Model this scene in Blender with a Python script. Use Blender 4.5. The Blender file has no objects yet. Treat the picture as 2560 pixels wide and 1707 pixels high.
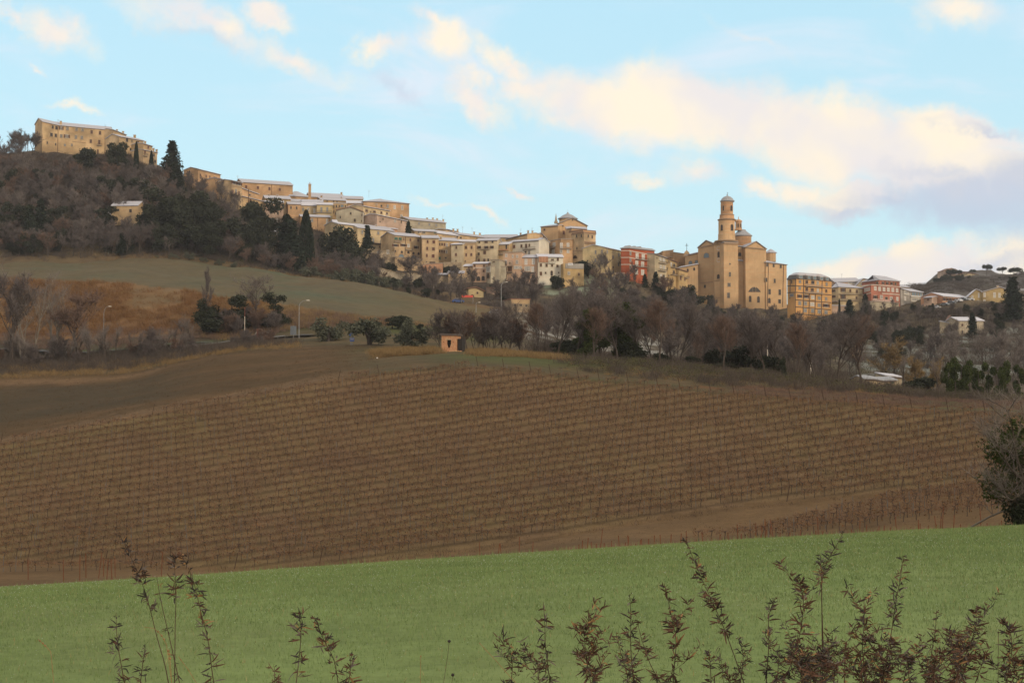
import bpy, math, random
import numpy as np
from mathutils import Vector
C = bpy.context.scene
COL = C.collection
R = math.radians

# ---------------------------------------------------------------- camera
FP = 3600.0                       # focal length in photo pixels (photo 2560 x 1707)
PITCH = math.atan((1000.0 - 853.5) / FP)
cam = bpy.data.cameras.new('camera'); cam.sensor_width = 36; cam.lens = 36 * FP / 2560
cam.clip_start = 0.1; cam.clip_end = 8000
camo = bpy.data.objects.new('camera', cam); COL.objects.link(camo)
camo.location = (0, 0, 0); camo.rotation_euler = (math.pi / 2 + PITCH, 0, 0)
C.camera = camo

# ---------------------------------------------------------------- world (sky and clouds) and sun
SUN_AZ = R(138); SUN_EL = R(13)
world = bpy.data.worlds.new("World"); C.world = world; world.use_nodes = True
W = world.node_tree; W.nodes.clear()

def nd(t, typ, **kw):
    n = t.nodes.new(typ)
    for k, v in kw.items():
        if k.startswith('i_'):
            n.inputs[k[2:].replace('_', ' ')].default_value = v
        else:
            setattr(n, k, v)
    return n

def math_(t, op, a, b=None, c=None, clamp=False):
    n = t.nodes.new('ShaderNodeMath'); n.operation = op; n.use_clamp = clamp
    for i, v in enumerate((a, b, c)):
        if v is None: continue
        if isinstance(v, (int, float)): n.inputs[i].default_value = v
        else: t.links.new(v, n.inputs[i])
    return n.outputs[0]

def mixc(t, fac, a, b):
    n = t.nodes.new('ShaderNodeMix'); n.data_type = 'RGBA'
    for i, v in ((0, fac), (6, a), (7, b)):
        if isinstance(v, (int, float)): n.inputs[i].default_value = v
        elif isinstance(v, tuple): n.inputs[i].default_value = (*v[:3], 1)
        else: t.links.new(v, n.inputs[i])
    return n.outputs[2]

def sstep(t, v, a, b):
    n = t.nodes.new('ShaderNodeMapRange'); n.interpolation_type = 'SMOOTHSTEP'
    n.inputs[1].default_value = a; n.inputs[2].default_value = b
    t.links.new(v, n.inputs[0]); return n.outputs[0]

def build_world():
    t = W
    out = nd(t, 'ShaderNodeOutputWorld'); bg = nd(t, 'ShaderNodeBackground')
    sky = nd(t, 'ShaderNodeTexSky'); sky.sky_type = 'NISHITA'; sky.sun_disc = False
    sky.sun_elevation = SUN_EL; sky.sun_rotation = SUN_AZ; sky.altitude = 300
    sky.air_density = 1.0; sky.dust_density = 0.6; sky.ozone_density = 1.0
    tc = nd(t, 'ShaderNodeTexCoord')
    sep = nd(t, 'ShaderNodeSeparateXYZ'); t.links.new(tc.outputs['Generated'], sep.inputs[0])
    # bearing and height of the view direction, in world space
    hz = math_(t, 'SQRT', math_(t, 'ADD', math_(t, 'MULTIPLY', sep.outputs[0], sep.outputs[0]),
                                math_(t, 'MULTIPLY', sep.outputs[1], sep.outputs[1])))
    az = math_(t, 'ARCTAN2', sep.outputs[0], sep.outputs[1])
    el = math_(t, 'ARCTAN2', sep.outputs[2], hz)
    cm = nd(t, 'ShaderNodeCombineXYZ'); t.links.new(az, cm.inputs[0]); t.links.new(el, cm.inputs[1])
    # warp with noise so that cloud edges are ragged
    n1 = nd(t, 'ShaderNodeTexNoise'); n1.inputs['Scale'].default_value = 9; n1.inputs['Detail'].default_value = 9
    n1.inputs['Roughness'].default_value = 0.66
    t.links.new(cm.outputs[0], n1.inputs['Vector'])
    sub = nd(t, 'ShaderNodeVectorMath'); sub.operation = 'SUBTRACT'; t.links.new(n1.outputs['Color'], sub.inputs[0])
    sub.inputs[1].default_value = (.5, .5, .5)
    sc = nd(t, 'ShaderNodeVectorMath'); sc.operation = 'MULTIPLY'; t.links.new(sub.outputs[0], sc.inputs[0])
    sc.inputs[1].default_value = (.105, .070, 0)
    ad = nd(t, 'ShaderNodeVectorMath'); ad.operation = 'ADD'
    t.links.new(cm.outputs[0], ad.inputs[0]); t.links.new(sc.outputs[0], ad.inputs[1])
    P = ad.outputs[0]
    def blob(px, py, rx, ry, rot, amp):
        a = math.atan((px - 1280) / FP); e = math.atan((1000 - py) / FP * math.cos(a))
        m = nd(t, 'ShaderNodeMapping'); m.vector_type = 'TEXTURE'
        m.inputs['Location'].default_value = (a, e, 0); m.inputs['Rotation'].default_value = (0, 0, R(rot))
        m.inputs['Scale'].default_value = (rx / FP, ry / FP, 1)
        t.links.new(P, m.inputs[0])
        l = nd(t, 'ShaderNodeVectorMath'); l.operation = 'LENGTH'; t.links.new(m.outputs[0], l.inputs[0])
        v = math_(t, 'MULTIPLY_ADD', l.outputs['Value'], -.62 * amp, amp)
        return v
    def total(lst):
        s = None
        for b in lst:
            v = blob(*b); s = v if s is None else math_(t, 'MAXIMUM', s, v)
        return s
    cream = total([(1760, 265, 240, 95, -8, 1.5), (1470, 250, 170, 62, -12, 1.2), (2080, 330, 270, 95, -18, 1.5),
                   (2350, 400, 260, 90, -12, 1.4), (1270, 170, 110, 30, -25, .85), (1330, 225, 80, 36, -10, .9),
                   (2430, 330, 200, 40, -14, 1.1), (2180, 480, 150, 38, 3, 1.15), (2000, 478, 60, 34, 0, .8),
                   (2280, 660, 270, 40, 3, 1.3), (2050, 665, 110, 26, 6, .85), (2540, 670, 200, 60, 0, 1.2),
                   (1900, 475, 70, 26, -25, .8), (1730, 440, 90, 34, -10, .72), (1600, 440, 60, 18, -10, .62),
                   (1195, 240, 90, 42, -30, 1.0), (1090, 110, 80, 44, -38, .85), (950, 110, 50, 30, -10, .8),
                   (1060, 60, 60, 26, -40, .75), (140, 45, 90, 44, -20, .95), (30, 10, 70, 20, -30, .7),
                   (660, 20, 70, 32, -6, 1.15), (480, 40, 190, 45, -22, .9), (720, 130, 120, 34, -20, .8),
                   (100, 155, 34, 10, -40, .6), (1308, 480, 48, 12, -15, .75), (1205, 552, 50, 14, -25, .62),
                   (2400, 40, 160, 36, -18, .75), (1900, 70, 130, 18, -28, .55), (1100, 520, 60, 10, -20, .5),
                   (190, 285, 70, 10, 0, .5), (1440, 285, 110, 40, -10, .9)])
    gray = total([(2420, 520, 220, 66, -10, 1.3), (2260, 505, 150, 36, -6, 1.0), (2560, 480, 130, 90, 0, 1.3),
                  (2480, 320, 120, 14, -8, .8), (2120, 520, 110, 22, -4, .8), (2470, 660, 130, 24, 4, .75),
                  (2330, 440, 150, 26, -12, .7), (1000, 225, 60, 24, -30, .5), (480, 85, 120, 22, -20, .5)])
    n2 = nd(t, 'ShaderNodeTexNoise'); n2.inputs['Scale'].default_value = 16; n2.inputs['Detail'].default_value = 8
    n2.inputs['Distortion'].default_value = .3
    t.links.new(cm.outputs[0], n2.inputs['Vector'])
    nn = math_(t, 'MULTIPLY', math_(t, 'SUBTRACT', n2.outputs['Fac'], .5), 1.15)
    mc = sstep(t, math_(t, 'ADD', cream, nn), .06, .84)
    mg = sstep(t, math_(t, 'ADD', gray, nn), .08, .95)
    # clear sky: nishita, paled by thin high haze
    skyc = nd(t, 'ShaderNodeVectorMath'); skyc.operation = 'SCALE'; t.links.new(sky.outputs[0], skyc.inputs[0])
    skyc.inputs['Scale'].default_value = 0.10
    grad = sstep(t, el, -.02, .32)
    hazy = mixc(t, grad, (.585, .805, .845), (.455, .725, .86))
    clear = mixc(t, .85, skyc.outputs[0], hazy)
    warm = mixc(t, sstep(t, n2.outputs['Fac'], .35, .65), (.76, .70, .68), (.90, .78, .61))
    mp3 = nd(t, 'ShaderNodeMapping'); mp3.inputs['Rotation'].default_value = (0, 0, R(22)); mp3.inputs['Scale'].default_value = (5, 17, 1)
    t.links.new(cm.outputs[0], mp3.inputs[0])
    n3 = nd(t, 'ShaderNodeTexNoise'); n3.inputs['Scale'].default_value = 1; n3.inputs['Detail'].default_value = 6; n3.inputs['Roughness'].default_value = .6; n3.inputs['Distortion'].default_value = .6
    t.links.new(mp3.outputs[0], n3.inputs['Vector'])
    wisp = math_(t, 'MULTIPLY', sstep(t, n3.outputs['Fac'], .46, .80), .85)
    clear = mixc(t, wisp, clear, (.72, .73, .80))
    c1 = mixc(t, math_(t, 'MULTIPLY', mc, .92), clear, warm)
    c2 = mixc(t, math_(t, 'MULTIPLY', mg, .82), c1, (.46, .515, .63))
    # warm cloud sheet added overhead and behind, out of view, to neutralise the light
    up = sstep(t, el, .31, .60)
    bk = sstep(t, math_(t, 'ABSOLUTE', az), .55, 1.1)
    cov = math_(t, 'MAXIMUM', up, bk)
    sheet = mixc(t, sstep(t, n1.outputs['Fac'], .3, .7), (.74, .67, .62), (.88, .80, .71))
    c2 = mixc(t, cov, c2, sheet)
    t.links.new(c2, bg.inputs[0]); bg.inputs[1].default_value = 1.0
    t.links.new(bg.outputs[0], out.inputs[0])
build_world()

sd = bpy.data.lights.new('sun', 'SUN'); sd.energy = 1.5; sd.angle = R(9); sd.color = (1.0, .80, .56)
so = bpy.data.objects.new('sun', sd); COL.objects.link(so)
_d = Vector((math.sin(SUN_AZ) * math.cos(SUN_EL), math.cos(SUN_AZ) * math.cos(SUN_EL), math.sin(SUN_EL)))
so.rotation_euler = _d.to_track_quat('Z', 'Y').to_euler()
C.view_settings.view_transform = 'Standard'; C.view_settings.look = 'None'
C.view_settings.gamma = 1; C.view_settings.exposure = 0.30
C.render.engine = 'CYCLES'
C.cycles.max_bounces = 4; C.cycles.diffuse_bounces = 2; C.cycles.glossy_bounces = 1; C.cycles.transparent_max_bounces = 4
world.cycles.sampling_method = 'MANUAL'; world.cycles.sample_map_resolution = 256

# ---------------------------------------------------------------- photo pixel -> world point at distance d (world Y)
SP, CP = math.sin(PITCH), math.cos(PITCH)
def ray(px, py):
    u = (px - 1280) / FP; v = (853.5 - py) / FP
    y = CP - SP * v; z = SP + CP * v
    return u / y, z / y            # x/y , z/y
def P3(px, py, d):
    a, b = ray(px, py); return Vector((a * d, d, b * d))
def zpix(py, d): return ray(1280, py)[1] * d
def proj(x, y, z):
    c = y * CP + z * SP; v = (-y * SP + z * CP) / c
    return 1280 + FP * x / c, 853.5 - FP * v

# ---------------------------------------------------------------- object helpers
def tag(o, label=None, cat=None, group=None, kind=None):
    if label: o['label'] = label
    if cat: o['category'] = cat
    if group: o['group'] = group
    if kind: o['kind'] = kind
    return o
def empty(name, loc, label, cat, group=None, rz=0):
    o = bpy.data.objects.new(name, None); COL.objects.link(o); o.location = loc; o.rotation_euler = (0, 0, rz)
    o.empty_display_size = .3
    return tag(o, label, cat, group)
def link(name, me, parent=None, loc=(0, 0, 0), rz=0):
    o = bpy.data.objects.new(name, me); COL.objects.link(o); o.location = loc; o.rotation_euler = (0, 0, rz)
    if parent: o.parent = parent
    return o
class MB:
    """collects polygons; origin o is subtracted on build"""
    def __init__(s): s.v = []; s.f = []; s.m = []
    def poly(s, pts, m=0):
        i = len(s.v); s.v += [tuple(p) for p in pts]; s.f.append(tuple(range(i, i + len(pts)))); s.m.append(m)
    def box8(s, p, m=0):           # p: 8 points, bottom 0-3 ccw, top 4-7
        i = len(s.v); s.v += [tuple(q) for q in p]
        for f in ((3, 2, 1, 0), (4, 5, 6, 7), (0, 1, 5, 4), (1, 2, 6, 5), (2, 3, 7, 6), (3, 0, 4, 7)):
            s.f.append(tuple(i + k for k in f)); s.m.append(m)
    def box(s, c, ax, ay, az, m=0):  # centre + three half-axis vectors
        c, ax, ay, az = map(Vector, (c, ax, ay, az))
        s.box8([c - ax - ay - az, c + ax - ay - az, c + ax + ay - az, c - ax + ay - az,
                c - ax - ay + az, c + ax - ay + az, c + ax + ay + az, c - ax + ay + az], m)
    def tube(s, pts, rad, n=5, m=0, cap=True):
        pts = [Vector(p) for p in pts]; base = len(s.v)
        for k, p in enumerate(pts):
            t = (pts[min(k + 1, len(pts) - 1)] - pts[max(k - 1, 0)]).normalized()
            a = t.orthogonal().normalized() if k == 0 else (pa - t * pa.dot(t)).normalized()
            pa = a; b = t.cross(a)
            for j in range(n):
                q = 2 * math.pi * j / n
                s.v.append(tuple(p + (a * math.cos(q) + b * math.sin(q)) * rad[k]))
        for k in range(len(pts) - 1):
            for j in range(n):
                a0 = base + k * n + j; a1 = base + k * n + (j + 1) % n
                s.f.append((a0, a1, a1 + n, a0 + n)); s.m.append(m)
        if cap:
            s.f.append(tuple(base + j for j in reversed(range(n)))); s.m.append(m)
            s.f.append(tuple(base + (len(pts) - 1) * n + j for j in range(n))); s.m.append(m)
    def lathe(s, c, prof, n=28, m=0):   # prof: (radius, z) bottom to top
        c = Vector(c); base = len(s.v)
        for r, z in prof:
            for j in range(n):
                q = 2 * math.pi * j / n; s.v.append((c.x + r * math.cos(q), c.y + r * math.sin(q), z))
        for k in range(len(prof) - 1):
            for j in range(n):
                a0 = base + k * n + j; a1 = base + k * n + (j + 1) % n
                s.f.append((a0, a1, a1 + n, a0 + n)); s.m.append(m)
        s.f.append(tuple(base + (len(prof) - 1) * n + j for j in range(n))); s.m.append(m)
    def mesh(s, name, mats, origin=(0, 0, 0), smooth=False):
        o = Vector(origin); me = bpy.data.meshes.new(name)
        me.from_pydata([(x - o.x, y - o.y, z - o.z) for x, y, z in s.v], [], s.f)
        for mt in (mats if isinstance(mats, (list, tuple)) else [mats]): me.materials.append(mt)
        me.polygons.foreach_set('material_index', s.m)
        if smooth: me.polygons.foreach_set('use_smooth', [True] * len(s.f))
        me.update(); return me
    def part(s, name, mats, parent, smooth=False, origin=None):
        o = origin if origin is not None else parent.location
        return link(name, s.mesh(name, mats, o, smooth), parent)
def fastmesh(name, V, T, mats, mi=None):
    V = np.asarray(V, np.float32); T = np.asarray(T, np.int32); k = T.shape[1]
    me = bpy.data.meshes.new(name); me.vertices.add(len(V)); me.vertices.foreach_set('co', V.ravel())
    me.loops.add(T.size); me.loops.foreach_set('vertex_index', T.ravel())
    me.polygons.add(len(T)); me.polygons.foreach_set('loop_start', np.arange(0, T.size, k, dtype=np.int32))
    me.polygons.foreach_set('loop_total', np.full(len(T), k, np.int32))
    for mt in (mats if isinstance(mats, (list, tuple)) else [mats]): me.materials.append(mt)
    if mi is not None: me.polygons.foreach_set('material_index', np.asarray(mi, np.int32))
    me.update(calc_edges=True); return me

# ---------------------------------------------------------------- materials
def matn(name):
    m = bpy.data.materials.new(name); m.use_nodes = True; t = m.node_tree
    return m, t, t.nodes['Principled BSDF']
def noise(t, scale, detail=5, rough=.6, vec=None, dist=0):
    n = t.nodes.new('ShaderNodeTexNoise'); n.inputs['Scale'].default_value = scale
    n.inputs['Detail'].default_value = detail; n.inputs['Roughness'].default_value = rough
    n.inputs['Distortion'].default_value = dist
    if vec is not None: t.links.new(vec, n.inputs['Vector'])
    return n.outputs['Fac']
def objc(t, scale=(1, 1, 1)):
    tc = t.nodes.new('ShaderNodeTexCoord'); m = t.nodes.new('ShaderNodeMapping')
    m.inputs['Scale'].default_value = scale; t.links.new(tc.outputs['Object'], m.inputs[0]); return m.outputs[0]
def simple(name, col, rough=.85, var=.25, scale=3.0, metal=0, col2=None, spec=.3):
    m, t, b = matn(name); v = objc(t)
    n = noise(t, scale, 4, .65, v)
    c2 = col2 or tuple(c * (1 - var) for c in col)
    c = mixc(t, sstep(t, n, .3, .7), c2, col)
    t.links.new(c, b.inputs['Base Color']); b.inputs['Roughness'].default_value = rough
    b.inputs['Metallic'].default_value = metal; b.inputs['Specular IOR Level'].default_value = spec
    return m
def wallmat(name, col, brick=.0, dirt=.42, stone=False):
    m, t, b = matn(name); v = objc(t)
    big = noise(t, .12, 4, .6, v); med = noise(t, .9, 5, .7, v)
    st = noise(t, 1.0, 4, .6, objc(t, (1.2, 1.2, .10)))        # vertical weather stains
    hz = noise(t, 1.0, 3, .6, objc(t, (.06, .06, 1.1)))        # horizontal courses
    dk = tuple(c * (1 - dirt) for c in col); lt = tuple(min(1, c * (1 + dirt * .55)) for c in col)
    red = (col[0] * 1.05, col[1] * .80, col[2] * .68)
    c = mixc(t, sstep(t, big, .32, .68), dk, lt)
    c = mixc(t, math_(t, 'MULTIPLY', sstep(t, hz, .45, .7), .25 + brick), c, red)
    c = mixc(t, math_(t, 'MULTIPLY', sstep(t, st, .5, .75), .45), c, tuple(x * .68 for x in col))
    c = mixc(t, math_(t, 'MULTIPLY', sstep(t, med, .45, .8), .35), c, (col[0] * .75, col[1] * .78, col[2] * .82))
    if stone:
        vo = t.nodes.new('ShaderNodeTexVoronoi'); vo.inputs['Scale'].default_value = 1.4; t.links.new(v, vo.inputs['Vector'])
        c = mixc(t, .35, c, mixc(t, sstep(t, vo.outputs['Distance'], .1, .6), tuple(x * 1.3 for x in col), tuple(x * .5 for x in col)))
    t.links.new(c, b.inputs['Base Color']); b.inputs['Roughness'].default_value = .92
    b.inputs['Specular IOR Level'].default_value = .15
    bp = t.nodes.new('ShaderNodeBump'); bp.inputs['Strength'].default_value = .35; bp.inputs['Distance'].default_value = .08
    t.links.new(med, bp.inputs['Height']); t.links.new(bp.outputs[0], b.inputs['Normal'])
    return m
M = {}
def wm(k, *a, **kw): M[k] = wallmat('wall_' + k, *a, **kw)
wm('tan', (.48, .35, .20)); wm('tan2', (.51, .38, .23)); wm('brick', (.49, .325, .185), brick=.2)
wm('church', (.53, .365, .205), brick=.2, dirt=.2); wm('tower', (.51, .32, .18), brick=.3)
wm('cream', (.52, .44, .30)); wm('cream2', (.55, .44, .27)); wm('yellow', (.57, .46, .26)); wm('white', (.62, .58, .48), dirt=.22)
wm('grey', (.40, .36, .27)); wm('stone', (.36, .29, .20), stone=True); wm('peach', (.52, .36, .25), dirt=.15)
wm('pink', (.46, .34, .26)); wm('orange', (.57, .33, .13), dirt=.15); wm('red', (.38, .105, .05), dirt=.15)
wm('redbrick', (.38, .16, .11)); wm('mustard', (.45, .34, .17)); wm('salmon', (.54, .31, .19)); wm('concrete', (.33, .31, .28))
wm('ochre', (.50, .36, .18)); wm('rubble', (.46, .40, .30), stone=True)
M['hutbrick'] = None
def brickmat():
    m, t, b = matn('hut_brick'); v = objc(t)
    bt = t.nodes.new('ShaderNodeTexBrick'); bt.inputs['Scale'].default_value = 5.0
    mp = t.nodes.new('ShaderNodeMapping'); mp.inputs['Rotation'].default_value = (R(90), 0, 0); t.links.new(v, mp.inputs[0])
    t.links.new(mp.outputs[0], bt.inputs['Vector'])
    bt.inputs['Color1'].default_value = (.50, .22, .10, 1); bt.inputs['Color2'].default_value = (.36, .14, .07, 1)
    bt.inputs['Mortar'].default_value = (.45, .33, .2, 1); bt.inputs['Mortar Size'].default_value = .025
    n = noise(t, 2.2, 4, .6, v)
    t.links.new(mixc(t, sstep(t, n, .45, .7), bt.outputs[0], (.5, .34, .18)), b.inputs['Base Color'])
    b.inputs['Roughness'].default_value = .95; return m
M['hutbrick'] = brickmat()
def roofmat(name, snow, tile=(.28, .17, .12), snowc=(.40, .41, .455)):
    m, t, b = matn(name); v = objc(t)
    n = noise(t, .45, 5, .7, v); w = noise(t, 3.5, 3, .7, v)
    s = math_(t, 'ADD', math_(t, 'MULTIPLY', n, .7), math_(t, 'MULTIPLY', w, .3))
    f = sstep(t, s, .5 - snow * .35 - .07, .5 - snow * .35 + .12)
    t.links.new(mixc(t, f, tile, snowc), b.inputs['Base Color']); b.inputs['Roughness'].default_value = .9
    return m
M['snow'] = roofmat('snow_dusted_tiles', .85, (.32, .24, .2)); M['snow2'] = roofmat('snow_patchy_tiles', .35)
M['snowfull'] = roofmat('snow_covered_roof', 1.3, snowc=(.50, .51, .56)); M['tile'] = roofmat('bare_tiles', -1.2, (.22, .12, .08))
M['eave'] = simple('eave_dark_wood', (.13, .09, .07)); M['dark'] = simple('dark_glass', (.035, .028, .025), .35)
M['brown'] = simple('brown_shutter', (.12, .06, .04)); M['redsh'] = simple('red_shutter', (.17, .06, .045))
M['grsh'] = simple('grey_blue_shutter', (.33, .35, .36)); M['ltsh'] = simple('pale_shutter', (.46, .45, .42))
M['whsh'] = simple('white_shutter', (.72, .70, .66)); M['green'] = simple('green_shutter', (.05, .13, .10))
M['frame'] = simple('window_surround', (.42, .33, .22)); M['framew'] = simple('white_surround', (.62, .58, .5))
M['rail'] = simple('iron_railing', (.06, .055, .05), .6); M['slab'] = simple('balcony_slab', (.36, .30, .24))
M['cornice'] = simple('cornice_stone', (.36, .25, .16)); M['band'] = simple('grey_brown_band', (.10, .08, .07))
M['bandw'] = simple('white_band', (.62, .56, .48)); M['metal'] = simple('galvanised_metal', (.30, .31, .31), .5, metal=.5)
M['lead'] = simple('lead_roof', (.34, .35, .37), .7); M['mansard'] = simple('dark_mansard', (.075, .07, .07), .7)
M['void'] = simple('unlit_opening', (.012, .010, .009), 1, .2, spec=0); M['bluew'] = simple('bluish_glass', (.16, .22, .26), .3)
M['pipe'] = simple('downpipe', (.16, .10, .06))
# ---------------------------------------------------------------- terrain heights: distance / picture height knots along bearings
COLS = {
 -400: [(0,0),(10,1745),(42,1500),(60,1525),(90,1505),(126,1450),(200,1150),(215,1120),(262,965),(280,940),(325,880),(345,850),(400,700),(520,668),(545,620),(580,520),(620,440),(650,420),(700,430),(1000,800),(2500,960)],
 0: [(0,0),(10,1735),(42,1475),(60,1500),(90,1480),(126,1425),(200,1112),(215,1085),(260,945),(280,925),(325,868),(345,838),(400,697),(520,658),(545,605),(580,505),(620,410),(640,385),(670,380),(720,420),(1000,800),(2500,960)],
 300: [(0,0),(10,1728),(42,1455),(60,1480),(90,1462),(125,1405),(198,1052),(214,1030),(255,940),(276,918),(322,866),(343,834),(395,712),(520,652),(545,604),(580,500),(615,418),(640,392),(670,390),(720,430),(1000,800),(2500,960)],
 450: [(0,0),(10,1724),(42,1445),(60,1470),(90,1455),(125,1402),(197,1030),(213,1005),(250,915),(272,895),(316,862),(340,832),(385,728),(520,658),(548,618),(585,530),(615,475),(640,450),(680,440),(740,470),(1000,800),(2500,960)],
 600: [(0,0),(10,1720),(42,1434),(60,1460),(90,1448),(124,1400),(195,998),(211,972),(245,895),(268,875),(305,856),(325,843),(375,742),(520,675),(545,650),(580,590),(612,536),(640,505),(690,490),(760,500),(1000,800),(2500,960)],
 900: [(0,0),(10,1713),(42,1413),(60,1440),(90,1432),(120,1395),(190,942),(205,920),(222,893),(248,873),(285,848),(305,840),(345,787),(500,711),(530,714),(556,702),(575,684),(590,664),(606,640),(640,592),(690,562),(760,560),(1000,800),(2500,960)],
 1200: [(0,0),(10,1706),(42,1393),(60,1425),(90,1415),(116,1380),(178,922),(192,900),(212,884),(235,877),(262,868),(330,822),(468,772),(500,762),(520,748),(545,730),(575,705),(600,680),(640,640),(690,600),(760,600),(1000,800),(2500,960)],
 1500: [(0,0),(10,1699),(42,1374),(60,1412),(90,1400),(112,1360),(170,955),(185,935),(200,910),(220,903),(280,905),(400,858),(470,800),(520,762),(560,726),(582,706),(600,686),(640,650),(740,640),(1000,800),(2500,960)],
 1800: [(0,0),(10,1693),(42,1355),(60,1398),(90,1388),(108,1338),(163,986),(178,966),(195,942),(215,928),(280,935),(400,885),(520,835),(580,802),(630,770),(660,765),(740,765),(1000,820),(2500,960)],
 2100: [(0,0),(10,1688),(42,1338),(60,1383),(90,1374),(104,1325),(156,1012),(170,992),(185,977),(205,962),(260,970),(330,945),(420,895),(520,850),(590,807),(624,780),(642,767),(700,766),(760,768),(1000,780),(1150,770),(2500,960)],
 2300: [(0,0),(10,1684),(42,1327),(60,1375),(90,1367),(101,1312),(151,1030),(161,1014),(176,998),(200,990),(260,1000),(330,965),(420,905),(520,850),(600,784),(628,767),(645,764),(700,762),(760,758),(1000,742),(1120,716),(1300,760),(2500,950)],
 2370: [(0,0),(10,1683),(42,1325),(60,1372),(90,1364),(101,1308),(150,1034),(160,1018),(175,1002),(200,996),(260,1003),(330,965),(420,903),(520,847),(600,784),(628,767),(645,764),(700,762),(760,757),(1000,736),(1100,688),(1160,686),(1300,740),(2500,950)],
 2460: [(0,0),(10,1681),(42,1320),(60,1368),(90,1360),(100,1303),(148,1038),(158,1022),(173,1007),(200,1000),(260,1004),(330,965),(420,900),(520,845),(600,784),(628,767),(645,764),(700,762),(760,755),(1000,735),(1090,692),(1150,690),(1300,740),(2500,950)],
 2560: [(0,0),(10,1679),(42,1314),(60,1362),(90,1354),(98,1300),(146,1042),(157,1026),(172,1010),(200,1003),(260,1004),(330,960),(420,895),(520,835),(600,780),(628,766),(645,764),(700,757),(760,748),(1000,725),(1090,696),(1150,694),(1300,740),(2500,950)],
 3000: [(0,0),(10,1675),(42,1300),(60,1345),(90,1340),(98,1280),(146,1045),(157,1030),(172,1012),(200,1000),(260,1000),(330,940),(420,870),(520,820),(600,785),(640,770),(700,755),(760,745),(1000,720),(1090,695),(1150,690),(1300,740),(2500,950)],
}
# the vineyard slope: straight vine rows (heading PHI) climb a smooth convex hillside
PHI = R(14); ROWSP = 2.4
VPX = np.array([-400., -200, 0, 300, 600, 900, 1150, 1300, 1500, 1800, 2100, 2300, 2560, 2800, 3000])
_vt = np.array([1190., 1150, 1112, 1052, 998, 942, 918, 930, 955, 986, 1012, 1030, 1042, 1047, 1050])
_vb = np.array([1405., 1400, 1398, 1410, 1420, 1402, 1376, 1352, 1318, 1268, 1240, 1225, 1210, 1200, 1196])
def vine_py(px, y):
    s = y * (math.cos(PHI) - (px - 1280) / FP * math.sin(PHI)); q = s - 112.5
    return 1350 - 7.9 * q + .010 * q * q - .15 * (px - 1280)
def _solve(px, py):
    ys = np.linspace(95, 215, 2400); return float(ys[np.argmin(np.abs(vine_py(px, ys) - py))])
VTOP = np.array([_solve(a, b) for a, b in zip(VPX, _vt)]); VBOT = np.array([_solve(a, b) for a, b in zip(VPX, _vb)])
for _k in COLS:
    yb, yt = np.interp(_k, VPX, VBOT), np.interp(_k, VPX, VTOP); pb, pt = np.interp(_k, VPX, _vb), np.interp(_k, VPX, _vt)
    kn = [q for q in COLS[_k] if q[0] <= 91 or (q[0] > yt + 16 and (q[0] > 232 or _k > 1000))]
    pre = [q for q in COLS[_k] if 96 < q[0] < yb - 8 and q[1] > pb + 12]
    COLS[_k] = sorted(kn + pre[:1] + [(yb, pb), ((yb + yt) / 2, float(vine_py(_k, (yb + yt) / 2))), (yt, pt), (yt + 11, pt - 15)])
def pchip(x, y, xi):
    x = np.asarray(x, float); y = np.asarray(y, float); h = np.diff(x); dl = np.diff(y) / h
    m = np.zeros(len(x)); m[0] = dl[0]; m[-1] = dl[-1]
    for i in range(1, len(x) - 1):
        if dl[i - 1] * dl[i] > 0:
            w1 = 2 * h[i] + h[i - 1]; w2 = h[i] + 2 * h[i - 1]
            m[i] = (w1 + w2) / (w1 / dl[i - 1] + w2 / dl[i])
    k = np.clip(np.searchsorted(x, xi) - 1, 0, len(x) - 2); t = np.clip((xi - x[k]) / h[k], 0, 1); H = h[k]
    return ((1 + 2 * t) * (1 - t) ** 2) * y[k] + t * (1 - t) ** 2 * H * m[k] + t * t * (3 - 2 * t) * y[k + 1] + t * t * (t - 1) * H * m[k + 1]
DG = np.concatenate([np.linspace(0, 40, 40, endpoint=False), np.linspace(40, 48, 30, endpoint=False),
                     np.linspace(48, 230, 200, endpoint=False), np.linspace(230, 700, 260, endpoint=False), np.linspace(700, 1300, 120, endpoint=False), np.linspace(1300, 1500, 8)])
PXG = np.concatenate([np.array([-3000., -1500, -800, -400]), np.arange(-300, 2900, 10.), np.array([3000., 4500, 6000])])
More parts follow.
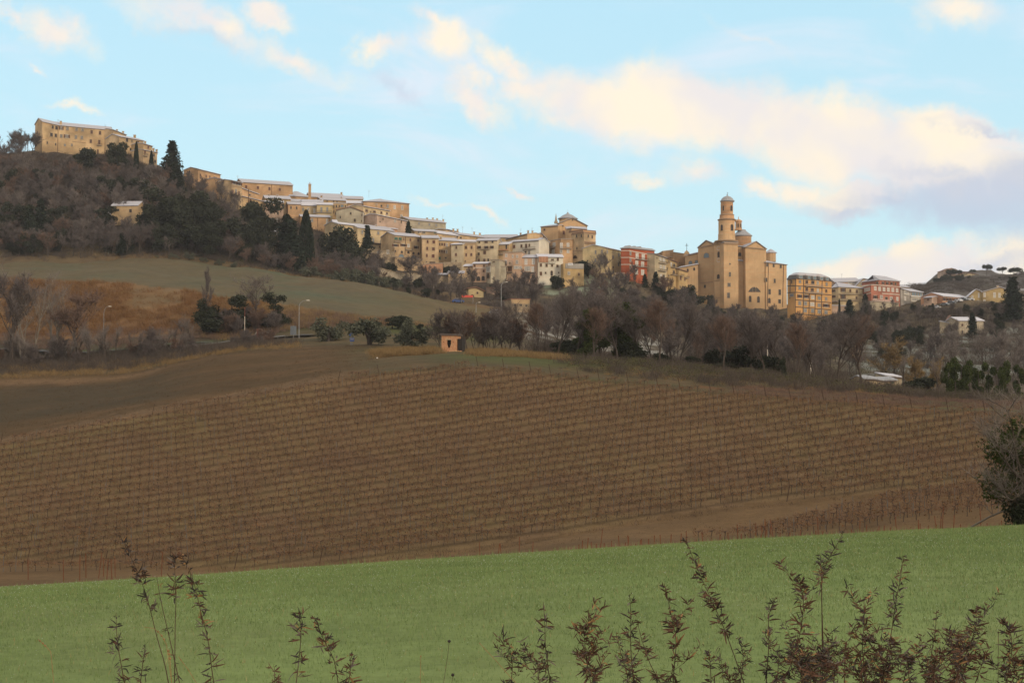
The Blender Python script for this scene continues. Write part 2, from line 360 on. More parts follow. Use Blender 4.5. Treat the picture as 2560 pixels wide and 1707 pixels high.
def build_table():
    ks = sorted(COLS); A = []
    for k in ks:
        kn = COLS[k]; d = [a for a, b in kn]; z = [-1.72 if a == 0 else zpix(b, a) for a, b in kn]
        A.append(pchip(d, z, DG))
    A = np.array(A); out = np.zeros((len(PXG), len(DG)))
    pc = np.clip(PXG, ks[0], ks[-1])
    for j in range(len(DG)): out[:, j] = pchip(ks, A[:, j], pc)
    PY = vine_py(PXG[:, None], DG[None, :]); vv = (853.5 - PY) / FP; ZV = (SP + CP * vv) / (CP - SP * vv) * DG[None, :]
    vb_, vt_ = np.interp(PXG, VPX, VBOT)[:, None], np.interp(PXG, VPX, VTOP)[:, None]
    w_ = np.clip((DG[None, :] - vb_ + 4) / 4, 0, 1) * np.clip((vt_ + 4 - DG[None, :]) / 4, 0, 1); w_ = w_ * w_ * (3 - 2 * w_)
    out = out * (1 - w_) + ZV * w_
    # small relief, growing with distance (not on the near field)
    rs = np.random.RandomState(4); U = (PXG[:, None] - 1280) / FP * DG[None, :]; Y = np.broadcast_to(DG[None, :], U.shape)
    amp = np.interp(DG, [0, 40, 60, 200, 300, 600, 1000], [0, 0.02, .07, .09, .5, 1.2, 3])
    for i in range(26):
        wl = 6 * 1.22 ** i; a = rs.rand() * 6.28; ph = rs.rand() * 6.28
        wgt = np.interp(DG, [0, 40, 200, 600, 1000], [1, 1, 1, 1, 1]) * (wl / 120) ** .7 * (wl < DG * .25 + 12) * (wl < 150)
        out += amp * wgt * .55 * np.sin((U * math.cos(a) + Y * math.sin(a)) * 6.28 / wl + ph)
    return out
ZT = build_table()
def gz(x, y):
    x = np.asarray(x, float); y = np.asarray(y, float); yy = np.maximum(y, 0.01)
    px = 1280 + FP * x / np.maximum(yy, 6.0); px = np.clip(px, PXG[0], PXG[-1])
    yy = np.clip(yy, DG[0], DG[-1])
    i = np.clip(np.searchsorted(PXG, px) - 1, 0, len(PXG) - 2); j = np.clip(np.searchsorted(DG, yy) - 1, 0, len(DG) - 2)
    a = (px - PXG[i]) / (PXG[i + 1] - PXG[i]); b = (yy - DG[j]) / (DG[j + 1] - DG[j]); b = np.clip(b, 0, 1)
    return (ZT[i, j] * (1 - a) + ZT[i + 1, j] * a) * (1 - b) + (ZT[i, j + 1] * (1 - a) + ZT[i + 1, j + 1] * a) * b
def g1(x, y): return float(gz(x, y))
def at(px, d):                        # ground point under picture column px at distance d
    x = (px - 1280) / FP * d; return Vector((x, d, g1(x, d)))
def d_for(px, py, lo, hi):            # distance in [lo,hi] at which the ground shows at picture height py
    ds = np.linspace(lo, hi, 300); x = (px - 1280) / FP * ds; z = gz(x, ds)
    q = proj(x, ds, z)[1]; return float(ds[np.argmin(np.abs(q - py))])
def vert_noise(x, y, s, seed):
    rs = np.random.RandomState(seed); o = np.zeros_like(x)
    for i in range(7):
        a = rs.rand() * 6.28; k = 6.28 / (s * (.5 + rs.rand() * 1.5)); o += np.sin((x * np.cos(a) + y * np.sin(a)) * k + rs.rand() * 6.28 + 2 * np.sin((x * np.sin(a) - y * np.cos(a)) * k * .6))
    return o / 3.5
GREEN = (.168, .225, .082)
def sm(v, a, b):
    t = np.clip((v - a) / (b - a), 0, 1); return t * t * (3 - 2 * t)
def zone_colour(x, y):
    px = 1280 + FP * x / np.maximum(y, 6); d = y; n = len(x)
    z = gz(x, y); py = proj(x, np.maximum(y, 1), z)[1]
    nz = vert_noise(x, y, 14, 1); nb = vert_noise(x, y, 60, 2); nf = vert_noise(x, y, 4, 3)
    c = np.tile(np.array([.10, .075, .045]), (n, 1))
    def put(mask, col, soft=None):
        m = mask.astype(float)[:, None] if soft is None else np.clip(soft + np.zeros(n), 0, 1)[:, None] * mask.astype(float)[:, None]
        c[:] = c * (1 - m) + np.array(col)[None, :] * m
    put(d >= 42, (.135, .088, .045)); put(d >= 42, (.100, .066, .035), .25 + nz * .5); put(d >= 42, (.135, .09, .045), -.2 + nf * .7)                                   # ploughed soil
    vt = np.interp(px, VPX, VTOP); vb = np.interp(px, VPX, VBOT)
    vin = (d > vb) & (d < vt)
    put(vin, (.150, .103, .054)); put(vin, (.147, .110, .053), .3 + nb * .5); put(vin, (.132, .086, .052), .2 + nz * .4)
    bank = (d >= vt) & (d < 330)
    put(bank, (.078, .064, .034)); put(bank, (.11, .078, .042), .2 + nz * .8); put(bank, (.07, .075, .03), -.1 + nb)
    pw = px + nz * 12
    lfs = sm(960 - pw, 0, 160) * sm(268 - d + nf * 2, 0, 8)
    put(bank, (.078, .052, .026), lfs); put(bank, (.115, .070, .034), lfs * (.1 + nz * .45 + .3 * np.sin(y * .32 + x * .05 + nz)))
    ed_ = lfs * sm(vt + 17 + nf * 3 - d, 0, 9); ml = lfs * sm(d, 186, 200) * sm(246 - d, 0, 12) * sm(560 - pw, 0, 220)
    put(bank, (.050, .042, .026), ml * .7); put(bank, (.150, .100, .056), ed_ * .75); put(bank, (.15, .095, .05), lfs * sm(d, 243, 250) * sm(262 - d, 0, 8) * sm(500 - pw, 0, 200) * .7)
    put(bank & (px > 1750) & (d < 215), (.12, .065, .03), .3 + nz)
    put((d >= 262) & (d < 345), (.065, .055, .035), sm(800 - pw, 0, 160) * sm(d, 262, 270))
    verge = (np.abs(d - 315) < 8) & (px < 620) & (px > 60)
    put(verge, (.07, .095, .045), .7 + nf * .4)
    sl = (d >= 338) & (d < np.interp(px, [0, 300, 450, 600, 900, 1150], [402, 396, 386, 375, 345, 330])) & (px < 1250)
    put(sl, (.165, .098, .048)); put(sl, (.13, .085, .04), .15 + nz); put(sl, (.21, .125, .055), nf * .6); put(sl & (px > 620), (.15, .10, .045), .6 + nz * .3)
    put(sl & (px > 330) & (px < 460) & (d > 365), (.14, .105, .06), .5 + nz * .4)
    pf = (d >= np.interp(px, [0, 300, 450, 600, 900, 1150, 1330], [402, 396, 386, 375, 345, 330, 360])) & (d < np.interp(px, [0, 600, 900, 1200, 1330], [520, 520, 500, 468, 440])) & (px < 1330)
    put(pf, (.100, .086, .052)); put(pf, (.080, .090, .056), .25 + nb * .6); put(pf, (.112, .087, .050), -.05 + vert_noise(x * .3, y * 2.0, 24, 9) * .7)
    put(pf & (px > 850), (.130, .096, .049), np.clip((px - 850) / 350, 0, 1) * .8)
    wd = (d >= 500) & ~pf
    put(wd, (.075, .060, .050)); put(wd, (.11, .085, .06), .0 + nz * .7); put(wd, (.06, .06, .04), nb * .6)
    put(wd & (d < 545) & (px < 1200), (.14, .10, .05), .6)
    rt = (d > 240) & (d < 900)
    rs_ = sm(pw, 1180, 1380); pt = np.clip(.5 + nz * .9 + nf * .25, 0, 1)
    put(rt, (.085, .07, .05), rs_); put(rt, (.13, .10, .06), rs_ * (.2 + nz * .6))
    put(rt, (.24, .24, .22), sm(pw, 1270, 1340) * sm(1740 - pw, 0, 100) * sm(d, 325, 350) * sm(480 - d, 0, 40) * pt)
    put(rt, (.19, .22, .16), sm(pw, 1330, 1370) * sm(1570 - pw, 0, 60) * sm(d, 535, 550) * sm(605 - d, 0, 20) * pt)
    put(rt, (.19, .21, .19), sm(pw, 2060, 2200) * sm(d, 330, 380) * sm(570 - d, 0, 40) * pt)
    put(rt, (.20, .18, .15), sm(pw, 1850, 1950) * sm(d, 235, 250) * sm(335 - d, 0, 30) * .35)
    far = (d > 850)
    put(far, (.095, .085, .076)); put(far, (.30, .30, .30), -.05 + vert_noise(x, y, 40, 5) * .9); put(far, (.075, .07, .05), -.1 + vert_noise(x, y, 30, 6))
    put(d < 42.0, GREEN); put(d < 42.0, (.175, .205, .085), .1 + vert_noise(x, y, 5, 31) * .5); put(d < 42, (.12, .175, .062), -.1 + vert_noise(x, y, 2.2, 32) * .5)
    return np.concatenate([np.clip(c, .01, 1), vin.astype(float)[:, None]], 1)
def ground():
    us = np.concatenate([[-1.25, -1.05, -.8, -.65, -.52, -.46], np.linspace(-.40, .40, 700), [.46, .52, .65, .8, 1.05, 1.25]])
    ys = np.concatenate([[-60, -30, -12, -5, -2], np.linspace(0, 40, 30, endpoint=False), np.linspace(40, 46, 16, endpoint=False),
                         np.linspace(46, 100, 40, endpoint=False), np.linspace(100, 300, 230, endpoint=False),
                         np.linspace(300, 700, 210, endpoint=False), np.linspace(700, 1300, 70, endpoint=False), np.linspace(1300, 1500, 6)])
    hw = np.where(ys >= 0, ys + 6, 6 - ys)
    X = (us[:, None] * hw[None, :]).ravel(); Y = np.broadcast_to(ys[None, :], (len(us), len(ys))).ravel()
    Z = gz(X, np.maximum(Y, 0.01)); nu, ny = len(us), len(ys)
    i = np.arange(nu - 1)[:, None] * ny + np.arange(ny - 1)[None, :]; i = i.ravel()
    F = np.stack([i, i + ny, i + ny + 1, i + 1], 1)
    m, t, b = matn('ground_cover')
    at_ = t.nodes.new('ShaderNodeAttribute'); at_.attribute_name = 'zone'
    v = objc(t); n1 = noise(t, .35, 8, .75, v); n2 = noise(t, 3.0, 6, .8, v); n3 = noise(t, .06, 5, .6, v)
    f = math_(t, 'ADD', math_(t, 'MULTIPLY', n1, .9), math_(t, 'MULTIPLY', n2, .9))
    f = math_(t, 'ADD', f, math_(t, 'MULTIPLY', n3, .5))
    g = math_(t, 'ADD', .62, math_(t, 'MULTIPLY', math_(t, 'SUBTRACT', f, .75), 1.0))
    # darker soft-edged strip under every vine row
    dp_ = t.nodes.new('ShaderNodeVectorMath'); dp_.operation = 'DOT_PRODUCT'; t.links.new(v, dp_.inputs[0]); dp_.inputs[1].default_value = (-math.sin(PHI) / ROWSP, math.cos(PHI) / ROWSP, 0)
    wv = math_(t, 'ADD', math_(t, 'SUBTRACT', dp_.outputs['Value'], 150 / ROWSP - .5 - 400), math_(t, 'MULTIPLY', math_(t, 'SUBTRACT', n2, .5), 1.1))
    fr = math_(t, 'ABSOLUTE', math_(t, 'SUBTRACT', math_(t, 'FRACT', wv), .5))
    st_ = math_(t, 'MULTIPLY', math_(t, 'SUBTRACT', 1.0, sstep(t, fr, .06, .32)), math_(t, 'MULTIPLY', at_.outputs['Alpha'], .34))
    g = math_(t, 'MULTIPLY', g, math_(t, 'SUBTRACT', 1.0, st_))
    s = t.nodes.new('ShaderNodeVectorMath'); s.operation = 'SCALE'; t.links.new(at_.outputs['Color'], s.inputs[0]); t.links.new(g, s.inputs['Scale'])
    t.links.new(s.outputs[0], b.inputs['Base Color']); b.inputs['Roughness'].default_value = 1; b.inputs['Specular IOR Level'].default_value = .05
    bp = t.nodes.new('ShaderNodeBump'); bp.inputs['Strength'].default_value = .5; bp.inputs['Distance'].default_value = .25
    t.links.new(n1, bp.inputs['Height']); t.links.new(bp.outputs[0], b.inputs['Normal'])
    me = fastmesh('ground', np.stack([X, Y, Z], 1), F, m)
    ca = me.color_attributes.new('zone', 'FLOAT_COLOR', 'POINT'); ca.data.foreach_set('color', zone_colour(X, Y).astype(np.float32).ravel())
    me.polygons.foreach_set('use_smooth', [True] * len(F))
    tag(link('ground', me), kind='structure')
ground()
# ---------------------------------------------------------------- building kit
ZM = {0: (0, 0, 1.0), 1: (0, 260, 4.9), 2: (440, 380, 5.6), 3: (700, 440, 5.6), 4: (880, 520, 6.533), 5: (1140, 510, 5.6),
      6: (1460, 590, 6.533), 7: (1640, 470, 4.9), 8: (1940, 640, 6.533), 9: (2240, 640, 7.128), 10: (2160, 780, 3.92)}
def S(z, p): ox, oy, k = ZM[z]; return (ox + p[0] / k, oy + p[1] / k)
WK = {'d': ('frame', 'dark'), 'b': ('frame', 'brown'), 'g': ('frame', 'grsh'), 'p': ('framew', 'ltsh'), 'w': ('framew', 'whsh'),
      'r': ('frame', 'redsh'), 't': ('frame', 'green'), 'u': ('cornice', 'bluew'), 'a': ('cornice', 'dark'), 'h': ('cornice', 'bluew'),
      'o': ('framew', 'dark'), 'y': ('framew', 'whsh'), 'D': ('frame', 'brown'), 'G': ('frame', 'brown')}
UP = Vector((0, 0, 1))
def hitplane(px, py, A, n):
    a, b = ray(px, py); dr = Vector((a, 1, b)); t = A.dot(n) / dr.dot(n); return dr * t
class Bld:
    def __init__(s, z, name, label, cat, d, chain, base, wall, roof=('gable', 0), D=10, ext=6, roofmat='snow', amax=62, over=.45, peak=None, group=None, ang=None, sideL=False):
        s.z = z; pts = [S(z, p) for p in chain]; s.D = D
        P = [P3(pts[0][0], pts[0][1], d)]
        for i in range(1, len(pts)):
            a0 = P[-1]; u1, v1 = ray(*pts[i])
            if ang is not None:
                th = R(ang if isinstance(ang, (int, float)) else ang[i - 1])
            else:
                dn = a0.z / v1 if abs(v1) > 1e-6 else a0.y
                th = math.atan2(dn - a0.y, u1 * dn - a0.x)
                th = max(-R(amax), min(R(amax), th))
            # intersect ray with the vertical plane through a0 heading th
            n = Vector((math.sin(th), -math.cos(th), 0)); dr = Vector((u1, 1, v1)); tt = a0.dot(n) / dr.dot(n)
            P.append(dr * tt)
        s.P = P; zb = S(z, (0, base))[1]; s.zb = ray(pts[0][0], zb)[1] * P[0].y
        s.lo = min(s.zb, min(g1(p.x, p.y) for p in P)) - ext * .5
        n0 = len(P); s.T = []; s.N = []
        for i in range(n0 - 1):
            t = (P[i + 1] - P[i]); t.z = 0; t.normalize(); s.T.append(t); s.N.append(Vector((t.y, -t.x, 0)))
        tb = (P[-1] - P[0]); tb.z = 0; tb.normalize(); back = Vector((-tb.y, tb.x, 0)); s.back = back
        if sideL:
            D = s.D = max(3.5, (P[0] - P[1]).dot(back)); s.Bk = [p + back * D for p in P]; s.Bk[0] = P[0] + back * .05
        else: s.Bk = [p + back * D for p in P]
        mid = (P[0] + P[-1]) / 2; s.root = empty(name, (mid.x, mid.y, s.zb), label, cat, group)
        s.root.rotation_euler = (0, 0, 0)
        rt, rp = roof[0], roof[1] / ZM[z][2]; s.rt = rt
        w = MB(); lo = s.lo
        fl = lambda p: (p.x, p.y, lo)
        for i in range(n0 - 1): w.poly([fl(P[i]), fl(P[i + 1]), P[i + 1], P[i]])
        ridge = None
        mx = sum(p[0] for p in pts) / n0; my = sum(p[1] for p in pts) / n0
        if rt in ('gable', 'hip', 'shed'):
            db = D * (.5 if rt != 'shed' else 1)
            cpt = mid + back * db; rise = ray(mx, my - rp)[1] * cpt.y - mid.z if rp else .3 * db
            rise = max(.10 * db, min(.62 * db, rise)); s.rise = rise
            ridge = [p + back * db + UP * rise for p in P]
            if sideL: ridge[0] = (P[0] + s.Bk[0]) / 2 + UP * (rise * .05) + tb * .5
            if rt == 'hip':
                L = (P[-1] - P[0]).length; ins = min(D * .5, L * .42); tt = tb
                ridge[0] = ridge[0] + tt * ins; ridge[-1] = ridge[-1] - tt * ins
        if rt == 'front':                     # gable wall faces us, ridge runs back
            pk = hitplane(*S(z, peak), P[0], s.N[0]); s.pk = pk
            w.poly([P[0], P[1], pk])
            w.poly([fl(P[1]), fl(s.Bk[1]), s.Bk[1], P[1]]); w.poly([fl(s.Bk[0]), fl(P[0]), P[0], s.Bk[0]])
            w.poly([fl(s.Bk[1]), fl(s.Bk[0]), s.Bk[0], pk + back * D, s.Bk[1]])
        elif rt == 'shed':
            w.poly([fl(P[-1]), fl(s.Bk[-1]), ridge[-1], P[-1]]); w.poly([fl(s.Bk[0]), fl(P[0]), P[0], ridge[0]])
            for i in range(n0 - 1): w.poly([fl(s.Bk[i + 1]), fl(s.Bk[i]), ridge[i], ridge[i + 1]])
        else:
            if rt == 'gable':
                w.poly([fl(P[-1]), fl(s.Bk[-1]), s.Bk[-1], ridge[-1], P[-1]]); w.poly([fl(s.Bk[0]), fl(P[0]), P[0], ridge[0], s.Bk[0]])
            else:
                w.poly([fl(P[-1]), fl(s.Bk[-1]), s.Bk[-1], P[-1]]); w.poly([fl(s.Bk[0]), fl(P[0]), P[0], s.Bk[0]])
            for i in range(n0 - 1): w.poly([fl(s.Bk[i + 1]), fl(s.Bk[i]), s.Bk[i], s.Bk[i + 1]])
            if rt in ('flat', 'none'):
                w.poly([p for p in P] + [p for p in reversed(s.Bk)])
        s.wall = w.part('wall', M[wall] if isinstance(wall, str) else wall, s.root)
        r = MB(); th = .22; rm = M[roofmat]
        def slab(a, b, c, dd, m=0):           # quad a-b (low edge) c-d (high edge) thickened
            up = UP * th
            r.box8([a, b, c, dd, a + up, b + up, c + up, dd + up], m)
        if rt == 'front':
            ovs = over
            for lo_, hi_, sgn in ((P[0], pk, -1), (P[1], pk, 1)):
                dv = (lo_ - hi_); k = (dv.length + ovs) / dv.length
                e = hi_ + dv * k; f = -back * over
                slab(e + f, e + back * D, hi_ + back * D, hi_ + f) if sgn < 0 else slab(e + back * D, e + f, hi_ + f, hi_ + back * D)
        elif rt in ('gable', 'hip', 'shed'):
            ov = over; sl = rise / (D * (.5 if rt != 'shed' else 1))
            E = [p - back * ov - UP * (sl * ov) for p in P]; E2 = [p + back * ov - UP * (sl * ov) for p in s.Bk]
            ge = .3 if rt != 'hip' else ov
            E[0] = E[0] - tb * ge; E[-1] = E[-1] + tb * ge; E2[0] = E2[0] - tb * ge; E2[-1] = E2[-1] + tb * ge
            rg = list(ridge)
            if rt != 'hip': rg[0] = rg[0] - tb * ge; rg[-1] = rg[-1] + tb * ge
            for i in range(n0 - 1):
                slab(E[i], E[i + 1], rg[i + 1], rg[i])
                if rt != 'shed': slab(E2[i + 1], E2[i], rg[i], rg[i + 1])
            if rt == 'hip':
                r.poly([E2[0] + UP * th, E[0] + UP * th, rg[0] + UP * th]); r.poly([E[-1] + UP * th, E2[-1] + UP * th, rg[-1] + UP * th])
                r.poly([E2[0], E[0], E[0] + UP * th, E2[0] + UP * th]); r.poly([E[-1], E2[-1], E2[-1] + UP * th, E[-1] + UP * th])
        elif rt == 'flat':
            E = [p - back * .25 for p in P]; E[0] = E[0] - tb * .25; E[-1] = E[-1] + tb * .25
            E2 = [p + back * .25 for p in s.Bk]; E2[0] = E2[0] - tb * .25; E2[-1] = E2[-1] + tb * .25
            for i in range(n0 - 1):
                r.box8([E[i], E[i + 1], E2[i + 1], E2[i], E[i] + UP * .3, E[i + 1] + UP * .3, E2[i + 1] + UP * .3, E2[i] + UP * .3])
        s.roof = r.part('roof', rm, s.root) if rt != 'none' else None
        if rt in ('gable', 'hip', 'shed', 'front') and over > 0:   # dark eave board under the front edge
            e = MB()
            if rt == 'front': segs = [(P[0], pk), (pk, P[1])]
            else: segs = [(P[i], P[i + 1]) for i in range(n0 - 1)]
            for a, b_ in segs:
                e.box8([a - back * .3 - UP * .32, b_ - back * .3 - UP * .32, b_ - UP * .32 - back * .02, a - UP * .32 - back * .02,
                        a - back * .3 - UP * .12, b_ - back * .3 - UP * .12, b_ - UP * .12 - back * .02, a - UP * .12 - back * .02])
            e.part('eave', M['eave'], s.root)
    def seg(s, px):
        pxs = [proj(*p)[0] for p in s.P]
        if px < pxs[0] - 1.0:
            n = (s.Bk[0] - s.P[0]).normalized(); return s.P[0], Vector((-n.y, n.x, 0)) * 1, -n
        if px > pxs[-1] + 1.0:
            n = (s.Bk[-1] - s.P[-1]).normalized(); return s.P[-1], Vector((n.y, -n.x, 0)), n
        for i in range(len(s.T)):
            if px <= pxs[i + 1] or i == len(s.T) - 1: return s.P[i], s.N[i], s.T[i]
    def spot(s, x, y):
        px, py = S(s.z, (x, y)); A, n, t = s.seg(px); q = hitplane(px, py, A, n)
        t = Vector((-n.y, n.x, 0))
        return q, n, t
    def span(s, x, y, w, h):
        q, n, t = s.spot(x, y); k = ZM[s.z][2]; px, py = S(s.z, (x, y))
        a = hitplane(px - w / k / 2, py, q, n); b = hitplane(px + w / k / 2, py, q, n)
        return q, n, t, min(5.0, max(.35, (b - a).length)), max(.3, h / k / FP * q.y)
    def wins(s, txt):
        for wd in txt.split():
            f = wd.split(','); x, y, w, h = map(float, f[:4]); k = f[4] if len(f) > 4 else 'd'
            q, n, t, W_, H_ = s.span(x, y, w, h); window(s.root, q, n, t, W_, H_, k)
        return s
    def strip(s, x0, y0, x1, y1, h=.3, mat='cornice', name='string_course', proud=.18):
        a, n, t = s.spot(x0, y0); b, n2, t2 = s.spot(x1, y1)
        m = MB(); u = UP * (h / 2)
        if abs((b - a).z) > (Vector((b.x - a.x, b.y - a.y, 0))).length * 1.5: u = t * (h / 2)
        m.box8([a - u, b - u, b - u + n2 * proud, a - u + n * proud, a + u, b + u, b + u + n2 * proud, a + u + n * proud])
        m.part(name, M[mat], s.root); return s
    def balc(s, x, y, w, h, mat='slab', rail='rail'):
        q, n, t = s.spot(x, y); k = ZM[s.z][2]; px, py = S(s.z, (x, y))
        a = hitplane(px - w / k / 2, py, q, n); b = hitplane(px + w / k / 2, py, q, n)
        W_ = (b - a).length; m = MB(); dp = 1.0; m.box(q + n * dp / 2, t * W_ / 2, n * dp / 2, UP * .1, 0)
        rh = max(.8, h / k / FP * q.y)
        m.box(q + n * (dp - .03) + UP * (rh), t * W_ / 2, n * .03, UP * .03, 1)
        for sgn in (-1, 1): m.box(q + n * dp / 2 + UP * rh + t * sgn * (W_ / 2 - .03), t * .03, n * (dp / 2 - .07), UP * .03, 1)
        nb = max(2, int(W_ / .35))
        for i in range(nb + 1): m.box(q + n * (dp - .03) + UP * (rh * .5) + t * (W_ * (i / nb - .5) * .985), t * .028, n * .02, UP * (rh * .5 - .04), 1)
        m.part('balcony', [M[mat], M[rail]], s.root); return s
    def chim(s, *ps, w=.75):
        for x, y in ps:
            px, py = S(s.z, (x, y)); mid = (s.P[0] + s.P[-1]) / 2 + s.back * (s.D * .45)
            n = s.back; q = hitplane(px, py, mid, n); m = MB(); h = 2.2
            m.box(q - UP * (h / 2), (w / 2, 0, 0), (0, w / 2, 0), UP * h / 2, 0)
            m.box(q + UP * .1, (w / 2 + .12, 0, 0), (0, w / 2 + .12, 0), UP * .09, 1)
            m.part('chimney', [M['tan'], M['snow2']], s.root)
        return s
    def ant(s, *ps):
        for x, y, h in ps:
            px, py = S(s.z, (x, y)); mid = (s.P[0] + s.P[-1]) / 2 + s.back * (s.D * .4); q = hitplane(px, py, mid, s.back)
            H = h / ZM[s.z][2] / FP * q.y; m = MB(); m.tube([q - UP * (H + .6), q], [.05, .04], 4)
            for kk in (.05, .4, .75): m.box(q - UP * kk, s.T[0] * (.7 - kk * .3), (0, .02, 0), (0, 0, .02))
            m.part('antenna', M['metal'], s.root)
        return s
def window(root, q, n, t, W_, H_, k):
    fr, pn = WK[k]; name = 'door' if k == 'D' else 'garage_door' if k == 'G' else 'window'
    m = MB(); b = max(.10, W_ * .09); dp = .14
    arch = k in 'ah'
    if arch:                                  # half-round headed or lunette opening
        r = W_ / 2; hh = max(0, H_ - r); zc = -H_ / 2 + hh; N = 8
        def ringp(rr, off): return [q + n * off + t * (rr * math.cos(math.pi * i / N)) + UP * (zc + rr * math.sin(math.pi * i / N)) for i in range(N + 1)]
        o1 = ringp(r + b, dp); i1 = ringp(r, dp)
        for i in range(N): m.poly([i1[i], o1[i], o1[i + 1], i1[i + 1]])
        o0 = ringp(r + b, 0)
        for i in range(N): m.poly([o1[i], o0[i], o0[i + 1], o1[i + 1]])
        m.box(q + n * dp / 2 - UP * (H_ / 2 + b / 2), t * (r + b), n * dp / 2, UP * b / 2)
        if hh > .1:
            for sg in (-1, 1): m.box(q + n * dp / 2 + t * sg * (r + b / 2) + UP * (-H_ / 2 + hh / 2), t * b / 2, n * dp / 2, UP * hh / 2)
        fo = m.part(name, M[fr], root, origin=root.location)
        g = MB(); pts = [q + n * .03 + t * r - UP * H_ / 2] + ringp(r, .03) + [q + n * .03 - t * r - UP * H_ / 2]; g.poly(pts)
        c = g.part('pane', M[pn], root); c.parent = fo
        return
    for sg in (-1, 1): m.box(q + n * dp / 2 + t * sg * (W_ / 2 + b / 2), t * b / 2, n * dp / 2, UP * H_ / 2)
    m.box(q + n * dp / 2 + UP * (H_ / 2 + b / 2), t * (W_ / 2 + b), n * dp / 2, UP * b / 2)
    m.box(q + n * (dp / 2 + .04) - UP * (H_ / 2 + b / 2), t * (W_ / 2 + b * 1.4), n * (dp / 2 + .04), UP * b / 2)
    fo = m.part(name, M[fr], root)
    g = MB(); g.box(q + n * .03, t * W_ / 2, n * .03, UP * H_ / 2, 0)
    mats = [M[pn], M['rail']]; pname = 'pane'
    if k in 'bgpwr' and k != 'y':
        pname = 'shutter'; g.box(q + n * .07, t * .03, n * .012, UP * H_ / 2, 1)
        for j in range(1, 5): g.box(q + n * .068 + UP * (H_ * (j / 5 - .5)), t * W_ * .48, n * .008, UP * .03, 1)
    elif k in 'od':
        g.box(q + n * .07, t * .04, n * .012, UP * H_ / 2, 1)
        if k == 'o':                          # shutters folded open beside the window
            for sg in (-1, 1): g.box(q + n * .20 + t * sg * (W_ * .72), t * W_ * .22, n * .02, UP * H_ / 2, 1)
            mats = [M[pn], M['brown']]
    elif k == 'G':
        for j in range(1, 5): g.box(q + n * .066 + UP * (H_ * (j / 5 - .5)), t * W_ * .5, n * .01, UP * .03, 1)
    c = g.part(pname, mats, root); c.parent = fo
def slabbox(root, name, q, t, n, w, d, h, mat):
    m = MB(); m.box(q, t * w / 2, n * d / 2, UP * h / 2); return m.part(name, M[mat], root)
# ---------------------------------------------------------------- the town, building by building
B = Bld; HO = 'building'
# hilltop at the left
b = B(1, 'long_house', 'long bent tan house with many windows on the far left hilltop', HO, 640, [(520, 215), (712, 260), (1385, 322)], 610, 'tan', ('gable', 34), D=9)
b.wins('645,285,22,40 690,295,28,42 750,298,30,42,o 825,304,32,42 937,312,32,44 1010,320,32,42 1122,345,28,44,b 1225,357,28,44,b 1315,370,28,42,b 628,378,30,44 682,388,26,42 750,395,30,40 818,398,40,40,o 930,408,30,44 1002,414,32,44 1112,458,26,44,b 1216,470,26,56,b 1305,482,26,44 577,476,14,30 680,496,14,28 795,505,20,28,g 880,505,20,32 1107,543,14,16 1298,556,18,20 1198,590,20,60,D')
b.balc(1216, 512, 56, 14).strip(712, 262, 704, 590, .22, 'pipe', 'downpipe').strip(890, 462, 1050, 476, .2).chim((745, 215), (1355, 290)).ant((712, 190, 40), (1290, 255, 45))
B(1, 'house', 'narrow tan house stepping up behind the gabled wing of the long hilltop house', HO, 656, [(1388, 318), (1545, 380)], 600, 'tan2', ('gable', 14), D=8).chim((1508, 340), (1432, 318))
b = B(1, 'house', 'tan gabled house between the dark tree and the cypress on the left hilltop', HO, 628, [(1460, 398), (1760, 452)], 740, 'tan2', ('gable', 26), D=9)
b.wins('1555,445,28,44 1615,458,12,36 1688,475,28,36,b 1605,558,32,36 1682,575,28,40 1675,685,22,36,r').chim((1650, 385), w=.9)
B(1, 'house', 'small upper tan house with one red shutter near the right end of the hilltop row', HO, 630, [(1758, 487), (1865, 520)], 600, 'tan', ('gable', 8), D=7).wins('1815,535,20,32,r').chim((1778, 462))
b = B(1, 'house', 'low tan house at the right end of the hilltop row beside the big conifer', HO, 620, [(1755, 562), (1925, 596)], 775, 'tan2', ('gable', 8), D=7)
b.wins('1775,592,18,34,r 1883,627,18,34 1898,705,18,34').balc(1772, 640, 50, 28).chim((1880, 548), (1918, 562))
b = B(1, 'cottage', 'small tan cottage with patchy snow on its roof in the wood on the left slope', HO, 560, [(1370, 1245), (1690, 1242)], 1400, 'tan', ('gable', 46), D=9, roofmat='snow2'); b.wins('1450,1300,24,30 1600,1310,30,40')
B(1, 'shed', 'tiny snow roofed shed left of the cottage in the wooded slope', 'shed', 556, [(1215, 1352), (1300, 1350)], 1395, 'tan', ('gable', 18), D=4, roofmat='snowfull').wins('1250,1372,16,16')
# the ridge houses right of the big conifer
b = B(2, 'church_building', 'plain brick hall with pointed gable, highest ridge building beside the conifer', 'church', 620, [(310, 240), (622, 318)], 560, 'brick', ('gable', 22), D=8)
b.wins('340,325,20,38,r 420,340,18,36,r 472,352,16,36,r 548,370,44,36,r 190,282,26,34,a')
b = B(2, 'house', 'tall plain brick house just right of and below the pointed hall', HO, 615, [(625, 378), (775, 420)], 800, 'brick', ('gable', 12), D=9)
b.wins('640,455,14,40 686,455,16,60,p 750,485,16,36 725,745,16,24').strip(768, 425, 765, 790, .2, 'pipe', 'downpipe')
b = B(2, 'house', 'brick house with an open roof loggia next to the long ridge building', HO, 612, [(778, 400), (925, 432)], 800, 'tan2', ('gable', 12), D=7)
b.wins('812,435,44,34,o 880,450,44,34,o 795,555,20,50,r 838,550,24,60,g 880,577,20,50,r 830,670,20,40,p 825,772,18,28').strip(778, 478, 915, 500, .3)
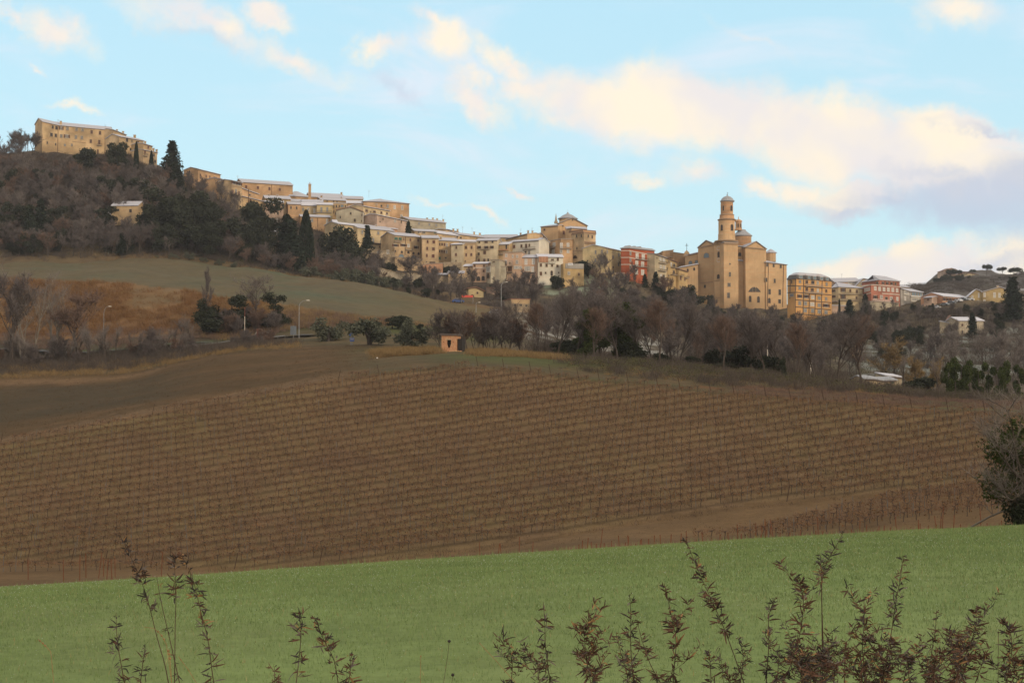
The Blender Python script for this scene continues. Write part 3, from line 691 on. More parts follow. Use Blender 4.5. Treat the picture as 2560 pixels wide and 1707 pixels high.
b = B(2, 'palace', 'long brick palace on the ridge with four pale framed windows under a snowy roof', HO, 660, [(925, 422), (1635, 467)], 620, 'brick', ('gable', 42), D=13)
b.wins('982,490,30,44,r 1146,500,30,40,r 1308,516,28,44,r 1453,526,28,40,r').strip(1340, 450, 1340, 600, .2, 'pipe', 'downpipe').ant((862, 330, 40))
b = B(2, 'house', 'house with a steep bright snow edge below the long brick palace', HO, 630, [(920, 505), (1155, 590)], 625, 'brick', ('gable', 16), D=8, roofmat='snowfull', amax=55); b.wins('1030,602,22,26')
b = B(2, 'house', 'lower brick house stepping down under the house with the bright snow edge', HO, 622, [(925, 618), (1258, 700)], 790, 'tan', ('gable', 12), D=8, amax=50); b.wins('1040,680,26,36,r 1130,720,20,30 990,730,18,34')
B(2, 'house', 'low house behind bare branches below the right half of the long palace', HO, 642, [(1250, 645), (1605, 660)], 720, 'tan', ('gable', 34), D=9).chim((1420, 608), (1300, 600))
b = B(2, 'house', 'pinkish house half hidden by bare trees below the ridge', HO, 628, [(1250, 708), (1505, 714)], 900, 'pink', ('gable', 24), D=9); b.wins('1330,760,22,44,p 1420,770,24,50,p 1330,850,20,40 1425,860,20,40')
b = B(2, 'house', 'pinkish brown house between the bare trees and the yellow house', HO, 630, [(1570, 728), (1750, 734)], 880, 'brick', ('gable', 26), D=9, roofmat='snow2'); b.wins('1610,780,18,40 1690,785,18,40')
B(3, 'house', 'low house with white roof strip left of the brick chimney tower', HO, 668, [(130, 275), (415, 292)], 345, 'brick', ('hip', 62), D=12)
b = B(3, 'long_house', 'long low ridge house just right of the brick chimney tower', HO, 676, [(425, 290), (905, 312)], 345, 'brick', ('gable', 52), D=13); b.chim((860, 235))
B(3, 'house', 'ridge house with a snowy roof left of the large square block', HO, 664, [(875, 316), (1165, 324)], 410, 'tan', ('gable', 32), D=10)
q = P3(700 + 416 / 5.6, 440 + 320 / 5.6, 659); hz_ = 200 / 5.6 / FP * 659
r_ = empty('chimney_tower', q, 'slender square brick chimney tower rising above the ridge roofs', 'chimney')
m = MB(); m.box(q + UP * (hz_ / 2 - 1), (.55, 0, 0), (0, .55, 0), UP * (hz_ / 2 + 1)); m.part('shaft', M['brick'], r_)
m = MB(); m.box(q + UP * (hz_ + .15), (.7, 0, 0), (0, .7, 0), UP * .14); m.tube([q + UP * (hz_ + .3), q + UP * (hz_ + 1.1)], [.35, .2], 6); m.part('cap', M['snow2'], r_)
b = B(3, 'house', 'long low tan house with three tiny windows under the ridge roofs', HO, 655, [(570, 330), (932, 348)], 440, 'tan', ('gable', 28), D=9); b.wins('660,352,18,18 750,358,18,18 798,362,18,18 610,350,12,14').chim((580, 280), (860, 310))
b = B(3, 'house', 'low brick house left of the gable of the grey stone house', HO, 652, [(935, 378), (1155, 382)], 440, 'brick', ('gable', 32), D=9, roofmat='snowfull'); b.chim((1135, 360)).wins('1100,428,50,26,r')
B(3, 'house', 'low tan house with a broad snowy roof above the yellow house', HO, 646, [(310, 362), (600, 368)], 430, 'tan2', ('gable', 28), D=9).chim((570, 335), (300, 345))
B(3, 'house', 'little brick house with snowy roof left of the yellow house', HO, 648, [(140, 352), (292, 356)], 400, 'brick', ('gable', 24), D=8)
b = B(3, 'house', 'reddish brick house left of the yellow house with a thin snowy roof', HO, 640, [(120, 392), (292, 396)], 530, 'brick', ('gable', 26), D=9); b.wins('160,450,18,34 230,455,18,34')
b = B(3, 'house', 'ochre house part with broad snowy roof adjoining the yellow balcony house', HO, 636, [(285, 410), (510, 414)], 535, 'cream2', ('gable', 38), D=9, roofmat='snowfull'); b.wins('325,470,26,46,g 395,470,26,40,p 480,488,26,60,w')
b = B(3, 'house', 'bright yellow house with pale shutters and a long balcony above the cypress', HO, 633, [(515, 400), (735, 404)], 530, 'yellow', ('gable', 22), D=9, roofmat='snowfull'); b.wins('580,475,26,78,g 662,468,26,60,g').balc(618, 516, 220, 20)
b = B(3, 'house', 'brick house under a snow strip behind the pointed cypress', HO, 624, [(290, 566), (700, 578)], 720, 'brick', ('gable', 24), D=9); b.wins('450,620,30,50,g 660,635,26,60,p').strip(528, 590, 528, 715, .2, 'pipe', 'downpipe')
b = B(3, 'house', 'tall tan house with small dark windows behind the yellow house and the grey stone gable', HO, 642, [(738, 385), (935, 388)], 560, 'tan', ('flat', 0), D=8); b.wins('755,430,14,44 790,425,18,34 830,425,14,34 870,420,40,30,u 915,425,14,30 755,500,12,40 780,520,10,40').balc(845, 470, 120, 10)
B(3, 'house', 'small tan house in front of the grey stone gable at its lower left', HO, 612, [(752, 648), (805, 650)], 740, 'tan', ('gable', 30), D=7, roofmat='snowfull')
b = B(3, 'stone_house', 'windowed grey stone house with a low gable facing the valley', HO, 622, [(785, 478), (1165, 500)], 670, 'grey', ('front', 0), D=9, peak=(985, 432), over=.12, roofmat='tile', ang=2)
b.wins('845,578,18,36 990,525,22,32 1147,548,14,34 1048,622,28,44 1142,630,14,28').strip(1165, 505, 1163, 660, .25, 'bandw', 'downpipe')
b = B(3, 'palace', 'large plain square brick block, tallest roof in the middle of the town', HO, 652, [(1170, 355), (1500, 362), (1808, 388)], 650, 'brick', ('hip', 34), D=22)
b.wins('1605,440,28,52,w 1508,425,26,50,g 1710,445,26,60,p 1700,560,24,34,p 1420,420,20,30').ant((1245, 200, 90))
b = B(3, 'house', 'cream house with a dark balcony at the foot of the square block', HO, 630, [(1165, 420), (1535, 488)], 690, 'cream2', ('gable', 18), D=9, roofmat='snowfull')
b.wins('1210,487,34,34,b 1268,503,10,20 1320,502,34,32,b 1417,515,24,34,b 1495,530,22,34,b 1222,590,26,56 1262,590,22,56').balc(1230, 640, 115, 40).chim((1350, 400), (1480, 445))
b = B(3, 'house', 'stone house with a long slanting snow edge below the square block', HO, 618, [(1360, 540), (1775, 632)], 770, 'pink', ('gable', 10), D=9, roofmat='snowfull', amax=45); b.wins('1697,640,12,44 1610,620,24,60,p 1440,605,16,20 1400,640,14,18').chim((1490, 545))
b = B(3, 'long_house', 'long greenish grey rendered house with four chimneys right of the square block', HO, 652, [(1800, 608), (2322, 658)], 760, 'grey', ('gable', 34), D=10)
b.wins('1945,665,26,40,g 2090,680,26,40,g 2185,690,26,40,g').chim((2060, 592), (2140, 590), (2200, 600), (2285, 612))
b = B(3, 'house', 'small tan house behind the middle row with a broad snowy roof and red gable', HO, 612, [(1180, 700), (1640, 745)], 800, 'salmon', ('gable', 24), D=9, roofmat='snowfull'); b.chim((1555, 690), (1535, 712), (1565, 712))
b = B(3, 'terrace_house', 'left end house of the middle row, ochre wall partly behind dark trees', HO, 600, [(810, 668), (1088, 698)], 860, 'cream2', ('gable', 28), D=9, roofmat='snowfull'); b.wins('950,760,24,44,g 1025,765,26,44,w 880,800,20,36')
b = B(3, 'terrace_house', 'ochre house with tall grey shuttered windows behind the dense dark conifer', HO, 604, [(1085, 722), (1597, 772)], 1060, 'cream2', ('gable', 56), D=12)
b.wins('1150,785,22,50,g 1375,800,26,44,g 1522,815,24,44,g 1305,905,22,70,g 1418,915,24,60,g 1518,925,24,70,g 1395,993,16,20,b 1515,1025,24,40,b')
b.strip(1040, 818, 1150, 828, .3, 'band').strip(1290, 940, 1565, 972, .35, 'band', 'terrace_ledge', .8).strip(1562, 980, 1556, 1050, .2, 'pipe', 'downpipe').chim((1345, 690))
b = B(4, 'terrace_house', 'orange tan house with balconies above a row of arched cellar windows', HO, 595, [(695, 442), (1132, 476)], 930, 'tan2', ('gable', 46), D=11)
b.wins('718,500,56,44,t 785,505,50,44,t 845,508,14,44,r 952,520,26,44,r 1080,532,30,44,r 707,610,56,40,o 838,608,56,40,o 920,615,34,50,w 1045,642,44,46,o 705,705,26,34,a 813,718,32,40,a 920,725,36,40,a 1003,738,32,40,a 1086,745,32,40,a 805,793,90,28,h 1010,808,80,26,h')
b.balc(735, 556, 110, 26).balc(925, 690, 110, 24).strip(874, 470, 864, 780, .2, 'pipe', 'downpipe').strip(1133, 480, 1120, 745, .3, 'band', 'downpipe').chim((1118, 405))
b = B(4, 'terrace_house', 'ochre house with six red shuttered windows and a garage door at its foot', HO, 594, [(1148, 488), (1415, 492)], 905, 'tan2', ('gable', 36), D=11)
b.wins('1235,548,26,50,r 1335,555,40,48,r 1228,662,26,50,r 1330,670,42,48,r 1222,776,26,52,r 1325,785,44,52,r 1313,893,96,34,G 1217,878,20,14').chim((1450, 475))
b = B(4, 'terrace_house', 'ochre house with twin rows of narrow windows and a round green opening', HO, 598, [(1420, 528), (1745, 540)], 890, 'tan', ('gable', 42), D=11)
b.wins('1430,592,24,44,b 1470,592,24,44,b 1510,598,24,50,r 1548,600,24,50,p 1430,705,22,44,b 1468,708,22,44,b 1505,712,22,44,r 1542,715,24,50,p 1428,822,40,50,t 1530,812,30,16 1605,605,20,50,r').chim((1700, 490))
b = B(4, 'terrace_house', 'narrow pale yellow stained house with three windows one above another', HO, 592, [(1622, 598), (1808, 592)], 930, 'cream', ('gable', 16), D=8, roofmat='snowfull'); b.wins('1705,645,26,48,b 1700,762,28,48,r 1700,865,14,34')
b = B(4, 'terrace_house', 'flat topped orange ochre house with four windows beside the stained yellow one', HO, 592.5, [(1810, 572), (2018, 574)], 950, 'tan2', ('flat', 0), D=9, roofmat='slab'); b.wins('1862,645,36,50,b 1953,645,30,52,b 1865,765,24,48,r 1948,762,30,48,r 1850,870,12,24,r').strip(1812, 592, 2016, 592, .3).strip(1800, 600, 1795, 940, .2, 'pipe', 'downpipe')
b = B(5, 'terrace_house', 'grey cream house with open brown shutters and a long balcony in the front row', HO, 596, [(288, 514), (578, 508)], 840, 'cream', ('gable', 26), D=9)
b.wins('328,535,22,26 422,535,44,28,b 512,530,24,28 325,608,28,40,o 425,608,30,40,o 503,606,28,40,o 402,680,36,48,b 320,700,24,40 320,790,32,44,b 398,790,32,44,b 452,785,24,40').balc(410, 634, 130, 18).balc(290, 736, 80, 16)
b = B(4, 'house', 'house with a steep snowy roof plane above the red shuttered terrace houses', HO, 615, [(1385, 408), (1748, 455)], 530, 'tan2', ('gable', 52), D=10, roofmat='snowfull'); b.chim((1545, 370)).wins('1715,475,20,30')
b = B(4, 'house', 'small house with two wide dark attic windows left of the steep snowy roof', HO, 612, [(1020, 372), (1380, 388)], 460, 'tan2', ('gable', 26), D=9); b.wins('1100,395,54,34 1172,400,50,34 1350,405,30,20,t')
b = B(4, 'house', 'low house with a snow covered roof directly behind the narrow yellow one', HO, 606, [(1735, 545), (2030, 552)], 600, 'tan', ('gable', 26), D=8, roofmat='snowfull')
b = B(4, 'long_house', 'long tan house with a snowy roof slanting down to the right behind the front row', HO, 632, [(1740, 432), (2285, 498)], 560, 'tan2', ('gable', 40), D=10); b.wins('1775,485,26,26 2040,500,14,14').chim((1995, 395), (2085, 415), (1655, 345), (1725, 350)).ant((1805, 305, 80), (1960, 320, 80), (1480, 110, 60))
b = B(4, 'house', 'dark roofed house on the skyline left of the long slanting snowy roof', HO, 640, [(1560, 352), (1735, 392)], 480, 'tan', ('gable', 8), D=8)
b = B(5, 'long_house', 'long low house with a grey roof on the skyline between the two churches', HO, 645, [(395, 470), (850, 468)], 530, 'tan', ('gable', 36), D=11, roofmat='snow'); b.chim((255, 395), (335, 415)).wins('500,485,20,14 600,485,20,14')
b = B(5, 'house', 'tan house with a snowy roof rising to the right behind the cream balcony house', HO, 625, [(700, 492), (1000, 418)], 530, 'tan', ('gable', 12), D=9, amax=50).chim((1010, 375), (1070, 380), (905, 410)).ant((905, 345, 70), (1065, 335, 60))
b = B(5, 'house', 'red and tan house with two tall windows left of the large cream house', HO, 598, [(560, 570), (742, 562)], 730, 'tan', ('gable', 28), D=8, roofmat='snowfull'); b.wins('598,605,16,44 706,605,22,60').strip(575, 645, 735, 640, .4, 'salmon', 'parapet', .8).balc(620, 705, 90, 30)
b = B(5, 'house', 'large cream house with a long balcony below the domed church', HO, 600, [(745, 534), (1160, 508)], 720, 'white', ('gable', 22), D=9)
b.wins('815,597,28,44,r 918,590,24,42,b 983,588,26,56,b 1028,578,18,36,b 975,685,26,50 1025,680,24,48,g').balc(1028, 632, 180, 26)
b = B(5, 'house', 'orange gabled end house right of the large cream house', HO, 602, [(1160, 502), (1248, 560)], 720, 'ochre', ('front', 0), D=10, peak=(1207, 470), ang=20); b.wins('1210,515,14,26 1208,590,14,48 1204,680,12,36')
b = B(5, 'house', 'orange brick gabled house tucked under the left wing of the domed church', HO, 618, [(905, 482), (1275, 490)], 560, 'brick', ('front', 0), D=10, peak=(1195, 405), ang=4); b.wins('1228,462,16,26')
b = B(5, 'house', 'dark recessed stair house with small balconies left of the orange balcony house', HO, 608, [(1238, 560), (1325, 558)], 720, 'brick', ('flat', 0), D=6, roofmat='slab'); b.wins('1255,570,14,30 1295,578,30,44,a 1280,660,60,36').balc(1275, 620, 80, 14).balc(1275, 690, 80, 14)
b = B(5, 'house', 'orange house with pale shutters and two balconies left of the corner tower', HO, 605, [(1325, 520), (1470, 494), (1625, 498)], 770, 'brick', ('flat', 0), D=9, roofmat='slab')
b.wins('1375,570,32,52,w 1475,580,34,68,w 1568,575,34,56,w 1362,665,32,50,w 1472,662,32,50,p 1568,662,32,50,w').balc(1358, 618, 66, 12).balc(1530, 628, 180, 12).strip(1330, 522, 1620, 515, .3)
# domed church above the middle of the town
b = B(5, 'domed_church', 'brick church with conical snowy dome roof and big gable, mid town', 'church', 640, [(1440, 268), (1835, 302)], 520, 'church', ('front', 0), D=14, peak=(1630, 196), ang=6, roofmat='lead')
b.wins('1632,225,16,18 1508,400,26,50,r 1420,418,14,18 1363,468,10,26 1495,310,24,12')
c_ = P3(1140 + 1565 / 5.6, 510 + 210 / 5.6, 651); k_ = 651 / FP / 5.6
zz = lambda y, dd=651, z=5: ray(1280, S(z, (0, y))[1])[1] * dd
m = MB(); m.lathe(c_, [(122 * k_, zz(330)), (122 * k_, zz(210))], 24); m.part('drum', M['church'], b.root, True)
m = MB(); m.lathe(c_, [(140 * k_, zz(214)), (140 * k_, zz(204)), (122 * k_, zz(196)), (70 * k_, zz(160)), (16 * k_, zz(136)), (12 * k_, zz(124)), (2 * k_, zz(112))], 24); m.tube([(c_.x, c_.y, zz(116)), (c_.x, c_.y, zz(80))], [.06, .05], 4); m.part('dome_roof', M['lead'], b.root)
b2 = B(5, 'church_wing', 'left wing of the domed church with a small stone spire behind', 'church', 642, [(1188, 320), (1430, 302)], 530, 'church', ('shed', 22), D=9); b2.wins('1240,360,26,28,r')
q = P3(1140 + 1400 / 5.6, 510 + 275 / 5.6, 650); m = MB(); m.tube([q, q + UP * 1.0, q + UP * 1.0, q + UP * 4.6], [.85, .85, .6, .04], 6); m.part('spire', M['stone'], b2.root)
b = B(5, 'church_apse', 'low polygonal apse with a snowy roof in front of the gable of the domed church', 'church', 628, [(1555, 350), (1620, 338), (1830, 352)], 500, 'church', ('shed', 18), D=8); b.wins('1600,380,14,30')
b = B(5, 'corner_tower', 'massive corner tower with a corbelled crown and battered base', 'tower', 600, [(1630, 420), (1790, 397), (1955, 418)], 830, 'tan2', ('flat', 0), D=10, amax=50, roofmat='tile')
b.wins('1690,450,18,42 1757,448,18,42 1850,450,16,42 1905,462,16,42 1695,622,14,34 1843,628,12,20 1668,742,56,44,a').strip(1632, 660, 1790, 650, .25).strip(1790, 650, 1950, 662, .25)
for i in range(9): b.strip(1802 + i * 17, 528 + i * 2, 1802 + i * 17, 560 + i * 2, .3, 'cornice', 'corbel', .5)
b.strip(1792, 522, 1955, 536, .3).strip(1632, 432, 1790, 408, .3).strip(1790, 408, 1955, 430, .3)
B(5, 'tower_top', 'flat parapet room on top behind the corner tower crown', 'tower', 606, [(1590, 388), (1780, 368), (1950, 385)], 470, 'church', ('flat', 0), D=8, roofmat='tile').strip(1580, 400, 1780, 380, .2, 'band')
# front row at the foot of the town
b = B(5, 'house', 'cream white house with a wooden veranda and an arched door', HO, 575, [(1150, 740), (1500, 744)], 1010, 'white', ('gable', 34), D=9, roofmat='snowfull')
b.wins('1188,855,26,44,b 1268,858,26,44,b 1345,862,22,30,b 1420,868,26,32,b 1350,782,36,24,b 1425,775,26,44,b 1188,975,30,50,D 1255,965,18,26 1437,962,14,20 1340,968,28,68,a')
q, n, t = b.spot(1222, 778); m = MB(); m.box(q + n * .25, t * 1.9, n * .24, UP * 1.15); m.part('veranda', M['salmon'], b.root)
for i in range(7):
    m = MB(); m.box(q + n * .56 + t * (-1.8 + i * .6), t * .06, n * .05, UP * 1.15); m.part('veranda_post', M['redsh'], b.root)
b.balc(1345, 830, 90, 10, 'framew')
b = B(5, 'house', 'peach house with pale shutters and a covered gallery left of the white house', HO, 577, [(922, 748), (1148, 748)], 1040, 'peach', ('gable', 30), D=9)
b.wins('980,810,36,80,w 1083,805,36,80,w 1075,912,34,74,w 1000,905,70,60,p').strip(925, 858, 1140, 862, .3, 'salmon').strip(925, 960, 1090, 966, .4, 'band', 'ledge', .9)
b = B(5, 'apartment_house', 'flat roofed peach house with a projecting bay and open loggias', HO, 577.5, [(665, 682), (918, 676)], 1060, 'peach', ('flat', 0), D=9, roofmat='slab')
b.wins('705,720,26,44,w 795,735,18,40,w 858,735,24,36,w 700,810,22,50,w 855,812,30,50,p 680,905,70,70,b 755,912,60,64,b 845,888,60,36,w 905,890,30,36,w 680,1010,60,60,b').strip(645, 955, 790, 960, .4, 'band', 'ledge', .9)
q, n, t = b.spot(762, 830); m = MB(); m.box(q + n * .6, t * 1.15, n * .6, UP * 1.2); m.part('bay', M['pink'], b.root); window(b.root, q + n * 1.2 + t * .1, n, t, .4, .5, 'd')
b = B(5, 'house', 'pink peach house with four small red windows and dark arches at its foot', HO, 575, [(235, 836), (445, 833)], 1100, 'peach', ('gable', 18), D=9, roofmat='snowfull')
b.wins('262,865,24,30,r 392,865,24,28,r 258,940,24,34,r 388,938,24,32,r 245,1045,44,66,a 312,1045,52,64,a 380,1040,42,62,a').strip(240, 895, 430, 893, .25, 'bandw').strip(440, 840, 412, 1050, .2, 'bandw', 'downpipe')
b = B(5, 'house', 'small tan house at the left end of the lowest row of houses', HO, 577, [(108, 870), (232, 868)], 1100, 'tan2', ('gable', 22), D=8, roofmat='snowfull'); b.wins('180,895,22,24,r 175,975,18,30 150,1040,18,30')
b = B(5, 'apartment_house', 'grey concrete fronted house with two louvres and open arches beneath', HO, 573, [(428, 880), (487, 870)], 1070, 'grey', ('flat', 0), D=7, roofmat='slab'); b.wins('455,915,50,60,p 453,1005,40,68,a')
b = B(5, 'apartment_house', 'square grey block with louvred windows over an arched opening', HO, 571.5, [(487, 788), (602, 784)], 1070, 'grey', ('flat', 0), D=8, roofmat='slab'); b.wins('530,812,34,14,b 527,900,30,14,b 522,1005,46,68,a')
b = B(5, 'house', 'narrow ochre house with two red windows right of the square grey block', HO, 578, [(605, 805), (662, 800)], 1030, 'peach', ('gable', 14), D=8); b.wins('620,828,22,42,r 625,915,20,34,r')
b = B(5, 'shed', 'orange walled shed with a grey corrugated screen and a white sign', 'shed', 572, [(1505, 832), (1790, 838)], 1030, 'ochre', ('none', 0), D=7)
b.wins('1580,970,30,40,p 1720,985,22,40,b')
b.strip(1532, 868, 1788, 874, 7.6 / FP * 572 / .6, 'concrete', 'screen', .25)
q, n, t = b.spot(1600, 845); m = MB(); m.box(q + n * .32, t * 1.0, n * .05, UP * .5); sg = m.part('sign', M['whsh'], b.root)
def lettering(txt, q, n, t, size, mat, parent):
    cu = bpy.data.curves.new('lettering', 'FONT'); cu.body = txt; cu.size = size; cu.align_x = 'CENTER'; cu.align_y = 'CENTER'; cu.extrude = .01; cu.offset = size * .02
    o = bpy.data.objects.new('tmp', cu); COL.objects.link(o); dg = bpy.context.evaluated_depsgraph_get(); me = bpy.data.meshes.new_from_object(o.evaluated_get(dg))
    bpy.data.objects.remove(o); me.materials.clear(); me.materials.append(mat)
    from mathutils import Matrix
    rot = Matrix((t, UP, n)).transposed().to_4x4(); me.transform(Matrix.Translation(q) @ rot)
    pl = parent.location if parent.parent is None else parent.parent.location
    me.transform(Matrix.Translation(-pl)); return link('lettering', me, parent)
M['signblue'] = simple('sign_blue_grey', (.22, .28, .42))
m = MB()
for rr in range(2):
    for i in range(5): m.box(q + n * .38 + t * (-.6 + i * .3) + UP * (.15 - rr * .3), t * .11, n * .012, UP * .09)
o_ = m.part('lettering', M['signblue'], b.root); o_.parent = sg
b = B(5, 'house', 'pale yellow gabled house between the corner tower and the red apartment house', HO, 590, [(2080, 607), (2315, 658)], 1010, 'yellow', ('gable', 34), D=10)
b.wins('2115,670,18,46,g 2197,745,18,46,g 2278,712,16,48,g 2275,845,16,48,g 2112,800,18,40,g 2198,657,12,14 2198,885,16,24 1957,675,20,52,g 2045,668,20,56,g 1953,790,20,50,g 2040,785,20,50,g 1962,925,12,36')
b = B(6, 'house', 'low yellow annexe with a flat roof below the pale yellow gabled house', HO, 582, [(490, 612), (708, 648)], 780, 'yellow', ('flat', 0), D=9, roofmat='slab'); b.wins('590,675,34,72,g 657,690,34,70,g 497,700,34,80,w')
b.strip(345, 612, 600, 612, .35, 'slab', 'porch_roof', 2.0)
# red apartment house
b = B(6, 'apartment_house', 'red apartment house with white bands and three floors of balconies', HO, 592, [(604, 200), (738, 194), (1150, 238)], 690, 'red', ('gable', 14), D=9, roofmat='lead', sideL=True, amax=70)
b.wins('758,285,26,60,g 758,395,26,56,g 758,500,26,60,g 865,325,42,84,w 965,345,44,86,w 1083,370,38,80,w 860,445,42,80,w 955,460,44,80,w 1075,475,38,80,w 855,580,42,84,w 955,595,44,80,w 1068,612,38,80,w')
b.balc(995, 396, 320, 18).balc(990, 512, 320, 18)
for a in ((606, 242, 738, 240), (738, 240, 1148, 320), (606, 352, 738, 350), (738, 350, 840, 372), (606, 466, 738, 464), (738, 464, 830, 482)): b.strip(*a, h=.32, mat='bandw', proud=.1)
for x, y in ((790, 178), (875, 186), (962, 194)):
    q, n, t = b.spot(x, y + 14); q = q - n * 1.2; m = MB(); a_, c2_ = q - t * 1.5, q + t * 1.5; k2 = q + UP * 1.1
    m.poly([a_, c2_, k2]); m.poly([a_ - n * 3, c2_ - n * 3, k2 - n * 3][::-1]); m.poly([a_, k2, k2 - n * 3, a_ - n * 3]); m.poly([k2, c2_, c2_ - n * 3, k2 - n * 3]); m.part('dormer', M['lead'], b.root)
b = B(6, 'apartment_house', 'narrow grey and cream apartment house with stacked balconies right of the red one', HO, 596, [(1155, 292), (1345, 360)], 790, 'cream', ('gable', 10), D=9, roofmat='lead', amax=55)
b.wins('1190,360,14,20 1245,375,28,50,w 1300,392,28,50,w 1250,500,28,50,w 1305,515,28,50,w 1255,655,28,60,w 1300,665,28,60').balc(1275, 450, 125, 20).balc(1270, 575, 125, 20).balc(1270, 705, 130, 20)
b = B(6, 'apartment_house', 'orange ochre apartment house with dark balconies stepping down towards the church', HO, 612, [(1345, 358), (1515, 428)], 870, 'ochre', ('gable', 10), D=9, roofmat='tile', amax=55)
b.wins('1385,420,14,40 1422,465,20,64,w 1357,530,14,36 1470,480,30,50 1465,590,26,50 1380,650,16,30').balc(1478, 520, 130, 26).balc(1475, 640, 130, 26)
b = B(6, 'house', 'lowest orange house between the dark balconies and the big church wall', HO, 618, [(1545, 540), (1690, 585)], 890, 'ochre', ('gable', 10), D=9, roofmat='tile', amax=55); b.wins('1577,690,22,60,r 1645,700,18,60,r 1567,830,14,40').balc(1580, 655, 50, 12).balc(1668, 688, 50, 12)
b = B(6, 'chapel', 'plain brick block with a raised parapet behind the stepping apartment houses', 'church', 668, [(1285, 255), (1460, 232)], 500, 'brick', ('flat', 0), D=10, roofmat='bandw', ang=4); b.wins('1450,365,20,30').balc(1400, 345, 120, 10)
b = B(6, 'chapel', 'tan brick wall block joining the chapel to the big church nave', 'church', 667, [(1462, 272), (1652, 298)], 520, 'brick', ('flat', 0), D=10, roofmat='slab'); b.wins('1555,437,12,14')
# the big church with the round bell tower
root_lbl = 'huge brick church with a round two stage bell tower, pediments and a lantern dome'
nave = B(6, 'church_nave', 'nave of the big church with arched windows and a small belfry cross', 'church', 664, [(1652, 322), (1860, 272)], 560, 'church', ('shed', 10), D=10, ang=-10); nave.wins('1737,435,56,52,h 1838,420,48,52,h')
q = P3(1460 + 1678 / 6.533, 590 + 292 / 6.533, 665); m = MB(); m.lathe(q, [(1.6, q.z - 1.5), (1.4, q.z), (.9, q.z + .9), (.5, q.z + 1.3), (.2, q.z + 1.6)], 12); m.part('belfry', M['church'], nave.root)
m = MB(); m.box(q + UP * 3.2, (.09, 0, 0), (0, .09, 0), UP * 1.7); m.box(q + UP * 3.9, (.75, 0, 0), (0, .09, 0), UP * .09); m.part('cross', M['rail'], nave.root)
aisle = B(6, 'church_aisle', 'low side aisle of the big church under a thin white roof edge', 'church', 652, [(1555, 518), (1862, 458)], 760, 'church', ('shed', 10), D=9, ang=-8, roofmat='snowfull'); aisle.wins('1695,558,26,46,a 1800,540,26,46,a')
ch = B(7, 'big_church', root_lbl, 'church', 642, [(1095, 722), (1350, 745)], 1450, 'church', ('front', 0), D=16, peak=(1226, 654), ang=10, ext=10)
ch.wins('1203,1243,34,60,a 1153,1357,28,76,a 1255,1365,30,76,a').strip(1100, 728, 1345, 750, .5, 'cornice', 'cornice', .45)
cw = ch.root
for x, sg in ((1157, -1), (1254, 1)):        # quarter arches beside the middle window
    q, n, t = ch.spot(x, 1258); m = MB(); m.poly([q + n * .05 + t * (sg * a) * 1.0 + UP * h for a, h in ((-1.1, -.6), (1.1, -.6), (.7, .1), (.0, .9), (-1.1, 1.7))][::sg]); m.part('window', M['dark'], cw)
def sub(z, d, chain, base, roof, D, wins='', ang=None, peak=None, over=.45, rm='lead', mat='church', ext=10):
    s_ = Bld(z, 'tmp', 'x', 'x', d, chain, base, mat, roof, D=D, ang=ang, peak=peak, over=over, roofmat=rm, ext=ext)
    if wins: s_.wins(wins)
    for o in list(s_.root.children): o.parent = cw; o.location = o.location + s_.root.location - cw.location
    s_.root2 = s_.root; off = s_.root.location.copy(); bpy.data.objects.remove(s_.root); s_.root = cw; return s_
s_ = sub(7, 640, [(830, 668), (1003, 672)], 1430, ('flat', 0), 9, '905,930,14,18 905,1058,22,54 895,1185,34,44 888,1315,32,64', ang=14)
s_.strip(830, 676, 1003, 680, .8, 'cornice', 'cornice', .6).strip(820, 1400, 1000, 1425, .35, 'cornice')
tl = sub(7, 646.5, [(712, 672), (830, 668)], 1400, ('flat', 0), 9, '768,815,24,70,a 765,1085,30,54,a', ang=-40)
tl.strip(712, 680, 830, 676, .8, 'cornice', 'cornice', .6).strip(712, 1140, 825, 1122, .25).strip(735, 1345, 820, 1340, .25)
for yy_ in (738, 885):
    q, n, t = tl.spot(768, yy_); m = MB(); N_ = 14
    for i in range(N_):
        a0, a1 = 2 * math.pi * i / N_, 2 * math.pi * (i + 1) / N_
        for (r0, r1) in ((.75, 1.0),):
            m.poly([q + n * .12 + t * r0 * math.cos(a0) + UP * r0 * math.sin(a0), q + n * .12 + t * r1 * math.cos(a0) + UP * r1 * math.sin(a0), q + n * .12 + t * r1 * math.cos(a1) + UP * r1 * math.sin(a1), q + n * .12 + t * r0 * math.cos(a1) + UP * r0 * math.sin(a1)])
    m.part('roundel', M['bandw'], cw)
lt = sub(7, 656, [(515, 728), (715, 690)], 1200, ('front', 0), 16, '617,825,60,58,h 600,1205,20,36', ang=-24, peak=(615, 642))
lt.strip(518, 732, 712, 694, .5, 'cornice', 'cornice', .4).strip(545, 1165, 695, 1150, .3)
rc = sub(7, 646, [(1003, 712), (1096, 722)], 1440, ('shed', 10), 8, '1025,812,34,46,a 1038,908,12,20 1027,1072,28,56 1020,1200,30,44 1014,1328,30,62', ang=6)
lo_ = sub(7, 645, [(1003, 886), (1092, 896)], 940, ('shed', 30), 3, '', ang=6, rm='snow')
rc.strip(1085, 900, 1072, 1425, .22, 'pipe', 'downpipe')
rw = sub(7, 643, [(1345, 908), (1600, 940)], 1480, ('hip', 28), 14, '1360,942,20,38 1440,950,20,38 1527,963,20,38 1350,1125,20,48 1453,1138,20,50 1390,1270,28,64 1515,1277,28,66 1387,1378,30,62,a 1513,1388,30,48', ang=24, rm='snow')
rw.strip(1378, 915, 1362, 1450, .22, 'pipe', 'downpipe').strip(1562, 935, 1550, 1460, .22, 'pipe', 'downpipe')
def zl(y, dd): return ray(1820, 470 + y / 4.9)[1] * dd
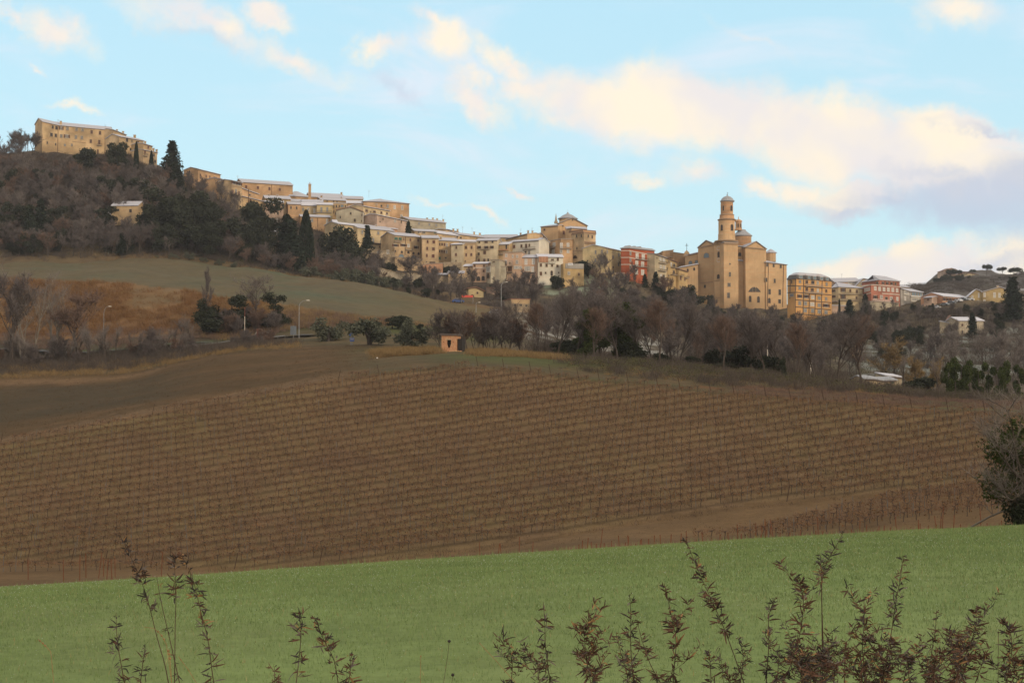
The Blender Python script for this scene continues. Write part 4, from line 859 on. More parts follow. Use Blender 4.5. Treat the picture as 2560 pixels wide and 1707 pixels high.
dT = 645.5; kT = dT / FP / 4.9; cT = P3(1640 + 866 / 4.9, 600, dT + 1)
def lath(name, prof, mat, cx, dd, sm_=False, n=30):
    m = MB(); k = dd / FP / 4.9; c = P3(1640 + cx / 4.9, 600, dd); m.lathe(c, [(r * k, zl(y, dd)) for r, y in prof], n)
    o = m.part(name, M[mat], cw, sm_); return c, k
c, k = lath('bell_tower', [(112, 690), (112, 642), (106, 640), (104, 575), (106, 572), (104, 568), (101, 562), (100, 400)], 'church', 866, dT)
lath('cornice', [(100, 404), (112, 396), (114, 388), (96, 380)], 'cornice', 868, dT)
lath('cornice', [(125, 672), (145, 662), (145, 650), (110, 640)], 'cornice', 860, dT)
lath('bell_tower', [(92, 384), (88, 345), (86, 335), (80, 330), (76, 325), (76, 172)], 'tower', 870, dT)
lath('cornice', [(86, 340), (92, 334), (86, 328), (78, 324)], 'cornice', 870, dT)
lath('dome', [(76, 178), (90, 166), (90, 160), (78, 150), (66, 130), (45, 112), (20, 101), (6, 97), (5, 85), (9, 80), (5, 76)], 'lead', 876, dT)
m = MB(); q = P3(1640 + 877 / 4.9, 470 + 80 / 4.9, dT); m.tube([q, q + UP * 1.0], [.08, .06], 4); m.box(q + UP * .75, (.35, 0, 0), (0, .05, 0), (0, 0, .05)); m.part('cross', M['rail'], cw)
def cylwin(cx, dd, rpx, items):
    k = dd / FP / 4.9; c = P3(1640 + cx / 4.9, 600, dd); r = rpx * k
    for x, y, w, h in items:
        o = (x - cx) * k; a = math.asin(max(-.95, min(.95, o / r))); n = Vector((math.sin(a), -math.cos(a), 0)); t = Vector((math.cos(a), math.sin(a), 0))
        window(cw, Vector((c.x, c.y, 0)) + n * (r + .02) + UP * zl(y, dd - r), n, t, w * k / max(.4, math.cos(a)), h * k, 'a')
cylwin(866, dT, 100, [(797, 482, 22, 72), (918, 482, 30, 76)])
cylwin(870, dT, 76, [(820, 245, 14, 62), (916, 245, 24, 66)])
dD = 664
lath('drum', [(108, 720), (108, 592)], 'tower', 1060, dD); lath('drum_roof', [(108, 600), (124, 592), (124, 584), (108, 572), (70, 545), (45, 520), (44, 512)], 'lead', 1055, dD)
lath('lantern', [(46, 520), (46, 505), (40, 500), (38, 420), (46, 412), (46, 405), (34, 395), (18, 386), (4, 382), (3, 350)], 'tower', 1012, dD - 1, n=8)
cylwin(1012, dD - 1, 38, [(1003, 457, 12, 42), (1033, 460, 10, 42)])
lath('drum', [(62, 905), (62, 790)], 'church', 1405, 655, n=10); lath('drum_roof', [(62, 802), (76, 800), (76, 792), (50, 775), (8, 748)], 'snow', 1405, 655, n=10)
# orange apartment block
b = B(8, 'apartment_block', 'orange apartment block with grey bands and a dark mansard roof beside the big church', HO, 602, [(185, 388), (320, 374), (908, 418)], 1110, 'orange', ('none', 0), D=13, ext=8, sideL=True, amax=70)
b.wins('390,418,32,46,g 385,525,36,44,g 383,655,40,50,o 385,770,42,60,g 490,660,48,50,o 480,775,46,56,g 475,888,48,56,g 598,675,48,50,w 590,787,56,48,w 595,895,48,56,g 705,687,44,48,g 703,802,44,52,g 703,907,48,56,g 825,460,28,52,g 818,570,30,50,b 817,700,32,54,g 815,808,60,50,o 815,920,48,54,g 500,425,40,50,b 598,432,50,50 680,440,30,50,p 500,542,40,60,b 590,555,46,56,b 680,562,30,60,w 258,420,14,56 258,640,60,40,g 730,1015,100,40,u')
b.balc(606, 500, 290, 26, 'slab', 'grsh').balc(602, 612, 290, 26, 'slab', 'grsh')
for a in ((320, 485, 905, 528), (320, 592, 902, 636), (320, 715, 900, 762), (320, 830, 892, 880), (320, 940, 885, 995), (186, 490, 320, 487), (186, 600, 320, 594)): b.strip(*a, h=.35, mat='band', proud=.1, name='floor_band')
for a in ((450, 385, 440, 960), (545, 615, 535, 970), (642, 620, 632, 985), (752, 405, 738, 990), (322, 376, 318, 990), (234, 386, 228, 700)): b.strip(*a, h=.35, mat='band', proud=.13, name='pillar')
e = [b.P[0], b.P[1], b.P[2], b.Bk[2], b.Bk[0]]; cen = sum(e, Vector()) / 5; mid1 = []; top = []
m = MB(); out_ = [cen + (p - cen) * 1.05 for p in e]; H1 = 118 / 6.533 / FP * 602
for p in out_: p.z = e[1].z
in_ = [cen + (p - cen) * .90 + UP * 0 for p in e]
for p in in_: p.z = e[1].z + 72 / 6.533 / FP * 602
rg = [cen + (p - cen) * .62 for p in e]
for p in rg: p.z = e[1].z + 118 / 6.533 / FP * 602
for i in range(5):
    j = (i + 1) % 5; m.poly([out_[i], out_[j], in_[j], in_[i]], 0); m.poly([in_[i], in_[j], rg[j], rg[i]], 1)
m.poly(rg, 1); m.poly(out_[::-1], 0); m.part('roof', [M['mansard'], M['snow2']], b.root)
f0 = (out_[1] + in_[1]) / 2; f1 = (out_[2] + in_[2]) / 2; nn = b.N[1]; tt = b.T[1]; L_ = (f1 - f0).length
for i, w_ in ((.09, 2.2), (.32, 1.8), (.48, 1.8), (.68, 2.0), (.84, 1.8)):
    q = f0 + (f1 - f0) * i + nn * .35; m = MB(); m.box(q, tt * w_ / 2, nn * .7, UP * .75, 0); m.box(q + nn * .71, tt * (w_ / 2 - .2), nn * .02, UP * .5, 1); m.part('dormer', [M['concrete'], M['bluew']], b.root)
# right side houses
b = B(8, 'house', 'ochre house with a hipped snowy roof and balconies right of the orange block', HO, 642, [(905, 522), (1020, 500), (1412, 524)], 810, 'cream2', ('hip', 58), D=12, ang=[-42, 8])
b.wins('930,570,20,40,o 962,565,20,40 1095,555,44,60,o 1212,565,30,50,b 1320,578,30,52,b 1095,665,44,60,o 1315,685,26,50,b 945,660,60,34,b').balc(1215, 624, 380, 22).balc(1200, 728, 390, 24).strip(905, 745, 1020, 740, .5, 'slab', 'terrace', 1.5)
b = B(8, 'retaining_wall', 'tan garden wall below the house with the hipped snowy roof', 'wall', 634, [(905, 810), (1140, 815)], 870, 'pink', ('flat', 0), D=1, roofmat='snow')
b = B(8, 'house', 'peach house with a long snowy roof behind the hipped ochre house', HO, 690, [(960, 425), (1385, 415)], 520, 'peach', ('gable', 55), D=14, ang=8); b.wins('1250,435,130,34,p').ant((1072, 290, 60))
b = B(8, 'house', 'cream gabled house left of the red brick house', HO, 688, [(1310, 478), (1640, 400)], 520, 'cream', ('front', 0), D=12, peak=(1420, 370), ang=4, roofmat='snow'); b.wins('1395,460,24,40,g 1465,430,20,14,b')
b = B(8, 'house', 'red brick house with white bands and a hipped attic roof on the right of town', HO, 642, [(1412, 512), (1553, 474), (2022, 510)], 780, 'redbrick', ('flat', 0), D=13, roofmat='bandw', sideL=True, amax=70)
b.wins('1620,530,36,58,w 1690,538,36,58,w 1762,543,36,58,w 1833,548,36,58,w 1905,553,36,58,w 1975,560,34,58,w 1457,555,22,56,w 1490,548,22,54,w 1524,540,22,54,w 1620,670,40,50,o 1720,670,40,50,p 1800,690,40,40 1880,690,40,40,p 1980,700,30,60,w')
b.strip(1553, 598, 2018, 632, .35, 'bandw').strip(1414, 640, 1553, 600, .35, 'bandw').balc(1730, 740, 350, 26, 'bandw', 'whsh')
up = Bld(8, 'tmp', 'x', 'x', 646, [(1606, 398), (1682, 385), (2020, 410)], 520, 'redbrick', ('hip', 60), D=9, roofmat='snow'); up.wins('1655,438,30,36 1745,442,26,44,o 1812,446,26,44,o 1885,450,26,44,o 1950,455,26,40')
for o in list(up.root.children): o.parent = b.root; o.location = o.location + up.root.location - b.root.location
bpy.data.objects.remove(up.root)
b = B(8, 'carport', 'concrete terrace with three dark garage openings under the red brick house', 'terrace', 634, [(1535, 752), (2005, 768)], 960, 'grey', ('flat', 0), D=10, roofmat='slab'); b.wins('1650,920,90,44 1775,925,120,44 1920,935,110,44 ').balc(1920, 890, 130, 30, 'slab', 'metal')
b = B(9, 'house', 'grey house with a pinkish roof and a glazed veranda right of the red brick house', HO, 652, [(80, 575), (240, 628), (478, 645)], 840, 'concrete', ('gable', 60), D=12, roofmat='snow', amax=50)
b.wins('180,650,70,50,p 160,755,30,70,w 300,675,40,60,u 345,678,40,60,u 395,682,36,60,u 440,685,36,60,u 340,775,120,50,p').strip(245, 715, 475, 728, .5, 'whsh', 'veranda_sill', .8)
B(9, 'house', 'low snowy roofed house behind the grey house with glazed veranda', HO, 684, [(60, 550), (240, 558)], 640, 'cream', ('gable', 40), D=10)
b = B(9, 'annexe', 'small pink annexe between the grey house and the bright orange one', HO, 640, [(495, 745), (640, 738)], 850, 'pink', ('gable', 20), D=8, roofmat='snow'); b.wins('575,780,50,34,r')
b = B(9, 'house', 'bright orange low house with a brilliant white snow roof', HO, 640, [(825, 712), (1300, 752)], 880, 'salmon', ('gable', 58), D=11, roofmat='snowfull')
b.wins('857,768,36,54,o 922,775,30,54,o 975,778,30,54,o 1045,788,34,54,o 1105,790,30,54,o 1162,793,30,54,o 1277,815,16,40,r')
b = B(9, 'house', 'mustard house gable with tall pale windows, right half of the double gabled pair', HO, 645, [(1540, 640), (2030, 612)], 900, 'mustard', ('front', 0), D=15, peak=(1850, 552), ang=-4, roofmat='snowfull'); b.wins('1578,690,32,80,w 1755,695,36,90,w 1842,700,32,80,w 1955,705,26,60,w 1575,820,36,80,w 1700,840,30,70,p').chim((1810, 530))
b = B(9, 'house', 'mustard house gable, narrower left half of the double gabled pair', HO, 647, [(1308, 702), (1540, 640)], 900, 'mustard', ('front', 0), D=15, peak=(1430, 592), ang=-10, roofmat='snowfull'); b.wins('1360,740,26,70,w 1475,700,22,80,w 1465,825,26,70,w 1365,850,40,50,w').chim((1425, 615))
b = B(9, 'stone_house', 'stone walled house with a white roof and two brown windows in the right valley', HO, 540, [(1112, 1150), (1560, 1152)], 1410, 'rubble', ('gable', 56), D=9, roofmat='snowfull', ang=16); b.wins('1180,1230,32,46,b 1180,1350,34,50 1075,1145,14,40,b').chim((1300, 1085))
b = B(9, 'barn', 'tiny white pointed gable beside the stone walled house', 'shed', 548, [(905, 1165), (1015, 1150)], 1210, 'white', ('front', 0), D=4, peak=(968, 1060), ang=-6, roofmat='tile', over=.15); b.wins('935,1155,20,18 985,1130,10,14')
b = B(9, 'wall', 'low pale wall left of the tiny white gable', 'wall', 546, [(790, 1165), (1010, 1210)], 1250, 'cream', ('flat', 0), D=1, roofmat='snow', ang=2)
for lb, ch_, pk_, wl in (('red roofed house left end of the far hilltop', [(850, 262), (1060, 240)], (985, 218), 'pink'), ('low gabled house under the far hilltop tree line at left', [(862, 352), (975, 346)], (915, 306), 'concrete'), ('white walled low house between the hilltop umbrella pines', [(1190, 310), (1470, 335)], (1240, 288), 'cream')):
    b = B(9, 'house', lb, HO, 1105, ch_, 400, wl, ('front', 0), D=12, peak=pk_, ang=6, roofmat='tile'); b.wins('%d,%d,12,16 %d,%d,12,16' % (ch_[0][0] + 60, ch_[0][1] + 14, ch_[1][0] - 60, ch_[1][1] + 20))
B(9, 'house', 'pale house at the right edge on the far hilltop', HO, 1110, [(2160, 330), (2300, 300)], 400, 'cream', ('gable', 16), D=10, ang=6).wins('2230,345,14,20')
# lower edge of the town, walls and outbuildings
b = B(4, 'retaining_wall', 'long stained stone retaining wall under the terrace ledge houses', 'wall', 590, [(140, 668), (700, 728)], 950, 'stone', ('flat', 0), D=3, roofmat='stone', ang=10); b.wins('585,720,40,60,p 420,720,30,30,g')
b = B(4, 'retaining_wall', 'smooth tan wall below the house with arched cellar windows', 'wall', 590, [(700, 800), (1145, 850)], 980, 'tan2', ('flat', 0), D=3, roofmat='slab', ang=6); b.wins('760,842,12,18')
b = B(4, 'retaining_wall', 'orange brick retaining wall in front of the garage door', 'wall', 578, [(1118, 965), (1210, 918), (1480, 905)], 1090, 'salmon', ('flat', 0), D=3, roofmat='slab', ang=[20, -6])
b = B(4, 'stone_wall', 'pale rubble stone wall with small square holes above the olive bushes', 'wall', 556, [(430, 975), (790, 1080)], 1270, 'rubble', ('flat', 0), D=2, roofmat='stone', ang=4); b.wins('590,1022,14,16 632,1024,14,16 565,1062,16,18')
b = B(4, 'stone_wall', 'pale stone wall running from the bare tree to the low white roofs', 'wall', 562, [(770, 1065), (1300, 1085)], 1220, 'rubble', ('flat', 0), D=2, roofmat='stone', ang=4)
b = B(4, 'outbuilding', 'left of two low white roofed outbuildings below the brick retaining wall', HO, 566, [(1285, 1090), (1572, 1092)], 1230, 'stone', ('shed', 22), D=6, roofmat='snow'); b.wins('1300,1120,16,24 1290,1190,16,24')
b = B(4, 'outbuilding', 'low snowy roofed outbuilding with dark doorway below the brick retaining wall', HO, 564, [(1572, 1064), (1826, 1064)], 1270, 'tan2', ('shed', 30), D=7, roofmat='snow2'); b.wins('1645,1100,20,28 1787,1100,18,28 1637,1225,28,70,D 1780,1190,18,26,r')
b = B(4, 'hedge_wall', 'dark garden wall with bushes below the narrow stained yellow house', 'wall', 588, [(1490, 880), (1790, 890)], 1000, 'stone', ('none', 0), D=3)
b = B(5, 'farmhouse', 'low ochre farmhouse with dark red roof and arched door', HO, 520, [(175, 1180), (385, 1215)], 1310, 'yellow', ('front', 0), D=12, peak=(280, 1165), ang=10, roofmat='tile', over=.6); b.wins('228,1288,46,42,a 300,1245,24,30,b')
b = B(5, 'shed', 'small brown shed with a window right of the low farmhouse', 'shed', 525, [(515, 1178), (632, 1182)], 1245, 'pink', ('shed', 8), D=6, roofmat='tile'); b.wins('570,1205,80,24,d')
b = B(5, 'unfinished_house', 'unfinished grey block house with a brown upper band among the bare trees', HO, 470, [(772, 1335), (1032, 1340)], 1490, 'stone', ('flat', 0), D=9, roofmat='tile'); b.wins('825,1415,40,32 905,1415,40,32 985,1425,34,32').strip(775, 1362, 1030, 1366, 1.5, 'tan', 'brown_band', .06)
b = B(2, 'cottage', 'tan cottage under the dark trees with a snow dusted roof', HO, 556, [(1160, 1108), (1400, 1118)], 1460, 'cream2', ('gable', 50), D=8, roofmat='snow2'); b.wins('1292,1370,40,36 1370,1180,20,40 1230,1200,20,40')
b = B(2, 'shed', 'open fronted dark shed with a pale roof under the big evergreens', 'shed', 545, [(770, 1310), (905, 1310)], 1400, 'dark', ('shed', 40), D=5, roofmat='snow'); b.strip(778, 1320, 778, 1400, .3, 'ltsh', 'post').strip(900, 1320, 900, 1410, .3, 'ltsh', 'post')
b = B(10, 'villa', 'low ochre villa with green shutters and grey roof below the right slope', HO, 300, [(5, 655), (90, 655), (185, 672), (315, 668)], 770, 'cream2', ('gable', 30), D=9, roofmat='lead', ang=[2, 12, 2]); b.wins('280,685,26,28,t 112,742,26,34,t 150,700,20,20 40,690,20,24')
b = B(10, 'garden_house', 'snow roofed garden house behind the ochre villa', 'shed', 318, [(210, 622), (370, 640)], 700, 'cream', ('shed', 26), D=6, roofmat='snowfull', ang=6)
b = B(8, 'hut', 'tiny ochre hut with a white roof on the right slope', 'shed', 430, [(1240, 1430), (1395, 1440)], 1530, 'ochre', ('shed', 12), D=3, roofmat='snowfull', ang=4); b.wins('1280,1480,20,40,D 1340,1480,20,40')
# ---------------------------------------------------------------- plants: mesh variants
RS = np.random.RandomState
def mtl(k, col, var=.35, scale=1.0, col2=None, rough=.95): M[k] = simple(k, col, rough, var, scale, col2=col2, spec=.1); return M[k]
mtl('bark', (.085, .07, .06)); mtl('bark_pale', (.26, .23, .19)); mtl('twigs', (.135, .115, .108), .35, .4, (.095, .080, .077))
mtl('twigs_red', (.17, .115, .09), .35, .4); mtl('twigs_grey', (.19, .165, .15), .3, .4); mtl('twigs_ochre', (.27, .19, .09), .35, .6)
mtl('conifer', (.028, .040, .026), .5, .7); mtl('cypress_green', (.022, .034, .020), .5, .8); mtl('ever', (.042, .050, .032), .5, .6)
mtl('olive', (.11, .12, .085), .4, 1.2); mtl('ivy', (.060, .080, .024), .5, .8); mtl('umbrella', (.030, .042, .026), .4, .5)
mtl('drytuft', (.115, .078, .045), .4, .5); mtl('shrubmix', (.075, .075, .042), .4, .6); mtl('drygrass', (.25, .17, .08), .4, .8); mtl('brushdark', (.095, .078, .066), .4, .4)
mtl('brushor', (.225, .122, .052), .45, .5); mtl('brushgr', (.10, .10, .045), .4, .5)

class Tri:
    """triangle soup with two slots: wood (0) and crown (1)"""
    def __init__(s, seed): s.r = RS(seed); s.W = MB(); s.V = []; 
    def twig(s, p, d, L, w):
        d = d / (np.linalg.norm(d) + 1e-9); a = np.cross(d, s.r.randn(3)); a /= np.linalg.norm(a) + 1e-9
        s.V += [p - a * w / 2, p + a * w / 2, p + d * L]
    def leaf(s, p, size, up=.0):
        n = s.r.randn(3); n[2] += up; n /= np.linalg.norm(n); a = np.cross(n, s.r.randn(3)); a /= np.linalg.norm(a) + 1e-9; b = np.cross(n, a)
        q = size * (.6 + s.r.rand() * .8); s.V += [p - a * q * .5, p + a * q * .5, p + b * q]
    def crown(s, name, mat):
        V = np.array(s.V); return fastmesh(name, V, np.arange(len(V)).reshape(-1, 3), mat)
def bare_variant(seed, h=10, spread=.5, split=.22, nl=6, tw=.045, twn=14, upr=.55, barkm='bark', twm='twigs', multi=1, tl=1.0):
    T = Tri(seed); r = T.r
    def limb(p, d, L, r0, lev):
        n = 4 if lev < 2 else 3; pts = [p.copy()]; q = p.copy(); dd = d.copy()
        for i in range(n):
            dd = dd + r.randn(3) * .13 + np.array([0, 0, .06]); dd /= np.linalg.norm(dd); q = q + dd * L / n; pts.append(q.copy())
        rad = [max(.012, r0 * (1 - .6 * i / n)) for i in range(n + 1)]
        if lev <= 2: T.W.tube(pts, rad, 5 if lev == 0 else 4 if lev == 1 else 3, cap=False)
        else:
            for i in range(n): T.twig(pts[i], pts[i + 1] - pts[i], np.linalg.norm(pts[i + 1] - pts[i]) * 1.2, r0 * 2)
        if lev == 3:
            for _ in range(twn):
                k = r.randint(0, n); f = r.rand(); b = pts[k] * (1 - f) + pts[k + 1] * f
                T.twig(b, dd * .6 + r.randn(3) * .55 + np.array([0, 0, .35]), h * .085 * (.5 + r.rand()) * tl, tw)
            return
        kids = {0: nl, 1: 5, 2: 4}[lev]
        for j in range(kids):
            f = (split if lev == 0 else .25) + (1 - (split if lev == 0 else .25)) * (j + r.rand() * .8) / kids; f = min(f, .99)
            k = int(f * n); b = pts[k] * (1 - (f * n - k)) + pts[min(k + 1, n)] * (f * n - k)
            ang = r.rand() * 6.28; perp = np.array([math.cos(ang), math.sin(ang), 0])
            nd_ = dd * upr + perp * (spread if lev == 0 else .6) + np.array([0, 0, .25]) + r.randn(3) * .12; nd_ /= np.linalg.norm(nd_)
            limb(b, nd_, L * ({0: .52, 1: .55, 2: .55}[lev]) * (.75 + r.rand() * .4) * (1.15 - .45 * (f if lev == 0 else 0)), rad[k] * .6, lev + 1)
    for i in range(multi):
        a = r.rand() * 6.28; o = np.array([math.cos(a), math.sin(a), 0]) * (.35 if multi > 1 else 0)
        limb(o, np.array([o[0] * .7, o[1] * .7, 1.0]), h * .78 * (1 if multi == 1 else .8 + .2 * r.rand()), h * .018 / multi ** .5, 0)
    return (T.W.mesh('trunk', M[barkm]), T.crown('crown', M[twm]))
def blobs_variant(seed, blobs, n, size, mat, trunk=None, hollow=.55, barkm='bark'):
    T = Tri(seed); r = T.r; tot = sum(b[3] * b[4] * b[5] for b in blobs)
    for (x, y, z, a, b_, c) in blobs:
        for _ in range(int(n * a * b_ * c / tot)):
            v = r.randn(3); v /= np.linalg.norm(v); k = hollow + (1 - hollow) * r.rand() ** .6; k *= 1 + .16 * math.sin(v[0] * 7 + x * 3) * math.sin(v[2] * 6 + y)
            T.leaf(np.array([x + v[0] * a * k, y + v[1] * b_ * k, z + v[2] * c * k]), size)
    if trunk: 
        for pts, rad in trunk: T.W.tube(pts, rad, 6, cap=False)
    else: T.W.tube([(0, 0, -.5), (0, 0, 1)], [.2, .15], 5)
    return (T.W.mesh('trunk', M[barkm]), T.crown('crown', M[mat]))
def cypress_variant(seed, h=10, w=1.1):
    T = Tri(seed); r = T.r; T.W.tube([(0, 0, -.6), (0, 0, h * .6)], [.22, .08], 5)
    for _ in range(2600):
        f = r.rand() ** .9; rad = w * min(1, (f * 7) ** .6) * (1 - f ** 2.6) ** .8 * (.75 + .25 * r.rand()); a = r.rand() * 6.28
        T.twig(np.array([rad * math.cos(a) * .9, rad * math.sin(a) * .9, .4 + f * (h - .8)]), np.array([math.cos(a) * .35, math.sin(a) * .35, 1]), .55, .26)
    return (T.W.mesh('trunk', M['bark']), T.crown('crown', M['cypress_green']))
def conifer_variant(seed, h=12, w=3.4, droop=.15, n=34, mat='conifer'):
    T = Tri(seed); r = T.r; T.W.tube([(0, 0, -.6), (0, 0, h)], [h * .022, .03], 6)
    for i in range(n):
        f = (i + .5) / n; z = h * (.08 + .92 * f); L = w * (1 - f) ** .75 * (.8 + r.rand() * .35) + .2
        for j in range(9):
            a = r.rand() * 6.28; l = L * (.7 + .45 * r.rand()); d = np.array([math.cos(a), math.sin(a), -droop + .25 * f]); p0 = np.array([0, 0, z])
            for k in range(11):
                g = .15 + .85 * k / 10; p = p0 + d * l * g
                T.leaf(p + r.randn(3) * .13, .55 * (1.15 - .5 * g) + .12, .8)
    return (T.W.mesh('trunk', M['bark']), T.crown('crown', M[mat]))
def pine_variant(seed, h=10, w=4.4, th=5.0):
    T = Tri(seed); r = T.r; T.W.tube([(0, 0, -.8), (.1, 0, h * .35), (0, .1, h * .62)], [.26, .2, .17], 6)
    bl = []
    for i in range(11):
        a = r.rand() * 6.28; q = (r.rand() ** .5) * w * .72; bx, by = q * math.cos(a), q * math.sin(a)
        bz = h * .66 + (1 - (q / w) ** 2) * th * .42; bl.append((bx, by, bz))
        T.W.tube([(0, 0, h * .5), (bx * .55, by * .55, h * .64), (bx, by, bz - .3)], [.11, .08, .04], 4, cap=False)
    for bx, by, bz in bl:
        for _ in range(330):
            v = r.randn(3); v /= np.linalg.norm(v); k = .4 + .6 * r.rand()
            T.leaf(np.array([bx + v[0] * k * w * .34, by + v[1] * k * w * .34, bz + v[2] * k * th * (.42 if v[2] > 0 else .28)]), .42)
    return (T.W.mesh('trunk', M['bark']), T.crown('crown', M['umbrella']))
def olive_variant(seed):
    r = RS(seed); bl = [(r.randn() * .85, r.randn() * .8, 1.9 + r.randn() * .65, .55 + .5 * r.rand(), .75, .45 + .4 * r.rand()) for _ in range(15)]
    tr = [([(0, 0, -.3), (.15, 0, .8), (-.3 + r.rand() * .6, .1, 2.0)], [.28, .22, .1]), ([(.1, 0, .5), (.7, 0, 1.8)], [.16, .08]), ([(-.1, 0, .4), (-.6, .2, 1.9)], [.16, .08])]
    return blobs_variant(seed, bl, 3400, .20, 'olive', tr, .15)
V_BARE = [bare_variant(10 + i, 10, .42 + .12 * (i % 3), .2 + .05 * (i % 4), 6 + i % 3, .07, 20, .6) for i in range(6)]
V_BARER = [bare_variant(30 + i, 9, .5, .2, 7, .07, 20, .5, twm='twigs_red') for i in range(2)]
V_BAREG = [bare_variant(40 + i, 10, .45, .25, 7, .06, 17, .6, twm='twigs_grey') for i in range(2)]
V_NEAR = [bare_variant(50 + i, 12, .34 + .06 * i, .26, 8, .036, 26, .7, twm=('twigs', 'twigs_red', 'twigs')[i]) for i in range(3)]
V_BIRCH = [bare_variant(60 + i, 9, .5, .2, 5, .022, 6, .8, 'bark_pale', 'twigs_grey', 3) for i in range(2)]
V_SHR = [bare_variant(70 + i, 4.5, .6, .05, 7, .04, 12, .6, twm=('twigs', 'twigs_red')[i % 2], multi=3) for i in range(3)]
V_THIN = [bare_variant(80 + i, 6, .25, .3, 5, .03, 8, .9, twm='twigs_grey') for i in range(2)]
V_BIGEV = [blobs_variant(90 + i, [(RS(i * 99 + j).randn() * 2.3, RS(i * 99 + j + 50).randn() * 2.2, 2.6 + 8.4 * RS(i * 99 + j + 77).rand(), 1.2 + 1.4 * RS(j).rand(), 1.2 + 1.4 * RS(j).rand(), 1.0 + .9 * RS(j + 5).rand()) for j in range(20)], 9000, .40, 'ever', [([(0, 0, -1), (0, .2, 7)], [.4, .2])], .35) for i in range(2)]
V_EV = [blobs_variant(110 + i, [(RS(i * 7 + j).randn() * 1.0, RS(i * 7 + j + 50).randn() * 1.0, 1.4 + 3.8 * RS(i * 7 + j + 99).rand(), .7 + .9 * RS(j).rand(), .7 + .9 * RS(j).rand(), .6 + .7 * RS(j + 3).rand()) for j in range(13)], 4200, .30, 'ever', None, .3) for i in range(3)]
V_CON = [conifer_variant(130 + i, 12, 3.2 + i * .4) for i in range(2)]
V_CYP = [cypress_variant(140), cypress_variant(141, 10, 1.5)]
V_UMB = [pine_variant(150 + i, 10, 5.0 + .4 * i) for i in range(3)]
V_OLI = [olive_variant(160 + i) for i in range(3)]
V_DK = [blobs_variant(290 + i, [(RS(i * 8 + j).randn() * 1.2, RS(i * 8 + j + 50).randn() * 1.2, 1.0 + 7 * RS(i * 3 + j).rand(), .8 + RS(j).rand(), 1.2, .7 + .6 * RS(j + 9).rand()) for j in range(15)], 4200, .30, 'ever', [([(0, 0, -1), (.1, 0, 8.5)], [.22, .08])], .2) for i in range(2)]
V_BUSH = [blobs_variant(170 + i, [(RS(i * 5 + j).randn() * .7, RS(i * 5 + j + 50).randn() * .7, .7 + .8 * RS(i * 5 + j + 9).rand(), .9, .9, .8) for j in range(5)], 2000, .24, ('shrubmix', 'olive', 'ever')[i % 3], None, .4) for i in range(3)]
V_OCH = [bare_variant(180 + i, 9, .5, .15, 8, .07, 26, .6, twm='twigs_ochre') for i in range(2)]
V_IVY = [blobs_variant(190 + i, [(RS(i * 8 + j).randn() * .9, RS(i * 8 + j + 50).randn() * .9, 1.5 + j * .95, 1.1, 1.1, 1.0) for j in range(8)], 3800, .30, 'ivy', [([(0, 0, -1), (.1, 0, 8.5)], [.22, .08])], .4) for i in range(2)]
_rt = random.Random(7)
def plant(name, var, pos, h, h0, label, cat, group=None, wx=1.0, tilt=None):
    o = empty(name, pos - Vector((0, 0, .15)), label, cat, group, _rt.random() * 6.28)
    k = h / h0; o.scale = (k * wx, k * wx, k)
    for nm, me in (('trunk', var[0]), ('crown', var[1])): link(nm, me, o)
    return o
def on(px, py, lo, hi): return at(px, d_for(px, py, lo, hi))
occupied = []
def scatter_trees(name, variants, h0, n, pxr, dr, hr, label, cat, group, seed, avoid=None, wx=1.0, mind=3.5, cond=None):
    r = random.Random(seed); pts = []; tries = 0
    while len(pts) < n and tries < n * 60:
        tries += 1; px = r.uniform(*pxr); d = r.uniform(*dr); p = at(px, d)
        if cond and not cond(px, d): continue
        if any((p.x - q.x) ** 2 + (p.y - q.y) ** 2 < mind ** 2 for q in pts): continue
        pts.append(p)
    for p in pts:
        a = (name, r.choice(variants), p, r.uniform(*hr), h0, label, cat, group, wx * r.uniform(.85, 1.2))
        if name == 'bare_tree': DEFER.append(a)
        else: plant(*a)
DEFER = []
def flush_trees(limit):
    DEFER.sort(key=lambda a: -a[3] / a[2].y)
    for a in DEFER[:limit]: plant(*a)
    Vs, Ts, Ms = [], [], []; off = 0; mats = []
    for a in DEFER[limit:]:
        k = a[3] / a[4]; q = _rt.random() * 6.28; c, s_ = math.cos(q), math.sin(q)
        for me in a[1]:
            V, T_ = tri_of(me); mt = me.materials[0]
            if mt not in mats: mats.append(mt)
            X = V[:, 0] * k * a[8]; Y = V[:, 1] * k * a[8]
            Vs.append(np.stack([X * c - Y * s_ + a[2].x, X * s_ + Y * c + a[2].y, V[:, 2] * k + a[2].z - .15], 1)); Ts.append(T_ + off); off += len(V); Ms.append(np.full(len(T_), mats.index(mt)))
    if Vs: tag(link('distant_wood', fastmesh('distant_wood', np.concatenate(Vs), np.concatenate(Ts), mats, np.concatenate(Ms))), 'remaining small bare trees filling the distant wood on the slopes', 'wood', kind='stuff')
_tc = {}
def tri_of(me):
    if me.name not in _tc:
        me.calc_loop_triangles(); V = np.zeros(len(me.vertices) * 3, np.float32); me.vertices.foreach_get('co', V)
        T_ = np.zeros(len(me.loop_triangles) * 3, np.int32); me.loop_triangles.foreach_get('vertices', T_); _tc[me.name] = (V.reshape(-1, 3), T_.reshape(-1, 3))
    return _tc[me.name]
